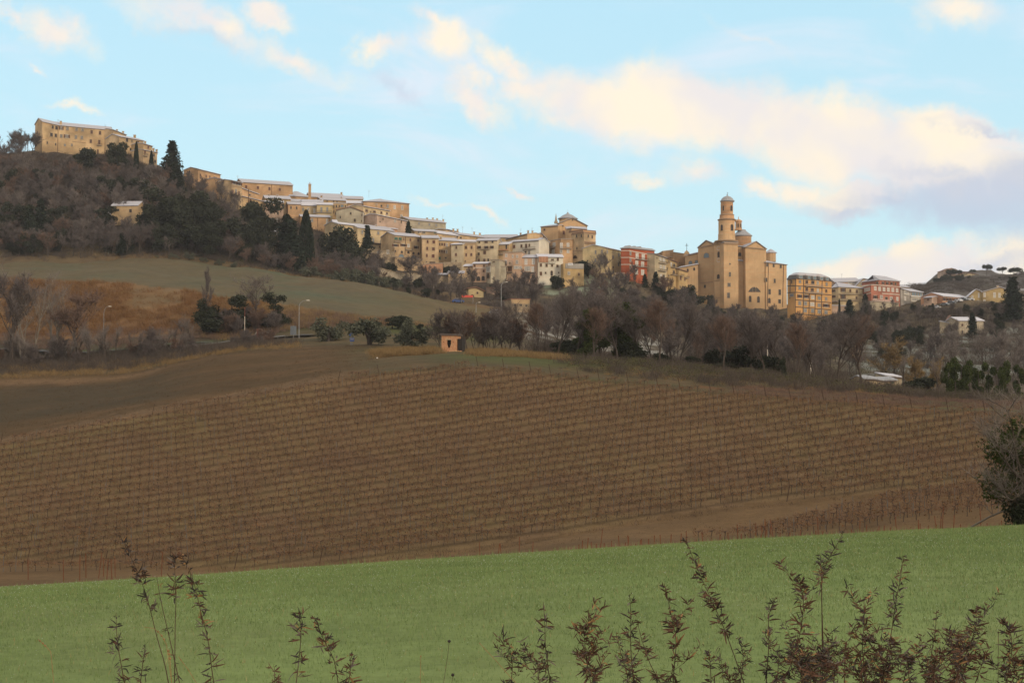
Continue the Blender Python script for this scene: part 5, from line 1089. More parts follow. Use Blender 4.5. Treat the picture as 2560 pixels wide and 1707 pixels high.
# ---- wood on the left slope
WL = 'bare brown tree in the thick wood on the slope below the long hilltop house'
scatter_trees('bare_tree', V_BARE + V_BARER + V_BAREG, 10, 250, (-60, 430), (526, 634), (6.5, 10.5), WL, 'tree', 'bare trees of the wood on the left slope', 1, mind=3.0,
              cond=lambda px, d: not (250 < px < 380 and 545 < d < 562) and (px < 60 or d < 596))
scatter_trees('bare_tree', V_BARE + V_BAREG, 10, 60, (400, 600), (530, 612), (6, 9), 'bare brown tree on the slope between the big hilltop conifer and the large dark evergreens', 'tree', 'bare trees under the ridge houses', 2)
scatter_trees('bare_tree', V_BARE + V_BARER, 10, 90, (560, 965), (524, 582), (6, 9.5), 'bare brown tree in the grove between the big dark evergreens and the stone retaining wall', 'tree', 'bare trees of the middle grove', 3, mind=3.0)
scatter_trees('evergreen_tree', V_EV + V_EV + V_BIGEV, 6, 42, (-50, 340), (528, 596), (4, 7), 'dark round evergreen mixed into the bare wood on the left slope', 'tree', 'evergreens in the left wood', 4)
scatter_trees('bare_tree', V_BARE, 10, 7, (-20, 84), (632, 650), (7, 10), 'thin bare tree on the skyline left of the long hilltop house', 'tree', 'bare skyline trees at far left', 5)
def T(name, var, px, py, lo, hi, hpx, h0, label, cat='tree', wx=1.0):
    p = on(px, py, lo, hi); return plant(name, var, p, hpx / FP * p.y, h0, label, cat, None, wx)
def TD(name, var, px, d, top, h0, label, cat='tree', wx=1.0):      # ground at (px,d), crown top seen at picture height top
    p = at(px, d); return plant(name, var, p, max(1.0, zpix(top, d) - p.z), h0, label, cat, None, wx)
TD('conifer', V_CON[1], 425, 612, 354, 12, 'big dark pointed conifer on the skyline right of the hilltop houses', wx=1.15)
TD('conifer', V_CON[0], 438, 600, 415, 12, 'smaller dark conifer leaning below the big skyline conifer', wx=1.3)
TD('cypress', V_CYP[0], 335, 606, 353, 10, 'slim pointed cypress in front of the tan gabled hilltop house', wx=.8)
TD('cypress', V_CYP[0], 373, 604, 376, 10, 'slim cypress near the right end of the hilltop houses', wx=.85)
TD('evergreen_tree', V_BIGEV[0], 296, 604, 350, 12, 'broad dark evergreen against the right end of the long hilltop house', wx=.85)
TD('evergreen_tree', V_EV[0], 211, 610, 362, 6, 'round dark bush tree in front of the long hilltop house', wx=1.0)
TD('evergreen_tree', V_EV[1], 322, 585, 452, 6, 'dark evergreen above the cottage roof on the left slope'); TD('evergreen_tree', V_EV[2], 372, 578, 450, 6, 'dark evergreen right above the cottage on the left slope', wx=1.2)
TD('conifer', V_CON[0], 96, 545, 500, 12, 'tall dark conifer low in the left wood'); TD('conifer', V_CON[1], 70, 538, 520, 12, 'second dark conifer left of the tall one in the left wood')
TD('evergreen_tree', V_EV[0], 40, 530, 610, 6, 'dark bush at the left end of the pale field edge', wx=1.5)
TD('conifer', V_CON[0], 302, 527, 583, 12, 'dark bushy conifer pair left one at the top of the pale field', wx=1.3); TD('conifer', V_CON[1], 322, 529, 592, 12, 'dark bushy conifer pair right one at the top of the pale field', wx=1.2)
for i, (px, d, top, w) in enumerate(((395, 545, 500, 1.0), (440, 540, 478, 1.15), (487, 538, 492, 1.1), (528, 545, 510, .9), (420, 530, 548, 1.0), (510, 530, 560, 1.0))):
    TD('evergreen_tree', V_BIGEV[i % 2], px, d, top, 12, ('far left', 'tallest', 'second tallest', 'rightmost', 'low front left', 'low front right')[i] + ' crown of the largest dark evergreen clump on the left slope', wx=w)
TD('evergreen_tree', V_BIGEV[1], 640, 548, 500, 12, 'tall dark evergreen above the mid slope cottage roof', wx=.85); TD('evergreen_tree', V_BIGEV[0], 668, 543, 560, 12, 'lower dark evergreen in front of the mid slope cottage', wx=.7)
TD('evergreen_tree', V_BIGEV[0], 622, 540, 560, 12, 'dark evergreen between the open shed and the mid slope cottage', wx=.8)
TD('conifer', V_CON[0], 715, 545, 540, 12, 'dark green spreading conifer left of the thick cypress', wx=1.2); TD('conifer', V_CON[1], 728, 540, 555, 12, 'second spreading conifer right beside the thick cypress', wx=1.1)
TD('cypress', V_CYP[1], 763, 548, 524, 10, 'thick round topped cypress before the brick house with the snow strip', wx=.95)
TD('conifer', V_CON[1], 917, 592, 566, 12, 'dense dark conifer standing against the ochre house with grey shutters', wx=.85)
TD('evergreen_tree', V_EV[2], 878, 578, 572, 6, 'dark evergreen left of the dense conifer by the ochre house', wx=1.1); TD('evergreen_tree', V_EV[1], 842, 575, 565, 6, 'dark pointed evergreen in front of the left end terrace house', wx=.9)
TD('conifer', V_CON[0], 1020, 612, 555, 12, 'small leaning dark conifer below the greenish grey long house', wx=.7)
for i, px in enumerate((914, 935, 952, 966)): TD('bush', V_BUSH[2], px, 580, 636 + i * 5, 2.6, ('first', 'second', 'third', 'fourth')[i] + ' of four round dark bushes below the stained retaining wall', 'bush', 1.1)
TD('bare_tree', V_BARE[1], 1023, 552, 642, 10, 'wide bare reddish tree before the pale stone wall', wx=1.5)
for i, (px, d, top, w) in enumerate(((985, 545, 685, 1.0), (1010, 540, 690, 1.3), (1040, 535, 700, 1.1))): TD('evergreen_tree', V_EV[i], px, d, top, 6, 'dark evergreen bush under the bare reddish tree, ' + ('left', 'middle', 'right')[i] + ' one', 'bush', w)
for i, px in enumerate((620, 668, 712, 745, 770, 830, 860, 885, 925, 975, 390, 430, 470, 505, 545, 585)):
    TD('olive_tree', V_OLI[i % 3], px, 521, (683, 688, 690, 694, 672, 686, 680, 676, 688, 700, 645, 640, 637, 650, 655, 662)[i] - 8, 3.4, 'small rounded olive in the line along the top edge of the pale field', 'tree', 1.25)['group'] = 'olives along the top of the pale field'
# ---- slope under the town, middle to right
scatter_trees('bare_tree', V_BARE + V_BAREG, 10, 34, (1040, 1500), (395, 545), (6, 9), 'bare brown tree on the slope between the field end and the foot of the town', 'tree', 'bare trees below the town foot', 11, mind=5,
              cond=lambda px, d: not (1240 < px < 1360 and 400 < d < 478) and not (px < 1330 and d < 470) and not(1330 < px and d > 535))
scatter_trees('bare_tree', V_BARE + V_BARER, 10, 110, (1480, 2120), (430, 622), (6.5, 9.5), 'bare purplish brown tree on the steep slope under the red house and the big church', 'tree', 'bare trees under the big church', 12, mind=4, cond=lambda px, d: not (px > 1730 and d > 555) and not (px > 1925 and d > 490))
scatter_trees('bare_tree', V_BARE + V_BAREG, 10, 60, (1330, 2080), (300, 425), (5.5, 8), 'bare purplish brown tree filling the dip between the vineyard and the church hill', 'tree', 'bare trees in the dip', 13, mind=6, cond=lambda px, d: not (1400 < px < 1720 and d > 345))
scatter_trees('evergreen_tree', V_EV, 6, 22, (1480, 2260), (440, 600), (4, 7), 'dark evergreen scattered among the bare trees under the church hill', 'tree', 'evergreens on the church slope', 14)
scatter_trees('bare_tree', V_BARE + V_BAREG, 10, 34, (2080, 2600), (350, 610), (5, 8), 'bare grey tree in the snowy valley on the right', 'tree', 'bare trees in the right valley', 15, mind=6, cond=lambda px, d: not (2370 < px < 2480 and d < 548 and d > 380) and not (d > 560 and px > 2330))
scatter_trees('evergreen_tree', V_EV, 6, 20, (2080, 2600), (400, 600), (4, 6.5), 'dark round evergreen in the snowy valley on the right', 'tree', 'evergreens in the right valley', 16, cond=lambda px, d: not (2370 < px < 2480 and d < 548))
scatter_trees('bare_tree', V_BAREG, 10, 22, (2360, 2620), (300, 400), (7, 10), 'pale grey bare tree behind the ivy posts at right', 'tree', 'pale bare trees at right', 17)
scatter_trees('bare_tree', V_BARE + V_NEAR, 10, 22, (1385, 2110), (222, 296), (5.5, 8.0), 'smaller bare tree crowded behind the tall row above the vineyard', 'tree', 'smaller bare trees behind the vineyard row', 18, mind=3, cond=lambda px, d: not (px > 1930 and d < 262 and px < 2110))
for i, (px, tp) in enumerate(((1108, 660), (1125, 664), (1142, 662))): TD('bush', V_EV[i], px, 585, tp, 6, ('left', 'middle', 'right')[i] + ' dark bush over the garden wall under the yellow stained house', 'bush', 1.1)
scatter_trees('shrub', V_SHR, 4.5, 40, (70, 400), (597, 634), (2.2, 3.8), 'bare shrub along the foot of the long hilltop house', 'bush', 'shrubs below the hilltop house', 19, mind=2.5)
scatter_trees('bare_tree', V_BARE + V_BAREG, 10, 26, (2085, 2520), (545, 618), (3.5, 5.5), 'low bare tree on the slope below the red brick and orange houses at right', 'tree', 'low bare trees below the right hand houses', 61, mind=3, cond=lambda px, d: not (px > 2340 and d > 600) and not (2365 < px < 2480 and d < 556))
scatter_trees('evergreen_tree', V_EV, 6, 22, (2085, 2520), (545, 616), (2.5, 4.2), 'dark evergreen shrub on the slope below the red brick and orange houses', 'bush', 'evergreen shrubs below the right hand houses', 62, mind=3, cond=lambda px, d: not (2365 < px < 2480 and d < 556))
scatter_trees('bare_tree', V_BARE + V_BAREG, 10, 16, (985, 1340), (478, 560), (5, 7.5), 'bare tree among the walls and yards at the foot of the town', 'tree', 'bare trees at the foot of the town', 63, mind=4, cond=lambda px, d: not (1150 < px < 1230 and d < 535))
scatter_trees('evergreen_tree', V_EV, 6, 16, (985, 1340), (478, 566), (2.5, 4.5), 'dark shrub among the walls and yards at the foot of the town', 'bush', 'shrubs at the foot of the town', 64, mind=3, cond=lambda px, d: not (1150 < px < 1230 and d < 535))
# near edge trees above the vineyard (base picture height, top picture height)
near = [(1168, 868, 778), (1215, 872, 785), (1255, 878, 775), (1300, 880, 762), (1345, 884, 765), (1395, 905, 745), (1440, 905, 750), (1485, 905, 775), (1545, 915, 755), (1600, 915, 775), (1650, 920, 760),
        (1700, 925, 770), (1755, 930, 785), (1810, 935, 800), (1875, 940, 800), (1955, 945, 795), (1995, 960, 815), (2035, 955, 815), (2090, 968, 795), (2150, 985, 800), (1910, 960, 800)]
for i, (px, b0, tp) in enumerate(near):
    d = 236 + (i * 7) % 22 if px < 1380 else 214 + (i * 5) % 16; p = at(px, d)
    plant('bare_tree', V_NEAR[i % 3], p, zpix(tp, d) - p.z, 12, 'tall bare tree in the row along the top edge of the vineyard', 'tree', 'tall bare trees above the vineyard', 1.05)
for i, (px, d, tp, w) in enumerate(((1500, 225, 770, .8), (1540, 228, 760, 1.0), (1465, 232, 800, .8))):
    p = at(px, d); plant('ivy_tree', V_IVY[i % 2], p, zpix(tp, d) - p.z, 9, ('centre', 'tallest right', 'left')[i] + ' ivy clad green tree in the row of bare trees', 'tree', None, w * 1.5)
for i, (px, d, tp, w) in enumerate(((1395, 236, 838, 2.0), (1440, 232, 845, 2.2), (1590, 226, 850, 2.0), (1660, 224, 872, 1.8), (1855, 222, 862, 2.4), (1905, 222, 885, 2.2), (1940, 225, 895, 1.8), (1335, 226, 868, 1.2), (1960, 205, 890, .7), (1740, 225, 880, 1.7), (1790, 226, 870, 1.8))):
    p = at(px, d); plant('bush', V_EV[i % 3], p, zpix(tp, d) - p.z, 6, 'dark evergreen thicket bush at the feet of the bare trees above the vineyard', 'bush', 'dark thicket bushes above the vineyard', w * .75)
# right valley features
TD('poplar', V_OCH[0], 2232, 345, 868, 9, 'tan yellow spreading crown above the ochre villa', wx=1.5); TD('poplar', V_OCH[1], 2290, 300, 905, 9, 'tan yellow bushy tree behind the dark bush', wx=1.2); TD('poplar', V_OCH[0], 2338, 285, 915, 9, 'tan yellow column beside the thin dark trunk', wx=.9)
TD('evergreen_tree', V_EV[0], 2282, 262, 930, 6, 'big round dark bush right of the ochre villa', wx=1.6); TD('bush', V_EV[1], 2212, 285, 955, 6, 'small dark bush in front of the ochre villa', 'bush', 1.2)
TD('bare_tree', V_THIN[0], 2260, 205, 890, 6, 'thin dark trunk left of the big round dark bush', wx=.8); TD('bare_tree', V_THIN[1], 2347, 195, 905, 6, 'thin dark bare trunk between the tan tree and the ivy row', wx=.7)
for i, px in enumerate((2372, 2388, 2404, 2424, 2446, 2470, 2496, 2520, 2545)): TD('ivy_tree', V_IVY[i % 2], px, 236 + (i * 5) % 14, (905, 893, 908, 900, 918, 905, 915, 902, 910)[i], 9, 'ivy green tree in the row at the right end of the vineyard edge', 'tree', .75)['group'] = 'ivy green row at right'
TD('conifer', V_CON[1], 2535, 560, 695, 12, 'dark broad conifer right of the mustard gabled house', wx=1.3); TD('conifer', V_CON[0], 2165, 600, 735, 12, 'dark conifer in front of the concrete terrace'); TD('conifer', V_CON[1], 2125, 590, 750, 12, 'broad dark conifer under the ochre hipped house', wx=1.5)
TD('conifer', V_CON[0], 2432, 520, 782, 12, 'dark conifer in front of the stone walled white roofed house', wx=1.0); TD('cypress', V_CYP[0], 2100, 618, 745, 10, 'thin dark cypress on the terrace under the hipped house', wx=.7)
TD('evergreen_tree', V_BIGEV[0], 1775, 590, 735, 12, 'dark evergreen at the left foot of the big church wall', wx=.5); TD('evergreen_tree', V_EV[1], 1735, 600, 712, 6, 'dark bush under the left transept of the big church', wx=1.4)
TD('evergreen_tree', V_EV[2], 1440, 585, 655, 6, 'dark evergreen between the grey screened shed and the yellow gabled house', wx=1.4); TD('evergreen_tree', V_EV[0], 1472, 583, 640, 6, 'dark evergreen tight against the yellow gabled house', wx=1.0)
TD('evergreen_tree', V_EV[0], 1400, 568, 680, 6, 'dark shrub between the white house and the grey screened shed', wx=1.1); TD('bare_tree', V_BAREG[0], 1502, 575, 640, 10, 'bare tree in front of the yellow gabled house', wx=1.0)
TD('conifer', V_CON[0], 1613, 588, 685, 12, 'dark conifer under the red apartment house', wx=1.2); TD('conifer', V_CON[1], 1640, 588, 680, 12, 'second dark conifer under the red apartment house', wx=1.1); TD('bare_tree', V_BARE[0], 1590, 586, 688, 10, 'bare tree left of the two conifers under the red apartment house', wx=1.2)
for i, (px, tp, w) in enumerate(((1545, 700, 1.3), (1575, 705, 1.2), (1670, 720, 1.4), (1700, 730, 1.4), (1800, 765, 1.0), (1840, 772, 1.1), (1560, 715, 1.3), (1650, 712, 1.2))): TD('bush', V_EV[i % 3], px, 580 + i, tp, 6, 'dark evergreen bush right below the houses on the church hill', 'bush', w)['group'] = 'bushes below the church hill houses'
for i, (cx, tp, w) in enumerate(((990, 216, .9), (1145, 232, .8), (1390, 226, .95), (1640, 128, 1.0), (1922, 178, 1.0), (2165, 182, 1.0))):
    px = 2240 + cx / 7.128; tpx = 640 + tp / 7.128; d = 1100; p = at(px, d)
    plant('umbrella_pine', V_UMB[i % 3], p, zpix(tpx, d) - p.z, 11.2, 'far hilltop umbrella pine, ' + ('leftmost, over the red roof', 'second from left', 'small third from left', 'tallest with bare trunk', 'broad one right of the tallest', 'rightmost with open crown')[i], 'tree', None, (1.3, .9, 1.0, 1.05, 1.15, 1.1)[i])
for i, (px, tp) in enumerate(((2348, 692), (2360, 686), (2376, 688), (2392, 684), (2405, 686), (2425, 688), (2500, 690))): TD('bush', V_EV[i % 3], px, 1082, tp, 6, 'dark bush along the brow of the far right hill', 'bush', 1.5)['group'] = 'bushes on the far hill brow'
# mid left: thicket by the road
scatter_trees('bare_tree', V_THIN + V_SHR[:1], 6, 34, (-40, 480), (278, 306), (4, 7), 'thin bare sapling in the thicket below the road at left', 'tree', 'saplings in the left thicket', 21, mind=1.8)
scatter_trees('shrub', V_SHR, 4.5, 30, (-40, 700), (276, 310), (2.0, 3.4), 'low bare shrub in the thicket below the road at left', 'bush', 'bare shrubs in the left thicket', 22, mind=1.8)
TD('bare_tree', V_BIRCH[0], 62, 300, 680, 9, 'pale barked bare tree spreading at far left, left one of the pair', wx=1.1); TD('bare_tree', V_BIRCH[1], 122, 302, 690, 9, 'pale barked bare tree at far left, right one of the pair', wx=1.0)
TD('bare_tree', V_BARE[2], 30, 296, 700, 10, 'dark bare tree at the very left edge beyond the road'); TD('bare_tree', V_BARER[0], 190, 298, 740, 9, 'low reddish bare tree left of the leftmost street lamp', wx=1.2)
TD('bare_tree', V_BARE[0], 515, 338, 690, 10, 'dark ivy wrapped pointed bare tree beside the road', wx=.45); TD('evergreen_tree', V_EV[1], 516, 337, 745, 6, 'dark bush at the foot of the pointed bare tree', wx=1.0)
TD('evergreen_tree', V_DK[0], 578, 336, 735, 9, 'dark evergreen left of the fluffy bare tree by the road', wx=1.3); TD('evergreen_tree', V_DK[1], 688, 334, 728, 9, 'dark evergreen right of the fluffy bare tree by the road', wx=1.2)
for i, (px, w) in enumerate(((560, 1.5), (598, 1.6), (672, 1.5), (705, 1.3))): TD('bush', V_BUSH[2], px, 332 + i % 2, (785, 790, 785, 790)[i], 2.6, 'dark bush filling the foot of the roadside tree group', 'bush', w)['group'] = 'bushes of the roadside tree group'
TD('bare_tree', V_BAREG[1], 640, 338, 698, 10, 'fluffy grey bare tree between two dark evergreens by the road', wx=1.2); TD('evergreen_tree', V_EV[2], 610, 333, 775, 6, 'dark low bush behind the red and white pole', wx=1.2); TD('evergreen_tree', V_EV[0], 655, 332, 785, 6, 'dark low bush right behind the rusty board', wx=1.2)
for i, (px, py, h, w) in enumerate(((820, 853, 64, 1.2), (925, 862, 76, 1.3), (1027, 868, 70, 1.1))): T('olive_tree', V_OLI[i], px, py, 236, 300, h, 3.6, 'olive tree on the bank behind the vineyard, ' + ('left', 'middle', 'right')[i] + ' of three', 'tree', w)
for i, (px, d, tp, w) in enumerate(((980, 318, 780, 1.7), (1010, 316, 790, 1.5), (940, 316, 800, 1.5), (1050, 316, 805, 1.3), (880, 316, 806, 1.2))): TD('bush', V_EV[i % 3], px, d, tp, 6, 'green brown bramble mound behind the three olive trees', 'bush', w)['group'] = 'bramble mounds behind the olives'
for i, (px, tp, w) in enumerate(((1100, 775, 1.0), (1140, 770, 1.1), (1190, 780, 1.0), (1230, 775, 1.0), (1150, 800, 1.4), (1210, 805, 1.4), (1270, 800, 1.3), (1310, 790, 1.2))): TD('bare_tree', V_SHR[i % 3], px, 240 + i, tp + 10, 4.5, 'dense bare brush clump right behind the brick hut', 'bush', w)['group'] = 'brush clumps behind the brick hut'

flush_trees(250)
# ---------------------------------------------------------------- stuff: brush, dry grass, grass blades
def merged(name, V, T, pos, scl, rot, mat, label, cat):
    """many small copies of one triangle patch merged into one mesh"""
    n = len(pos); c, s_ = np.cos(rot), np.sin(rot); X = V[None, :, 0] * scl[:, None, 0]; Y = V[None, :, 1] * scl[:, None, 0]; Z = V[None, :, 2] * scl[:, None, 1]
    P = np.stack([X * c[:, None] - Y * s_[:, None] + pos[:, None, 0], X * s_[:, None] + Y * c[:, None] + pos[:, None, 1], Z + pos[:, None, 2]], 2).reshape(-1, 3)
    TT = (T[None] + (np.arange(n) * len(V))[:, None, None]).reshape(-1, T.shape[1])
    o = link(name, fastmesh(name, P, TT, mat)); return tag(o, label, cat, kind='stuff')
def clump(seed, n, h, w, tw, up=1.0, leafy=False):
    T = Tri(seed); r = T.r
    for _ in range(n):
        p = np.array([r.randn() * w * .3, r.randn() * w * .3, r.rand() * h * .35]); d = np.array([r.randn() * .5, r.randn() * .5, up])
        if leafy: T.leaf(np.array([r.randn() * w * .33, r.randn() * w * .33, h * r.rand() ** .8]), tw)
        else: T.twig(p, d, h * (.4 + .6 * r.rand()), tw)
    V = np.array(T.V); return V, np.arange(len(V)).reshape(-1, 3)
def spots(n, pxr, dr, seed, cond=None):
    r = RS(seed); px = r.uniform(pxr[0], pxr[1], n); d = r.uniform(dr[0], dr[1], n)
    if cond is not None: k = cond(px, d, r); px = px[k]; d = d[k]
    x = (px - 1280) / FP * d; e = np.minimum(np.minimum(px - pxr[0], pxr[1] - px) / (pxr[1] - pxr[0]), np.minimum(d - dr[0], dr[1] - d) / (dr[1] - dr[0]))
    k = (r.rand(len(x)) < e * 9) & (vert_noise(x, d, 9, seed) + r.randn(len(x)) * .3 > -.75); x = x[k]; d = d[k]
    z = gz(x, d); return np.stack([x, d, z - .1], 1), r
def brush(name, n, pxr, dr, seed, cl, sc, mat, label, cat='brush', cond=None):
    p, r = spots(n, pxr, dr, seed, cond); k = r.uniform(sc[0], sc[1], len(p))
    merged(name, cl[0], cl[1], p, np.stack([k, k * r.uniform(.7, 1.2, len(p))], 1), r.uniform(0, 6.28, len(p)), mat, label, cat)
CL_B = clump(1, 46, 2.2, 2.6, .06); CL_L = clump(2, 60, 1.6, 2.6, .24, leafy=True); CL_G = clump(3, 30, .9, 1.3, .045)
fld = lambda px, d, r: (d > 500) | (px > 1330)
brush('undergrowth', 5200, (-80, 1000), (520, 640), 31, CL_B, (.6, 1.3), M['brushdark'], 'dark tangled undergrowth between the trees of the left wood and grove')
brush('undergrowth', 1300, (-80, 1000), (524, 620), 32, CL_L, (.6, 1.2), M['brushgr'], 'green brown scrub between the trees of the left wood and grove')
brush('undergrowth', 8500, (1300, 2620), (215, 620), 33, CL_B, (.6, 1.4), M['brushdark'], 'dark tangled undergrowth covering the slopes under the church hill', cond=lambda px, d, r: ~((px < 1720) & (px > 1350) & (d > 330) & (d < 480)) & ~((px < 1570) & (d > 535)) & (((px < 2080) | (r.rand(len(px)) < .35))))
brush('undergrowth', 1300, (1300, 2620), (235, 620), 34, CL_L, (.5, 1.0), M['brushgr'], 'green scrub patches on the slopes under the church hill', cond=lambda px, d, r: ~((px < 1720) & (d > 330) & (d < 480)))
brush('undergrowth', 2100, (-60, 760), (266, 312), 35, CL_B, (.4, .9), M['brushdark'], 'dark bare undergrowth of the thicket beside the road at left', cond=lambda px, d, r: d < 312 - np.clip(px - 480, 0, 300) * .12)
brush('undergrowth', 1300, (-60, 760), (258, 285), 36, CL_G, (.5, 1.3), M['drygrass'], 'tufts of rough ochre grass along the lower edge of the left thicket')
brush('undergrowth', 1500, (1370, 2600), (178, 226), 46, CL_B, (.3, .75), M['brushdark'], 'tangled dark brambles on the bank between the vineyard and the tree row', cond=lambda px, d, r: d > np.interp(px, VPX, VTOP) + 14)
brush('undergrowth', 900, (1370, 2600), (185, 228), 47, CL_L, (.3, .7), M['brushgr'], 'low green scrub on the bank between the vineyard and the tree row', cond=lambda px, d, r: d > np.interp(px, VPX, VTOP) + 18)
brush('undergrowth', 1300, (50, 420), (590, 640), 48, CL_B, (.7, 1.3), M['brushdark'], 'dark scrub at the very foot of the long hilltop house')
brush('undergrowth', 1500, (2070, 2560), (540, 624), 65, CL_B, (.5, 1.2), M['brushdark'], 'dark scrub on the slope right below the right hand houses')
brush('undergrowth', 1300, (980, 1360), (474, 572), 66, CL_B, (.4, 1.0), M['brushdark'], 'dark scrub around the lowest walls and yards of the town', cond=lambda px, d, r: ~((px > 1120) & (px < 1215) & (d < 525)))
brush('dry_grass', 6500, (-120, 1000), (160, 268), 71, clump(8, 8, .4, .9, .04), (.4, 1.1), M['drytuft'], 'brown dead grass tufts over the sloping meadow left of the vineyard', 'grass', cond=lambda px, d, r: (d > np.interp(px, VPX, VTOP) + 2))
brush('dry_grass', 2600, (1060, 2640), (84, 126), 72, clump(9, 7, .25, .6, .025), (.4, 1.1), M['drytuft'], 'sparse dead grass tufts on the bare soil strip beyond the green field', 'grass', cond=lambda px, d, r: (d < np.interp(px, VPX, VBOT)))
scatter_trees('shrub', V_SHR, 4.5, 14, (540, 720), (327, 339), (2.6, 5.0), 'bare brown shrub in the roadside tree group behind the red and white pole', 'bush', 'bare shrubs of the roadside tree group', 73, mind=1.2)
slope = lambda px, d, r: (d < np.interp(px, [0, 300, 450, 600, 900, 1150], [400, 394, 384, 373, 343, 328])) & ~((px > 320) & (px < 455) & (d > 365) & (r.rand(len(px)) < .8))
brush('rusty_brush', 5200, (-80, 700), (338, 400), 37, CL_G, (.8, 1.9), M['brushor'], 'rust orange dry brush covering the bank above the road at left', cond=slope)
brush('rusty_brush', 1500, (500, 1080), (322, 372), 38, CL_G, (.8, 1.7), M['drygrass'], 'ochre dry grass on the bank right of the roadside trees', cond=slope)
brush('rusty_brush', 1500, (-80, 1080), (322, 350), 39, CL_B, (.35, .8), M['twigs_red'], 'dark reddish brambles at the foot of the rust orange bank', cond=slope)
brush('dry_grass', 1100, (925, 1105), (216, 234), 40, CL_G, (.7, 1.25), M['drygrass'], 'golden tall dry grass left of the brick hut', 'grass')
brush('dry_grass', 1300, (1158, 1440), (202, 234), 41, CL_G, (.6, 1.1), M['drygrass'], 'golden dry grass and weeds right of the brick hut', 'grass')
brush('dry_grass', 1500, (1380, 2600), (180, 222), 42, CL_G, (.35, .8), M['drygrass'], 'tan dry grass on the bank along the upper vineyard edge', 'grass', cond=lambda px, d, r: (d > np.interp(px, VPX, VTOP) + 8) & (r.rand(len(px)) < .7))
brush('dry_grass', 1800, (1800, 2620), (155, 185), 43, CL_G, (.3, .7), M['twigs_red'], 'reddish brown weeds along the upper right vineyard edge', 'weeds', cond=lambda px, d, r: d > np.interp(px, VPX, VTOP) + 1)
brush('far_scrub', 4200, (2240, 2660), (930, 1095), 44, CL_L, (.7, 1.6), M['brushdark'], 'dark scrub dotted over the far right hill')
brush('field_edge_scrub', 1100, (150, 1250), (500, 530), 45, CL_G, (.8, 1.6), M['drygrass'], 'tan rough grass strip along the top of the pale field', 'grass', cond=lambda px, d, r: np.abs(d - np.interp(px, [150, 600, 900, 1200], [526, 526, 514, 488])) < 7)
# ---------------------------------------------------------------- vineyard
mtl('vinewood', (.072, .057, .050), .3, 3); mtl('canes', (.20, .128, .085), .35, 1.2); mtl('vleaf', (.22, .12, .055), .45, 1.5); mtl('postgrey', (.135, .135, .135), .25, 2); mtl('postdark', (.07, .045, .035), .3, 2); mtl('stake', (.16, .065, .035), .3, 2)
def vine_variant(seed):
    T = Tri(seed); r = T.r; j = lambda s_: r.randn() * s_
    T.W.tube([(0, 0, -.1), (j(.03), j(.03), .35), (j(.05), j(.05), .72), (j(.03), 0, .86)], [.030, .024, .028, .05], 4, cap=False)
    T.W.tube([(-.30, j(.03), .90 + j(.07)), (-.14, j(.03), .86 + j(.03)), (0, 0, .80), (.15, j(.03), .86 + j(.03)), (.30, j(.03), .90 + j(.07))], [.010, .022, .045, .022, .010], 4, cap=False)
    for _ in range(40):
        x = r.uniform(-.48, .48); T.twig(np.array([x, j(.05), r.uniform(.5, .85)]), np.array([j(.55), j(.4), 1]), r.uniform(.25, .7), .034)
    for _ in range(5): T.twig(np.array([r.uniform(-.4, .4), j(.02), .85]), np.array([j(.5), j(.3), -.6]), r.uniform(.2, .5), .02)
    n0 = len(T.V)
    for _ in range(22): T.leaf(np.array([r.uniform(-.46, .46), j(.12), r.uniform(.3, 1.2)]), .11)
    V = np.array(T.V); me = fastmesh('canes', V, np.arange(len(V)).reshape(-1, 3), [M['canes'], M['vleaf']], [0 if 3 * i < n0 else 1 for i in range(len(V) // 3)])
    return (T.W.mesh('trunk', M['vinewood']), me)
V_VINE = [vine_variant(300 + i) for i in range(7)]
rd = Vector((math.cos(PHI), math.sin(PHI), 0)); rn = Vector((-math.sin(PHI), math.cos(PHI), 0))
def inv_(x, y):
    px = 1280 + FP * x / y
    if px < -120 or px > 2640: return False
    return np.interp(px, VPX, VBOT) < y < np.interp(px, VPX, VTOP)
rv = random.Random(5); vines, posts, ends = [], [], []
k = -40
while k < 95:
    c0 = rn * (150 + k * ROWSP) ; run = None; cnt = rv.randint(0, 4); inside = False; last = None
    s_ = -130.0
    while s_ < 130:
        x = c0.x + rd.x * s_; y = c0.y + rd.y * s_
        if y > 60 and inv_(x, y):
            if not inside: ends.append((x, y, -1)); inside = True
            if rv.random() > .035: vines.append((x + rv.gauss(0, .04), y + rv.gauss(0, .05)))
            cnt += 1
            if cnt % 5 == 0: posts.append((x + .45 * rd.x, y + .45 * rd.y))
            last = (x, y)
        elif inside: ends.append((last[0], last[1], 1)); inside = False
        s_ += .92
    k += 1
# the separate lower block on the right and the row at the lower left edge
for dd, p0, p1 in ((103.5, 1745, 2640), (106, 1860, 2640), (108.5, 1930, 2640), (111, 2000, 2640), (113.5, 2090, 2640), (116, 2200, 2640), (118.5, 2320, 2640), (113, -90, 420)):
    x0, x1 = (p0 - 1280) / FP * dd, (p1 - 1280) / FP * dd; x = x0
    while x < x1:
        y = dd + (x - x0) * (.02 if dd < 110 else .15); vines.append((x, y))
        if rv.random() < .25: posts.append((x + .4, y))
        x += .92
def vis(x, y): px = 1280 + FP * x / y; return -40 < px < 2600
vines.sort(key=lambda v: (not vis(*v), v[1])); rz0 = PHI
def put_vine(i, x, y):
    v = V_VINE[i % 7]; o = empty('grape_vine', (x, y, g1(x, y)), 'leafless grape vine on its trellis in the nearest rows at the foot of the vineyard', 'grape vine', 'grape vines of the nearest rows', PHI + (math.pi if i % 2 else 0))
    o.scale = (1, 1, rv.uniform(.75, .98)); link('trunk', v[0], o); link('canes', v[1], o)
for i, (x, y) in enumerate(vines[:300]): put_vine(i, x, y)
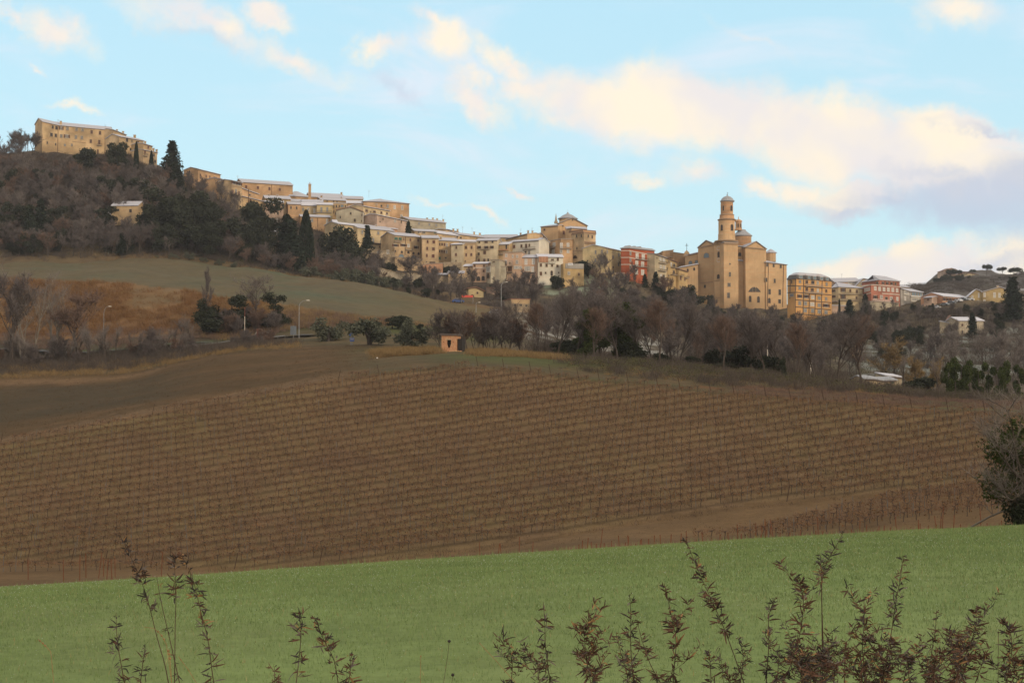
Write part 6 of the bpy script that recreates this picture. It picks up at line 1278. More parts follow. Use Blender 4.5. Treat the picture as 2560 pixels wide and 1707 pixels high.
rest = vines[300:]; Vs, Ts, Ms = [], [], []; off = 0; vm = [M['vinewood'], M['canes'], M['vleaf']]; byv = {}
for i, p in enumerate(rest): byv.setdefault(i % 7, []).append(p)
for vi, ps in byv.items():
    a = np.array(ps); z = gz(a[:, 0], a[:, 1]); q = RS(vi); n = len(a); fl = q.choice([-1, 1], n); zs = q.uniform(.72, 1.0, n)
    c, s_ = math.cos(PHI), math.sin(PHI)
    for mi_, me in enumerate(V_VINE[vi]):
        V, T_ = tri_of(me); X = V[None, :, 0] * fl[:, None]; Y = V[None, :, 1] * fl[:, None]; Z = V[None, :, 2] * zs[:, None]
        P_ = np.stack([X * c - Y * s_ + a[:, None, 0], X * s_ + Y * c + a[:, None, 1], Z + z[:, None]], 2).reshape(-1, 3)
        Vs.append(P_); Ts.append((T_[None] + (np.arange(n) * len(V))[:, None, None]).reshape(-1, 3) + off); off += len(P_)
        if mi_ == 0: Ms.append(np.zeros(n * len(T_), np.int32))
        else:
            mm = np.zeros(len(me.polygons), np.int32); me.polygons.foreach_get('material_index', mm); Ms.append(np.tile(mm + 1, n))
tag(link('grape_vines', fastmesh('grape_vines', np.concatenate(Vs), np.concatenate(Ts), vm, np.concatenate(Ms))), 'leafless grape vines in straight rows covering the whole brown hillside', 'grape vines', kind='stuff')
m = MB(); m.box((0, 0, .5), (.016, 0, 0), (0, .016, 0), (0, 0, .68)); me_post = m.mesh('vineyard_post', M['postgrey'])
m = MB(); m.box((0, 0, .6), (.028, 0, 0), (0, .028, 0), (0, 0, .7)); me_end = m.mesh('end_post', M['postdark'])
posts.sort(key=lambda v: (not vis(*v), v[1]))
for x, y in posts[:230]:
    o = link('vineyard_post', me_post, None, (x, y, g1(x, y))); o.rotation_euler = (rv.gauss(0, .03), rv.gauss(0, .04), 0)
    tag(o, 'thin grey post between vines in the nearest vineyard rows', 'post', 'grey trellis posts of the nearest rows')
Vp, Tp = tri_of(me_post); pa = np.array(posts[230:]); n = len(pa)
merged('trellis_posts', Vp, Tp, np.stack([pa[:, 0], pa[:, 1], gz(pa[:, 0], pa[:, 1])], 1), np.stack([np.ones(n), RS(3).uniform(.9, 1.1, n)], 1), np.zeros(n), M['postgrey'], 'thin grey trellis posts standing along all the farther vine rows', 'posts')
for x, y, sg in ends:
    if not vis(x, y): continue
    x2, y2 = x + rd.x * sg * 1.6, y + rd.y * sg * 1.6
    o = link('end_post', me_end, None, (x2, y2, g1(x2, y2))); o.rotation_euler = (0, sg * -.2, PHI)
    tag(o, 'dark leaning end post where a vine row stops', 'post', 'leaning end posts of the vine rows')
Q = clump(9, 9, .45, .8, .035)
def vcond(px, d, r): return (d > np.interp(px, VPX, VBOT) - 2) & (d < np.interp(px, VPX, VTOP) + 2)
for nm_, n_, sd_, mt_ in (('dead_grass', 15000, 51, 'vweed'), ('dead_grass', 9000, 52, 'vweed2')):
    M[mt_] = simple(mt_, (.172, .120, .068) if mt_ == 'vweed' else (.128, .088, .058), .95, .4, .3)
    brush(nm_, int(n_ * 1.3), (-160, 2700), (92, 212), sd_, Q, (.5, 1.4), M[mt_], 'tufts of ' + ('tan' if mt_ == 'vweed' else 'dark brown') + ' dead grass and leaves on the soil between the vine rows', 'dead grass', cond=vcond)
# stakes of the newly planted strip
rs_ = random.Random(8)
m = MB(); m.box((0, 0, .6), (.022, 0, 0), (0, .022, 0), (0, 0, .75)); me_st = m.mesh('stake', M['stake'])
def stake(px, d, k=1.0):
    p = at(px, d); o = link('stake', me_st, None, p); o.scale = (1, 1, k * rs_.uniform(.85, 1.15)); o.rotation_euler = (rs_.gauss(0, .03), rs_.gauss(0, .06), 0)
    tag(o, 'thin reddish brown stake in the bare soil strip beyond the green field', 'stake', 'reddish stakes in the bare soil')
for p0, n in ((1447, 8), (1590, 8), (1745, 8), (1895, 7), (2050, 7), (2195, 7), (2390, 5), (2480, 4)):
    for i in range(n): stake(p0 + i * 5.5 * (1 + .25 * i) * (1.0 if p0 < 1700 else 1.7), 84 + i * .8 if p0 > 1700 else 80 + i, 1.1)
for i in range(26): stake(rs_.uniform(1100, 2540), rs_.uniform(86, 99), 1.1)
for i in range(10): stake(rs_.uniform(0, 420), rs_.uniform(98, 108), 1.2)

# ---------------------------------------------------------------- road and roadside things
def ribbon(name, pts, w, mat, lift=.05):
    V, F = [], []
    for i, (px, d) in enumerate(pts):
        p = at(px, d); a, b = (pts[max(0, i - 1)], pts[min(len(pts) - 1, i + 1)]); t = (at(*b) - at(*a)); t.z = 0; t.normalize(); n = Vector((-t.y, t.x, 0))
        for sg in (-1, 1): q = p + n * sg * w / 2; V.append((q.x, q.y, max(p.z, g1(q.x, q.y)) + lift))
        if i: F.append((2 * i - 2, 2 * i - 1, 2 * i + 1, 2 * i))
    me = bpy.data.meshes.new(name); me.from_pydata(V, [], F); me.materials.append(mat); return tag(link(name, me), kind='structure')
asph = simple('asphalt', (.06, .06, .06), .9, .3, .5); M['dirt'] = simple('dirt_track', (.16, .12, .07), 1, .4, .3)
rp = [(px, 318 - max(0, px - 300) * .018) for px in range(-300, 860, 20)]
ribbon('road', rp, 6.5, asph, .25); ribbon('road_edge_line', [(a, b - 2.9) for a, b in rp], .18, M['bandw'], .27)
0 and ribbon('track', [(x, np.interp(x, [200, 500, 700, 900, 1100], [226, 224, 215, 206, 203])) for x in range(200, 1101, 15)], 1.6, M['dirt'], .06)
def street_lamp(px, d, top, label, arm=1.6, tw=.12, sg=1):
    p = at(px, d); h = zpix(top, d) - p.z; o = empty('street_lamp', p, label, 'street lamp'); m = MB()
    q = [p - UP * .3, p + UP * h * .5, p + UP * h * .86] + [p + UP * (h * (.86 + .14 * math.sin(a * 1.57))) + Vector((sg * arm * (1 - math.cos(a * 1.57)), 0, 0)) for a in (.35, .7, 1)]
    m.tube(q, [tw, tw * .75, tw * .6, tw * .55, tw * .5, tw * .45], 7); m.part('pole', M['metal'], o)
    e = q[-1]; m = MB(); m.tube([e, e + Vector((sg * .35, 0, .02)), e + Vector((sg * .75, 0, -.02))], [.06, .13, .07], 6); m.part('lamp_head', M['framew'], o)
street_lamp(258, 311, 766, 'curved white street lamp by the rusty bank, left one of the two roadside lamps', .9, .09); street_lamp(747, 304, 751, 'tall curved white street lamp by the road right of the evergreens', 1.5, .10)
street_lamp(1253, 450, 705, 'pale curved street lamp below the lowest houses', 1.3, .14); street_lamp(1190, 420, 756, 'short pale lamp post at the end of the pale field', .6, .12)
def pole(name, px, d, top, mats, label, w=.1, bands=1):
    p = at(px, d); h = zpix(top, d) - p.z; o = empty(name, p, label, 'pole'); n = max(2, bands)
    for i in range(bands):
        m = MB(); m.tube([p + UP * (h * i / bands - (.3 if i == 0 else 0)), p + UP * h * (i + 1) / bands], [w, w * .9], 6); m.part('shaft', M[mats[i % len(mats)]], o)
    m = MB(); m.box(p + UP * (h + .05), (w * 1.6, 0, 0), (0, w * 1.6, 0), UP * .05); m.part('cap', M[mats[-1]], o)
pole('marker_pole', 611, 309, 769, ('redsh', 'bandw', 'bandw', 'redsh'), 'thin red and white pole beside the road', .07, 4)
pole('white_post', 1919, 262, 852, ('bandw',), 'tall white post among the trees above the vineyard', .09); pole('white_post', 2027, 250, 908, ('bandw',), 'white post right of the thicket near the ochre villa', .09)
pole('utility_pole', 618, 600, 474, ('brown',), 'dark brown utility pole in front of the stepping brick houses', .16); pole('utility_pole', 690, 552, 547, ('ltsh',), 'pale pole with crosspiece by the mid slope cottage', .16)
pole('white_post', 1084, 540, 705, ('bandw',), 'thin white post below the pale rubble wall', .14); pole('utility_pole', 1052, 575, 671, ('brown',), 'thin brown pole at the brick retaining wall', .1)
# rusty board
p = at(646, 309); o = empty('rusty_board', p, 'leaning rusty red board with a brace beside the road', 'board'); m = MB(); m.box(p + UP * 1.35, (.45, 0, 0), (0, .06, 0), UP * 1.25); m.part('panel', M['redsh'], o)
m = MB(); m.tube([p + Vector((-1.3, -.3, 0)), p + Vector((-.4, 0, 2.1))], [.05, .05], 5); m.part('brace', M['metal'], o)
def roadsign(px, d, top, wpx, hpx, mat, label, stripe=None):
    p = at(px, d); k = d / FP; o = empty('road_sign', p, label, 'road sign'); zt = zpix(top, d); m = MB()
    m.tube([p - UP * .3, Vector((p.x, p.y, zt + .1))], [.05, .05], 6); m.part('post', M['metal'], o)
    m = MB(); c = Vector((p.x, p.y - .09, zt - hpx * k / 2)); m.box(c, (wpx * k / 2, 0, 0), (0, .03, 0), UP * hpx * k / 2); pn = m.part('panel', M[mat], o)
    if stripe:
        for s0, hh in stripe:
            m = MB(); m.box(c + Vector((0, -.045, (.5 - s0) * hpx * k)), (wpx * k * .42, 0, 0), (0, .012, 0), UP * hh * hpx * k / 2); e = m.part('marking', M['bandw'], o); e.parent = pn
M['signblue2'] = simple('sign_blue', (.03, .12, .45), .5, .1); M['signback'] = simple('sign_back_grey', (.13, .15, .17), .6, .15)
roadsign(733, 306, 815, 15, 22, 'signback', 'grey back of a road sign between the rusty board and the tall lamp'); 
roadsign(877, 262, 833, 9, 6.5, 'signblue2', 'small upper blue arrow sign left of the middle olive tree'); roadsign(880, 261, 844, 11, 9, 'signblue2', 'bright blue direction sign with a white stripe left of the middle olive tree', [(.25, .2), (.6, .12)])
def guardrail(pts, label):
    q = [at(*a) for a in pts]; o = empty('guardrail', q[0], label, 'guardrail')
    m = MB(); m.tube([a + UP * .62 for a in q], [.11] * len(q), 5); m.part('rail', M['metal'], o)
    for a in q: m = MB(); m.box(a + UP * .25, (.05, 0, 0), (0, .05, 0), UP * .45); m.part('post', M['postgrey'], o)
guardrail([(x, 313.4 - max(0, x - 300) * .018) for x in range(425, 590, 18)], 'pale steel guardrail along the road in front of the reddish bank')
guardrail([(x, 312.5 - max(0, x - 300) * .018) for x in range(640, 730, 18)], 'short steel guardrail between the rusty board and the grey road sign')
# ruined brick hut
H = Bld(0, 'brick_hut', 'small ruined orange brick hut with a dark broken doorway at the top of the vineyard', 'hut', 226, [(1104, 838), (1142, 839)], 880, 'hutbrick', ('flat', 0), D=2.3, roofmat='band', ang=-14)
q, n, t = H.spot(1123, 858); m = MB(); N0 = n * .03
m.poly([q + N0 + t * a + UP * b for a, b in ((-.30, -.10), (-.16, -.55), (0, -.78), (.12, -.60), (.30, -.15), (.31, .52), (-.30, .52))]); m.part('doorway', M['void'], H.root)
m = MB(); m.box(q + n * .05 + UP * .57, t * .42, n * .05, UP * .05); m.part('lintel', M['frame'], H.root)
for x in (1109.5, 1133):
    q2, n, t = H.spot(x, 855); m = MB(); m.box(q2 + n * .01, t * .06, n * .02, UP * .06); m.part('hole', M['dark'], H.root)
rk = random.Random(3); m = MB()
for i in range(26):
    a = H.P[0] + (H.P[1] - H.P[0]) * rk.uniform(-.2, 1.3) + n * rk.uniform(.1, .9); a.z = g1(a.x, a.y) + .05; s1 = rk.uniform(.06, .16)
    m.box(a, Vector((1, rk.gauss(0, .4), rk.gauss(0, .3))).normalized() * s1, Vector((rk.gauss(0, .3), 1, 0)).normalized() * s1, UP * s1 * .6)
m.part('fallen_bricks', M['hutbrick'], H.root)
M['hutdark'] = simple('hut_dark_side', (.03, .026, .024), .9, .4, 2); m = MB(); q = H.P[1] + t * .45 + n * -1.1; q.z = g1(q.x, q.y) + .9; m.box(q, t * .35, n * .9, UP * 1.05); m.part('dark_side_box', M['hutdark'], H.root)  # dark box added to stand in for the hut's dark right side
p = at(943, 212); m = MB(); m.box(p + UP * .15, (.10, 0, 0), (0, .08, 0), UP * .08); tag(m and link('white_stone', m.mesh('white_stone', M['whsh'])), 'small white stone on the grass track left of the hut', 'stone')
# cars
def car(px, py, d, z, col, label, rz=0, zone=9):
    X, Y = S(zone, (px, py)); base = at(X, d); o = empty('parked_car', base, label, 'car', None, rz)
    def L(*a): return Vector(a)
    prof = [(-2.05, .25), (2.05, .25), (2.1, .62), (1.95, .82), (1.15, .93), (.55, 1.38), (-1.1, 1.42), (-1.75, .98), (-2.1, .9), (-2.12, .5)]
    def extr(mb, pr, w, mi=0):
        a = [L(x, -w, zz_) for x, zz_ in pr]; b_ = [L(x, w, zz_) for x, zz_ in pr]; mb.poly(a, mi); mb.poly(b_[::-1], mi)
        for i in range(len(pr)): j = (i + 1) % len(pr); mb.poly([a[j], a[i], b_[i], b_[j]], mi)
    m = MB(); extr(m, prof, .82); link('body', m.mesh('body', [col]), o)
    m = MB(); extr(m, [(1.02, .95), (.55, 1.30), (-1.05, 1.34), (-1.6, .98)], .83); link('side_glass', m.mesh('side_glass', M['dark']), o)
    m = MB(); m.box8([L(1.12, -.7, .97), L(1.14, .7, .97), L(1.10, .7, .99), L(1.08, -.7, .99), L(.62, -.62, 1.36), L(.64, .62, 1.36), L(.6, .62, 1.38), L(.58, -.62, 1.38)]); link('windscreen', m.mesh('windscreen', M['bluew']), o)
    m = MB(); extr(m, [(.5, 1.40), (-1.05, 1.43), (-1.0, 1.5), (.45, 1.47)], .74); link('snow_layer', m.mesh('snow_layer', M['snowfull']), o)
    for x in (-1.3, 1.3):
        for y in (-.8, .8): m = MB(); m.tube([L(x, y - .1, .3), L(x, y + .1, .3)], [.31, .31], 12); link('wheel', m.mesh('wheel', M['dark']), o)
    for y in (-.6, .6): m = MB(); m.box(L(2.06, y, .66), (.04, 0, 0), (0, .16, 0), (0, 0, .08)); link('headlight', m.mesh('headlight', M['whsh']), o)
cw_ = simple('car_white', (.62, .63, .65), .4, .05); cg_ = simple('car_grey', (.16, .18, .20), .4, .05); cb_ = simple('car_blue', (.05, .10, .28), .4, .05)
for i, (x, y, c_, l) in enumerate(((1135, 905, cw_, 'white snow dusted car parked before the mustard house'), (1232, 908, cg_, 'grey snow dusted car, first right of the white one below the bright orange house'), (895, 893, cg_, 'grey car half hidden in front of the middle of the bright orange house'),
        (1010, 898, cg_, 'dark grey car between two others below the windows of the bright orange house'), (730, 890, cw_, 'pale car at the left end of the bright orange house'), (1325, 912, cw_, 'white car at the left corner of the mustard house'))):
    car(x, y, 631 + i % 2, 0, c_, l, R(-75 + i * 9))
car(1085, 905, 628, 0, cw_, 'white car parked on the terrace under the hipped ochre house', R(-20), 8); car(1145, 745, 0 + 500, 0, cb_, 'blue car at the foot of the lowest houses by the pale field', R(10), 0)
car(1240, 780, 440, 0, cg_, 'grey car among the bare trees left of the unfinished house', R(10), 0)
# red awnings
def awning(x0, y0, x1, y1, d, zone, label):
    a, b_ = P3(*S(zone, (x0, y0)), d), P3(*S(zone, (x1, y1)), d); b_.z = a.z; o = empty('red_awning', (a + b_) / 2 - UP * 2.2, label, 'awning'); m = MB(); f = Vector((0, -2.6, -.9))
    m.box8([a, a + f, b_ + f, b_, a + UP * .08, a + f + UP * .08, b_ + f + UP * .08, b_ + UP * .08]); m.part('canopy', M['awred'], o)
    for q in (a + f, b_ + f, a, b_): m = MB(); m.box(q - UP * 1.1, (.05, 0, 0), (0, .05, 0), UP * 1.1); m.part('post', M['metal'], o)
M['awred'] = simple('red_canvas', (.50, .06, .03), .8, .15)
awning(80, 1280, 240, 1290, 500, 5, 'bright red awning left of the low ochre farmhouse'); awning(1442, 870, 1552, 872, 628, 9, 'red awning in front of the double gabled mustard house')

# ---------------------------------------------------------------- green field: blades and frost
gm = [simple('grass_green', (.158, .232, .080), .8, .25, .8), simple('grass_light', (.195, .268, .106), .8, .2, .8), simple('grass_straw', (.30, .27, .12), .8, .3, 1), simple('frost_beads', (.48, .55, .50), .5, .1, 2)]
r = RS(77); N = 500000
dd = 8.2 + (44.5 - 8.2) * r.rand(N) ** .62; uu = np.where(r.rand(N) < .84, r.uniform(-.385, .385, N), r.uniform(-.62, .62, N)); X = uu * dd; Y = dd; Z = gz(X, Y)
patch = vert_noise(X, Y, 3.0, 21) * .5 + vert_noise(X, Y, .8, 22) * .5
hgt = (.022 + .034 * r.rand(N)) * (1 + .25 * patch) * np.interp(dd, [8, 25, 44], [.75, 1.1, 1.5]); wid = np.interp(dd, [8, 20, 44], [.0055, .010, .019]) * (.7 + .6 * r.rand(N))
a = r.rand(N) * 6.28; lx, ly = r.randn(N) * .38, r.randn(N) * .38
ax, ay = np.cos(a) * wid / 2, np.sin(a) * wid / 2
V = np.stack([np.stack([X - ax, Y - ay, Z - .01], 1), np.stack([X + ax, Y + ay, Z - .01], 1), np.stack([X + lx * hgt, Y + ly * hgt, Z + hgt], 1)], 1).reshape(-1, 3)
q = r.rand(N); tl_ = (dd > 38) & (r.rand(N) < .012); V.reshape(-1, 3, 3)[tl_, 2, 2] += r.uniform(.04, .16, tl_.sum())
mi = np.where(q < .62 - patch * .12, 0, np.where(q < .965 - .10 * np.clip((dd - 30) / 8, 0, 1) * (dd < 41), 1, 2))
kf = r.rand(N) < np.interp(dd, [8, 28, 38], [.022, .010, .000])
V3 = V.reshape(-1, 3, 3); tip = V3[kf, 2, :].copy(); sz = .0022 * dd[kf][:, None] / 10 * 1.0
fr = np.stack([tip + np.array([-1, 0, 0]) * sz, tip + np.array([1, 0, 0]) * sz, tip + np.array([0, 0, 1.8]) * sz], 1).reshape(-1, 3)
VV = np.concatenate([V, fr]); MI = np.concatenate([mi, np.full(len(fr) // 3, 3)])
tag(link('grass', fastmesh('grass', VV, np.arange(len(VV)).reshape(-1, 3), gm, MI)), 'short bright green crop grass with beads of frost covering the near field', 'grass', kind='stuff')

# ---------------------------------------------------------------- dry weeds in front
M['wstem'] = simple('weed_stem', (.075, .045, .03), .9, .3, 30); M['wred'] = simple('weed_leaf_rust', (.105, .054, .036), .9, .45, 40); M['wdark'] = simple('weed_leaf_dark', (.045, .036, .034), .9, .4, 40)
M['wtan'] = simple('weed_leaf_tan', (.30, .17, .075), .9, .4, 40); M['wgrey'] = simple('weed_leaf_grey', (.14, .115, .10), .9, .4, 40)
def blade(mb, rr, p, d, L, w, curl, mi):
    d = d.normalized(); sd_ = d.cross(Vector((rr.gauss(0, 1), rr.gauss(0, 1), rr.gauss(0, .5)))).normalized(); nn_ = d.cross(sd_)
    pts = []; q = p.copy(); dd_ = d.copy()
    for i in range(5):
        f = i / 4; ww = w * math.sin(math.pi * min(.97, .12 + f * .85)) ; pts.append((q - sd_ * ww / 2, q + sd_ * ww / 2)); dd_ = (dd_ + nn_ * curl * .45).normalized(); q = q + dd_ * L / 4
    for i in range(4): mb.poly([pts[i][0], pts[i][1], pts[i + 1][1], pts[i + 1][0]], mi)
def weed(path, d, label, dens=1.0, size=1.0, red=.5, group=None, top=0.0, low=1.0, seed=None, name='dried_weed', branch=0):
    rr = random.Random(seed if seed is not None else int(path[0][0] * 7 + path[0][1])); pts = [P3(x, y, d + rr.uniform(-.02, .02)) for x, y in path]
    # extend smoothly down to the ground
    e = pts[-1]; gx = e.x + (e.x - pts[-2].x) * .4; base = Vector((gx, d, g1(gx, d)))
    o = empty(name, base, label, 'weed', group)
    fine = []
    for i in range(len(pts) - 1):
        p0 = pts[max(0, i - 1)]; p1 = pts[i]; p2 = pts[i + 1]; p3 = pts[min(len(pts) - 1, i + 2)]
        for k_ in range(4): t_ = k_ / 4; fine.append(.5 * ((2 * p1) + (p2 - p0) * t_ + (2 * p0 - 5 * p1 + 4 * p2 - p3) * t_ ** 2 + (3 * p1 - p0 - 3 * p2 + p3) * t_ ** 3))
    fine.append(pts[-1]); nf_ = len(fine); k_ = d / FP; sw = 1.0 * k_
    m = MB(); m.tube(fine + [base], [sw * (.55 + .9 * i / nf_) for i in range(nf_)] + [sw * 1.6], 5, cap=False); m.part('stem', M['wstem'], o)
    lf = MB(); sd0 = rr.uniform(0, 6); length = sum((fine[i + 1] - fine[i]).length for i in range(nf_ - 1)); step = 6.5 * k_ / dens; acc = 0; run = 0
    def cluster(p, ax, f, s_):
        for _ in range(rr.choice((1, 2, 3, 4))):
            a_ = rr.uniform(0, 6.28); out = Vector((math.cos(a_), math.sin(a_) * .8, rr.uniform(-.1, .9) if f < .55 else rr.uniform(-1.1, .5)))
            L = 23 * k_ * s_ * rr.uniform(.4, 1.45) * (0.55 + min(1, f * 3.2) * .55); c_ = rr.random()
            mi_ = 0 if c_ < red else (1 if c_ < red + (1 - red) * .55 else (2 if c_ > .93 else 3))
            base_ = p + out.normalized() * rr.uniform(0, 4) * k_
            blade(lf, rr, base_, out, L, 3.9 * k_ * s_ * rr.uniform(.6, 1.2), rr.uniform(-2.0, 2.0), mi_)
            for _2 in range(rr.choice((0, 1, 2))):
                blade(lf, rr, base_ + out.normalized() * L * .35, out.normalized() + Vector((rr.gauss(0, .7), rr.gauss(0, .4), rr.gauss(0, .7))), L * .6, 2.9 * k_ * s_, rr.uniform(-1.2, 1.2), mi_)
    for i in range(nf_ - 1):
        sg_ = fine[i + 1] - fine[i]; l = sg_.length; acc += l
        while acc > step:
            acc -= step; f = i / nf_; run += 1
            if f < top or f > low or rr.random() < .12 + .55 * (math.sin(run * .35 + sd0) > .25): continue
            cluster(fine[i] + sg_ * rr.random(), sg_, f, size)
            if branch and f > .15 and rr.random() < branch:
                q0 = fine[i].copy(); dr = Vector((rr.choice((-1, 1)) * rr.uniform(.5, 1), rr.gauss(0, .4), rr.uniform(.5, 1.2))).normalized(); bl_ = rr.uniform(35, 80) * k_
                st = [q0 + dr * bl_ * g + Vector((0, 0, bl_ * .25 * g * g)) for g in (0, .35, .7, 1)]; mb2 = MB(); mb2.tube(st, [sw * .6, sw * .5, sw * .4, sw * .3], 4, cap=False); mb2.part('side_stem', M['wstem'], o)
                for g in (.3, .45, .6, .75, .9, 1): cluster(q0 + dr * bl_ * g + Vector((0, 0, bl_ * .25 * g * g)), dr, .3, size * .8)
    if lf.f: lf.part('leaves', [M['wred'], M['wdark'], M['wtan'], M['wgrey']], o)
    return o
weed([(300, 1338), (345, 1430), (372, 1510), (392, 1590), (412, 1660), (422, 1712)], 3.0, 'tall dried weed with a dark bent head, leftmost of the tall trio', 1.5, 1.1, .3, low=.42)
weed([(392, 1440), (402, 1500), (425, 1600), (450, 1712)], 3.05, 'thin nearly leafless dark stalk inside the tall left trio', .35, .8, .1)
weed([(442, 1360), (437, 1420), (440, 1480), (438, 1560), (437, 1640), (436, 1712)], 2.95, 'tall dried weed with a rust topped straight stem, middle of the tall left trio', 1.5, 1.0, .5, low=.42)
weed([(452, 1385), (480, 1440), (500, 1520), (520, 1600), (528, 1660), (535, 1712)], 3.0, 'tall drooping leafy dried weed, rightmost of the tall left trio', 1.1, 1.1, .2)
weed([(290, 1530), (293, 1600), (302, 1655), (312, 1712)], 3.1, 'medium dark dried weed just left of the tall trio', 1.1, 1.0, .15)
weed([(362, 1620), (356, 1665), (350, 1712)], 3.1, 'short dried weed between the medium dark one and the tall trio', 1.0, .8, .3)
weed([(776, 1515), (754, 1540), (752, 1600), (746, 1660), (740, 1712)], 3.0, 'dried weed with a hooked tip, left of the pair near the lower middle', 1.1, 1.1, .45)
weed([(788, 1545), (810, 1600), (835, 1650), (846, 1712)], 3.0, 'dried weed leaning left with a dense dark head, right of the lower middle pair', 1.6, 1.1, .45, low=.7)
weed([(874, 1632), (876, 1670), (870, 1712)], 2.9, 'short yellowish tipped weed right of the lower middle pair', 1.6, 1.1, .6)
weed([(686, 1664), (687, 1712)], 2.9, 'short rusty weed left of the lower middle pair', 1.6, 1.0, .6)
weed([(1273, 1612), (1281, 1665), (1276, 1712)], 2.9, 'short dark rust weed at the left end of the right hand weeds', 1.8, 1.1, .6, branch=.25)
weed([(1358, 1503), (1362, 1560), (1364, 1620), (1376, 1712)], 3.0, 'slender dried weed with a bare spiky top, second of the right hand weeds', 1.0, 1.0, .5)
weed([(1459, 1562), (1462, 1610), (1468, 1660), (1478, 1712)], 2.9, 'bushy rust red weed left of the tall central ones', 1.8, 1.2, .85, branch=.3)
weed([(1574, 1485), (1577, 1540), (1577, 1620), (1584, 1712)], 3.0, 'upright dried weed with small side shoots left of the rusty tall one', 1.1, 1.0, .4)
weed([(1595, 1560), (1608, 1610), (1626, 1660), (1655, 1712)], 2.95, 'slanting rusty weed crossing behind the upright one', 1.2, .9, .6)
weed([(1540, 1582), (1552, 1630), (1566, 1675), (1570, 1712)], 3.05, 'small thin grey weed left of the upright one', .9, .8, .3)
weed([(1660, 1457), (1677, 1530), (1690, 1600), (1686, 1660), (1682, 1712)], 2.95, 'tall thick rust red weed left of the long leaning one', 1.7, 1.15, .75, branch=.12)
weed([(1714, 1345), (1745, 1425), (1768, 1475), (1795, 1535), (1818, 1590), (1845, 1665), (1862, 1712)], 3.0, 'very tall weed leaning left with a rust coloured top and bare lower stem', 1.5, 1.15, .6, low=.6)
weed([(1772, 1622), (1776, 1665), (1778, 1712)], 2.9, 'low greyish weed under the long leaning one', 1.3, 1.0, .4); weed([(1845, 1595), (1858, 1640), (1850, 1712)], 3.1, 'thin grey weed just right of the foot of the leaning one', 1.2, 1.0, .15)
weed([(1938, 1492), (1922, 1540), (1922, 1610), (1915, 1712)], 2.95, 'dark weed with a thin curved tip right of the leaning one', 1.4, 1.0, .3)
weed([(1992, 1442), (2008, 1490), (2004, 1560), (1985, 1640), (1955, 1712)], 2.9, 'dense tall rusty and dark weed left of the tallest grey one', 1.9, 1.15, .6, branch=.12)
weed([(2116, 1315), (2098, 1350), (2078, 1385), (2060, 1425), (2054, 1480), (2057, 1580), (2062, 1712)], 3.0, 'tallest grey brown weed with a bent forked top', 1.35, .95, .15, low=.62)
weed([(2050, 1382), (2054, 1440)], 3.01, 'second short fork tip of the tallest grey weed', 2.2, .9, .15)
weed([(2160, 1502), (2160, 1560), (2156, 1620), (2166, 1712)], 2.9, 'rusty weed with broad top leaves between the two tallest at right', 1.5, 1.2, .6, branch=.1)
weed([(2256, 1388), (2252, 1440), (2240, 1500), (2230, 1570), (2218, 1640), (2205, 1712)], 3.0, 'tall slightly curved grey brown weed, second tallest at right', 1.4, 1.05, .3)
weed([(2342, 1526), (2338, 1575), (2328, 1640), (2322, 1712)], 3.0, 'slim weed with a pale tip left of the bushy right corner', 1.3, .8, .5)
weed([(2438, 1522), (2440, 1565), (2416, 1630), (2380, 1712)], 2.9, 'forked dark and rust weed rising from the right corner thicket', 1.5, 1.1, .5, branch=.15)
weed([(2500, 1548), (2522, 1575), (2530, 1620), (2515, 1712)], 2.9, 'weed with a hooked rusty head near the right edge', 1.6, 1.1, .5); weed([(2472, 1618), (2455, 1660), (2436, 1712)], 2.85, 'short weed with spread rusty leaves near the right edge', 1.4, 1.2, .7)
rr_ = random.Random(12)
for i in range(32):
    x = rr_.uniform(1990, 2575) if i < 27 else rr_.uniform(1250, 1990); y = rr_.uniform(1590, 1665) if i < 27 else rr_.uniform(1625, 1675); dx = rr_.uniform(-25, 25)
    weed([(x, y), (x + dx * .4, y + 40), (x + dx, 1712)], rr_.uniform(2.6, 3.3), 'low dried weed in the tangled thicket along the bottom right edge', 1.6, rr_.uniform(.9, 1.25), rr_.uniform(.2, .75), 'low weeds along the bottom right', seed=100 + i, branch=.25)
def stalk(path, d, label, head, mat, hr):
    pts = [P3(x, y, d) for x, y in path]; b_ = Vector((pts[-1].x, d, g1(pts[-1].x, d))); o = empty('dry_stalk', b_, label, 'dry stalk'); k_ = d / FP
    m = MB(); m.tube(pts + [b_], [.7 * k_] * (len(pts) + 1), 4, cap=False); m.part('stem', M[mat], o)
    for x, y in head:
        c = P3(x, y, d); m = MB(); m.lathe(c, [(.1 * hr * k_, c.z - hr * k_), (hr * k_ * .8, c.z - hr * k_ * .5), (hr * k_, c.z), (hr * k_ * .7, c.z + hr * k_ * .6), (.1 * hr * k_, c.z + hr * k_)], 8); m.part('seed_head', M[mat if hr < 3.5 else 'wdark'], o)
stalk([(1123, 1602), (1119, 1640), (1108, 1712)], 3.2, 'thin stalk with a round black seed head in the open grass', [(1123, 1602)], 'wstem', 4.2); stalk([(1132, 1686), (1129, 1712)], 3.2, 'round black seed head low on a short stalk', [(1132, 1686)], 'wstem', 4.4)
stalk([(1052, 1640), (1051, 1712)], 3.2, 'bare straight pale stalk left of the round seed heads', [(1052, 1639)], 'wtan', 2.0); stalk([(1198, 1606), (1235, 1645), (1275, 1690), (1296, 1712)], 2.8, 'long slanting straw coloured stalk before the first right hand weed', [(1199, 1607)], 'wtan', 1.5)
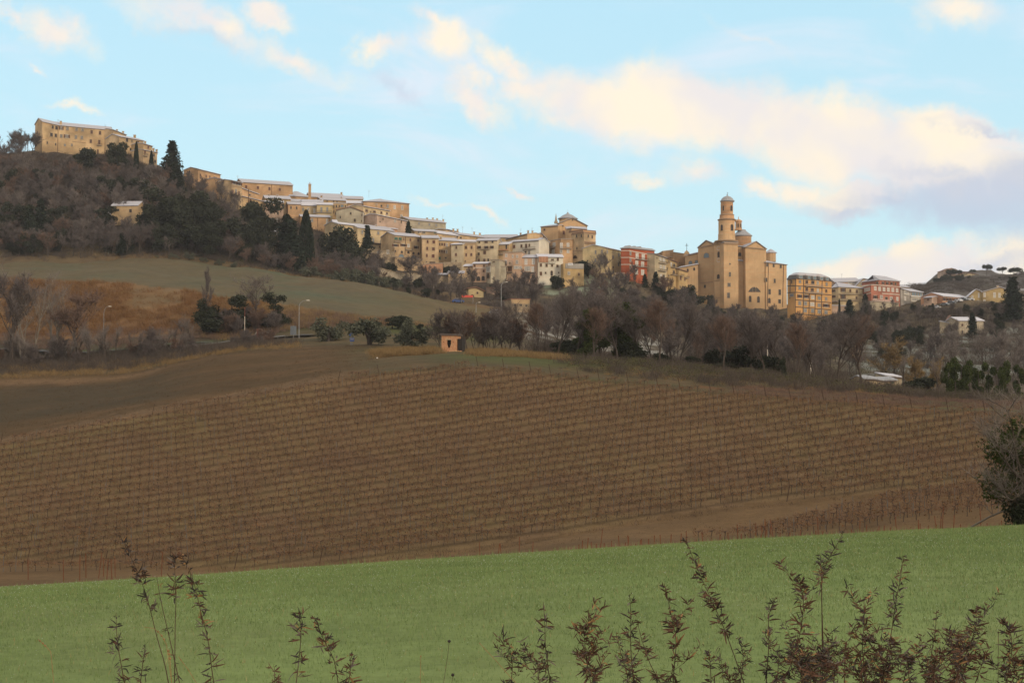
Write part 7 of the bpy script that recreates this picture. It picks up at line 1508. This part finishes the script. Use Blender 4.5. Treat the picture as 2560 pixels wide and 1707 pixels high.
stalk([(360, 1566), (385, 1570), (402, 1585), (416, 1610), (430, 1712)], 3.0, 'golden arched grass stalk crossing the tall left trio', [(395, 1578), (404, 1588), (410, 1597)], 'wtan', 2.6); stalk([(446, 1640), (470, 1672), (495, 1712)], 2.8, 'short golden stalk right of the tall left trio', [(452, 1648)], 'wtan', 2.0)
stalk([(422, 1630), (426, 1655), (430, 1712)], 2.9, 'brown seed head stalk in the middle of the tall left trio', [(421, 1626), (423, 1634), (425, 1645)], 'wtan', 3.4); stalk([(95, 1597), (112, 1612), (127, 1628), (135, 1712)], 3.1, 'lone tan curved grass ear at lower left', [(100, 1601), (107, 1607), (113, 1613)], 'wtan', 2.6)
stalk([(2496, 1580), (2495, 1712)], 3.0, 'thin dark stalk with a tiny bud near the right edge', [(2496, 1580)], 'wstem', 2.4); stalk([(1799, 1620), (1803, 1650), (1810, 1712)], 3.0, 'thin brown stalk left of the foot of the leaning weed', [(1799, 1620)], 'wstem', 1.6)

# ---------------------------------------------------------------- tree at the right edge of the green field
V_FG = bare_variant(400, 5.2, .95, .08, 8, .011, 12, .35, 'bark', 'twigs_grey', 2, 1.3)
p = at(2600, 42.5); plant('bare_tree', V_FG, p, 4.6, 5.2, 'large twiggy bare tree at the right edge of the green field', 'tree', None, 1.05)
V_FI = blobs_variant(401, [(.1, 0, 2.0, .75, .7, .55), (.5, .2, 2.4, .7, .7, .6), (-.1, .1, 1.5, .55, .6, .5), (.6, 0, 1.3, .7, .7, .7), (.2, 0, 2.9, .45, .4, .5)], 3300, .085, 'ivy', [([(0, 0, -.3), (.1, 0, 2.2)], [.09, .05])], .15)
p = at(2556, 43.0); plant('ivy_tree', V_FI, p, 3.1, 3.0, 'glossy green ivy mass on the twiggy tree at the right edge', 'tree'); V_FD = blobs_variant(402, [(0, 0, .5, .6, .5, .5), (.5, 0, .6, .6, .5, .6)], 3200, .06, 'ever', None, .3)
p = at(2546, 42.6); plant('bush', V_FD, p, 1.05, 1.05, 'dark bush at the foot of the ivy covered tree', 'bush')
m = MB(); a, b_ = at(2412, 43.4), P3(2530, 1268, 43.0); a.z += .02; m.tube([a, a * .5 + b_ * .5 + UP * .05, b_], [.035, .03, .02], 5); c1 = a * .4 + b_ * .6; m.tube([c1, c1 + Vector((-.3, 0, .35))], [.02, .01], 4)
tag(link('fallen_branch', m.mesh('fallen_branch', M['bark_pale'])), 'leaning dead branch left of the foot of the right edge tree', 'branch')

# ---------------------------------------------------------------- thin winter haze over the valley
def haze():
    m = bpy.data.materials.new('haze'); m.use_nodes = True; t = m.node_tree; t.nodes.clear()
    o = t.nodes.new('ShaderNodeOutputMaterial'); v = t.nodes.new('ShaderNodeVolumePrincipled')
    v.inputs['Color'].default_value = (.86, .88, .93, 1); v.inputs['Density'].default_value = .00009; v.inputs['Anisotropy'].default_value = .2
    t.links.new(v.outputs[0], o.inputs['Volume'])
    x, y0, y1, z0, z1 = 1920, -85, 1510, ZLO - 1, float(max(ZT.max() + 16, 140))
    m2 = MB(); m2.box8([(-x, y0, z0), (x, y0, z0), (x, y1, z0), (-x, y1, z0), (-x, y0, z1), (x, y0, z1), (x, y1, z1), (-x, y1, z1)])
    ob = link('haze', m2.mesh('haze', m)); tag(ob, 'thin pale winter haze between the fields and the hill town', 'haze', kind='stuff')
ZLO = float(ZT.min())
haze()
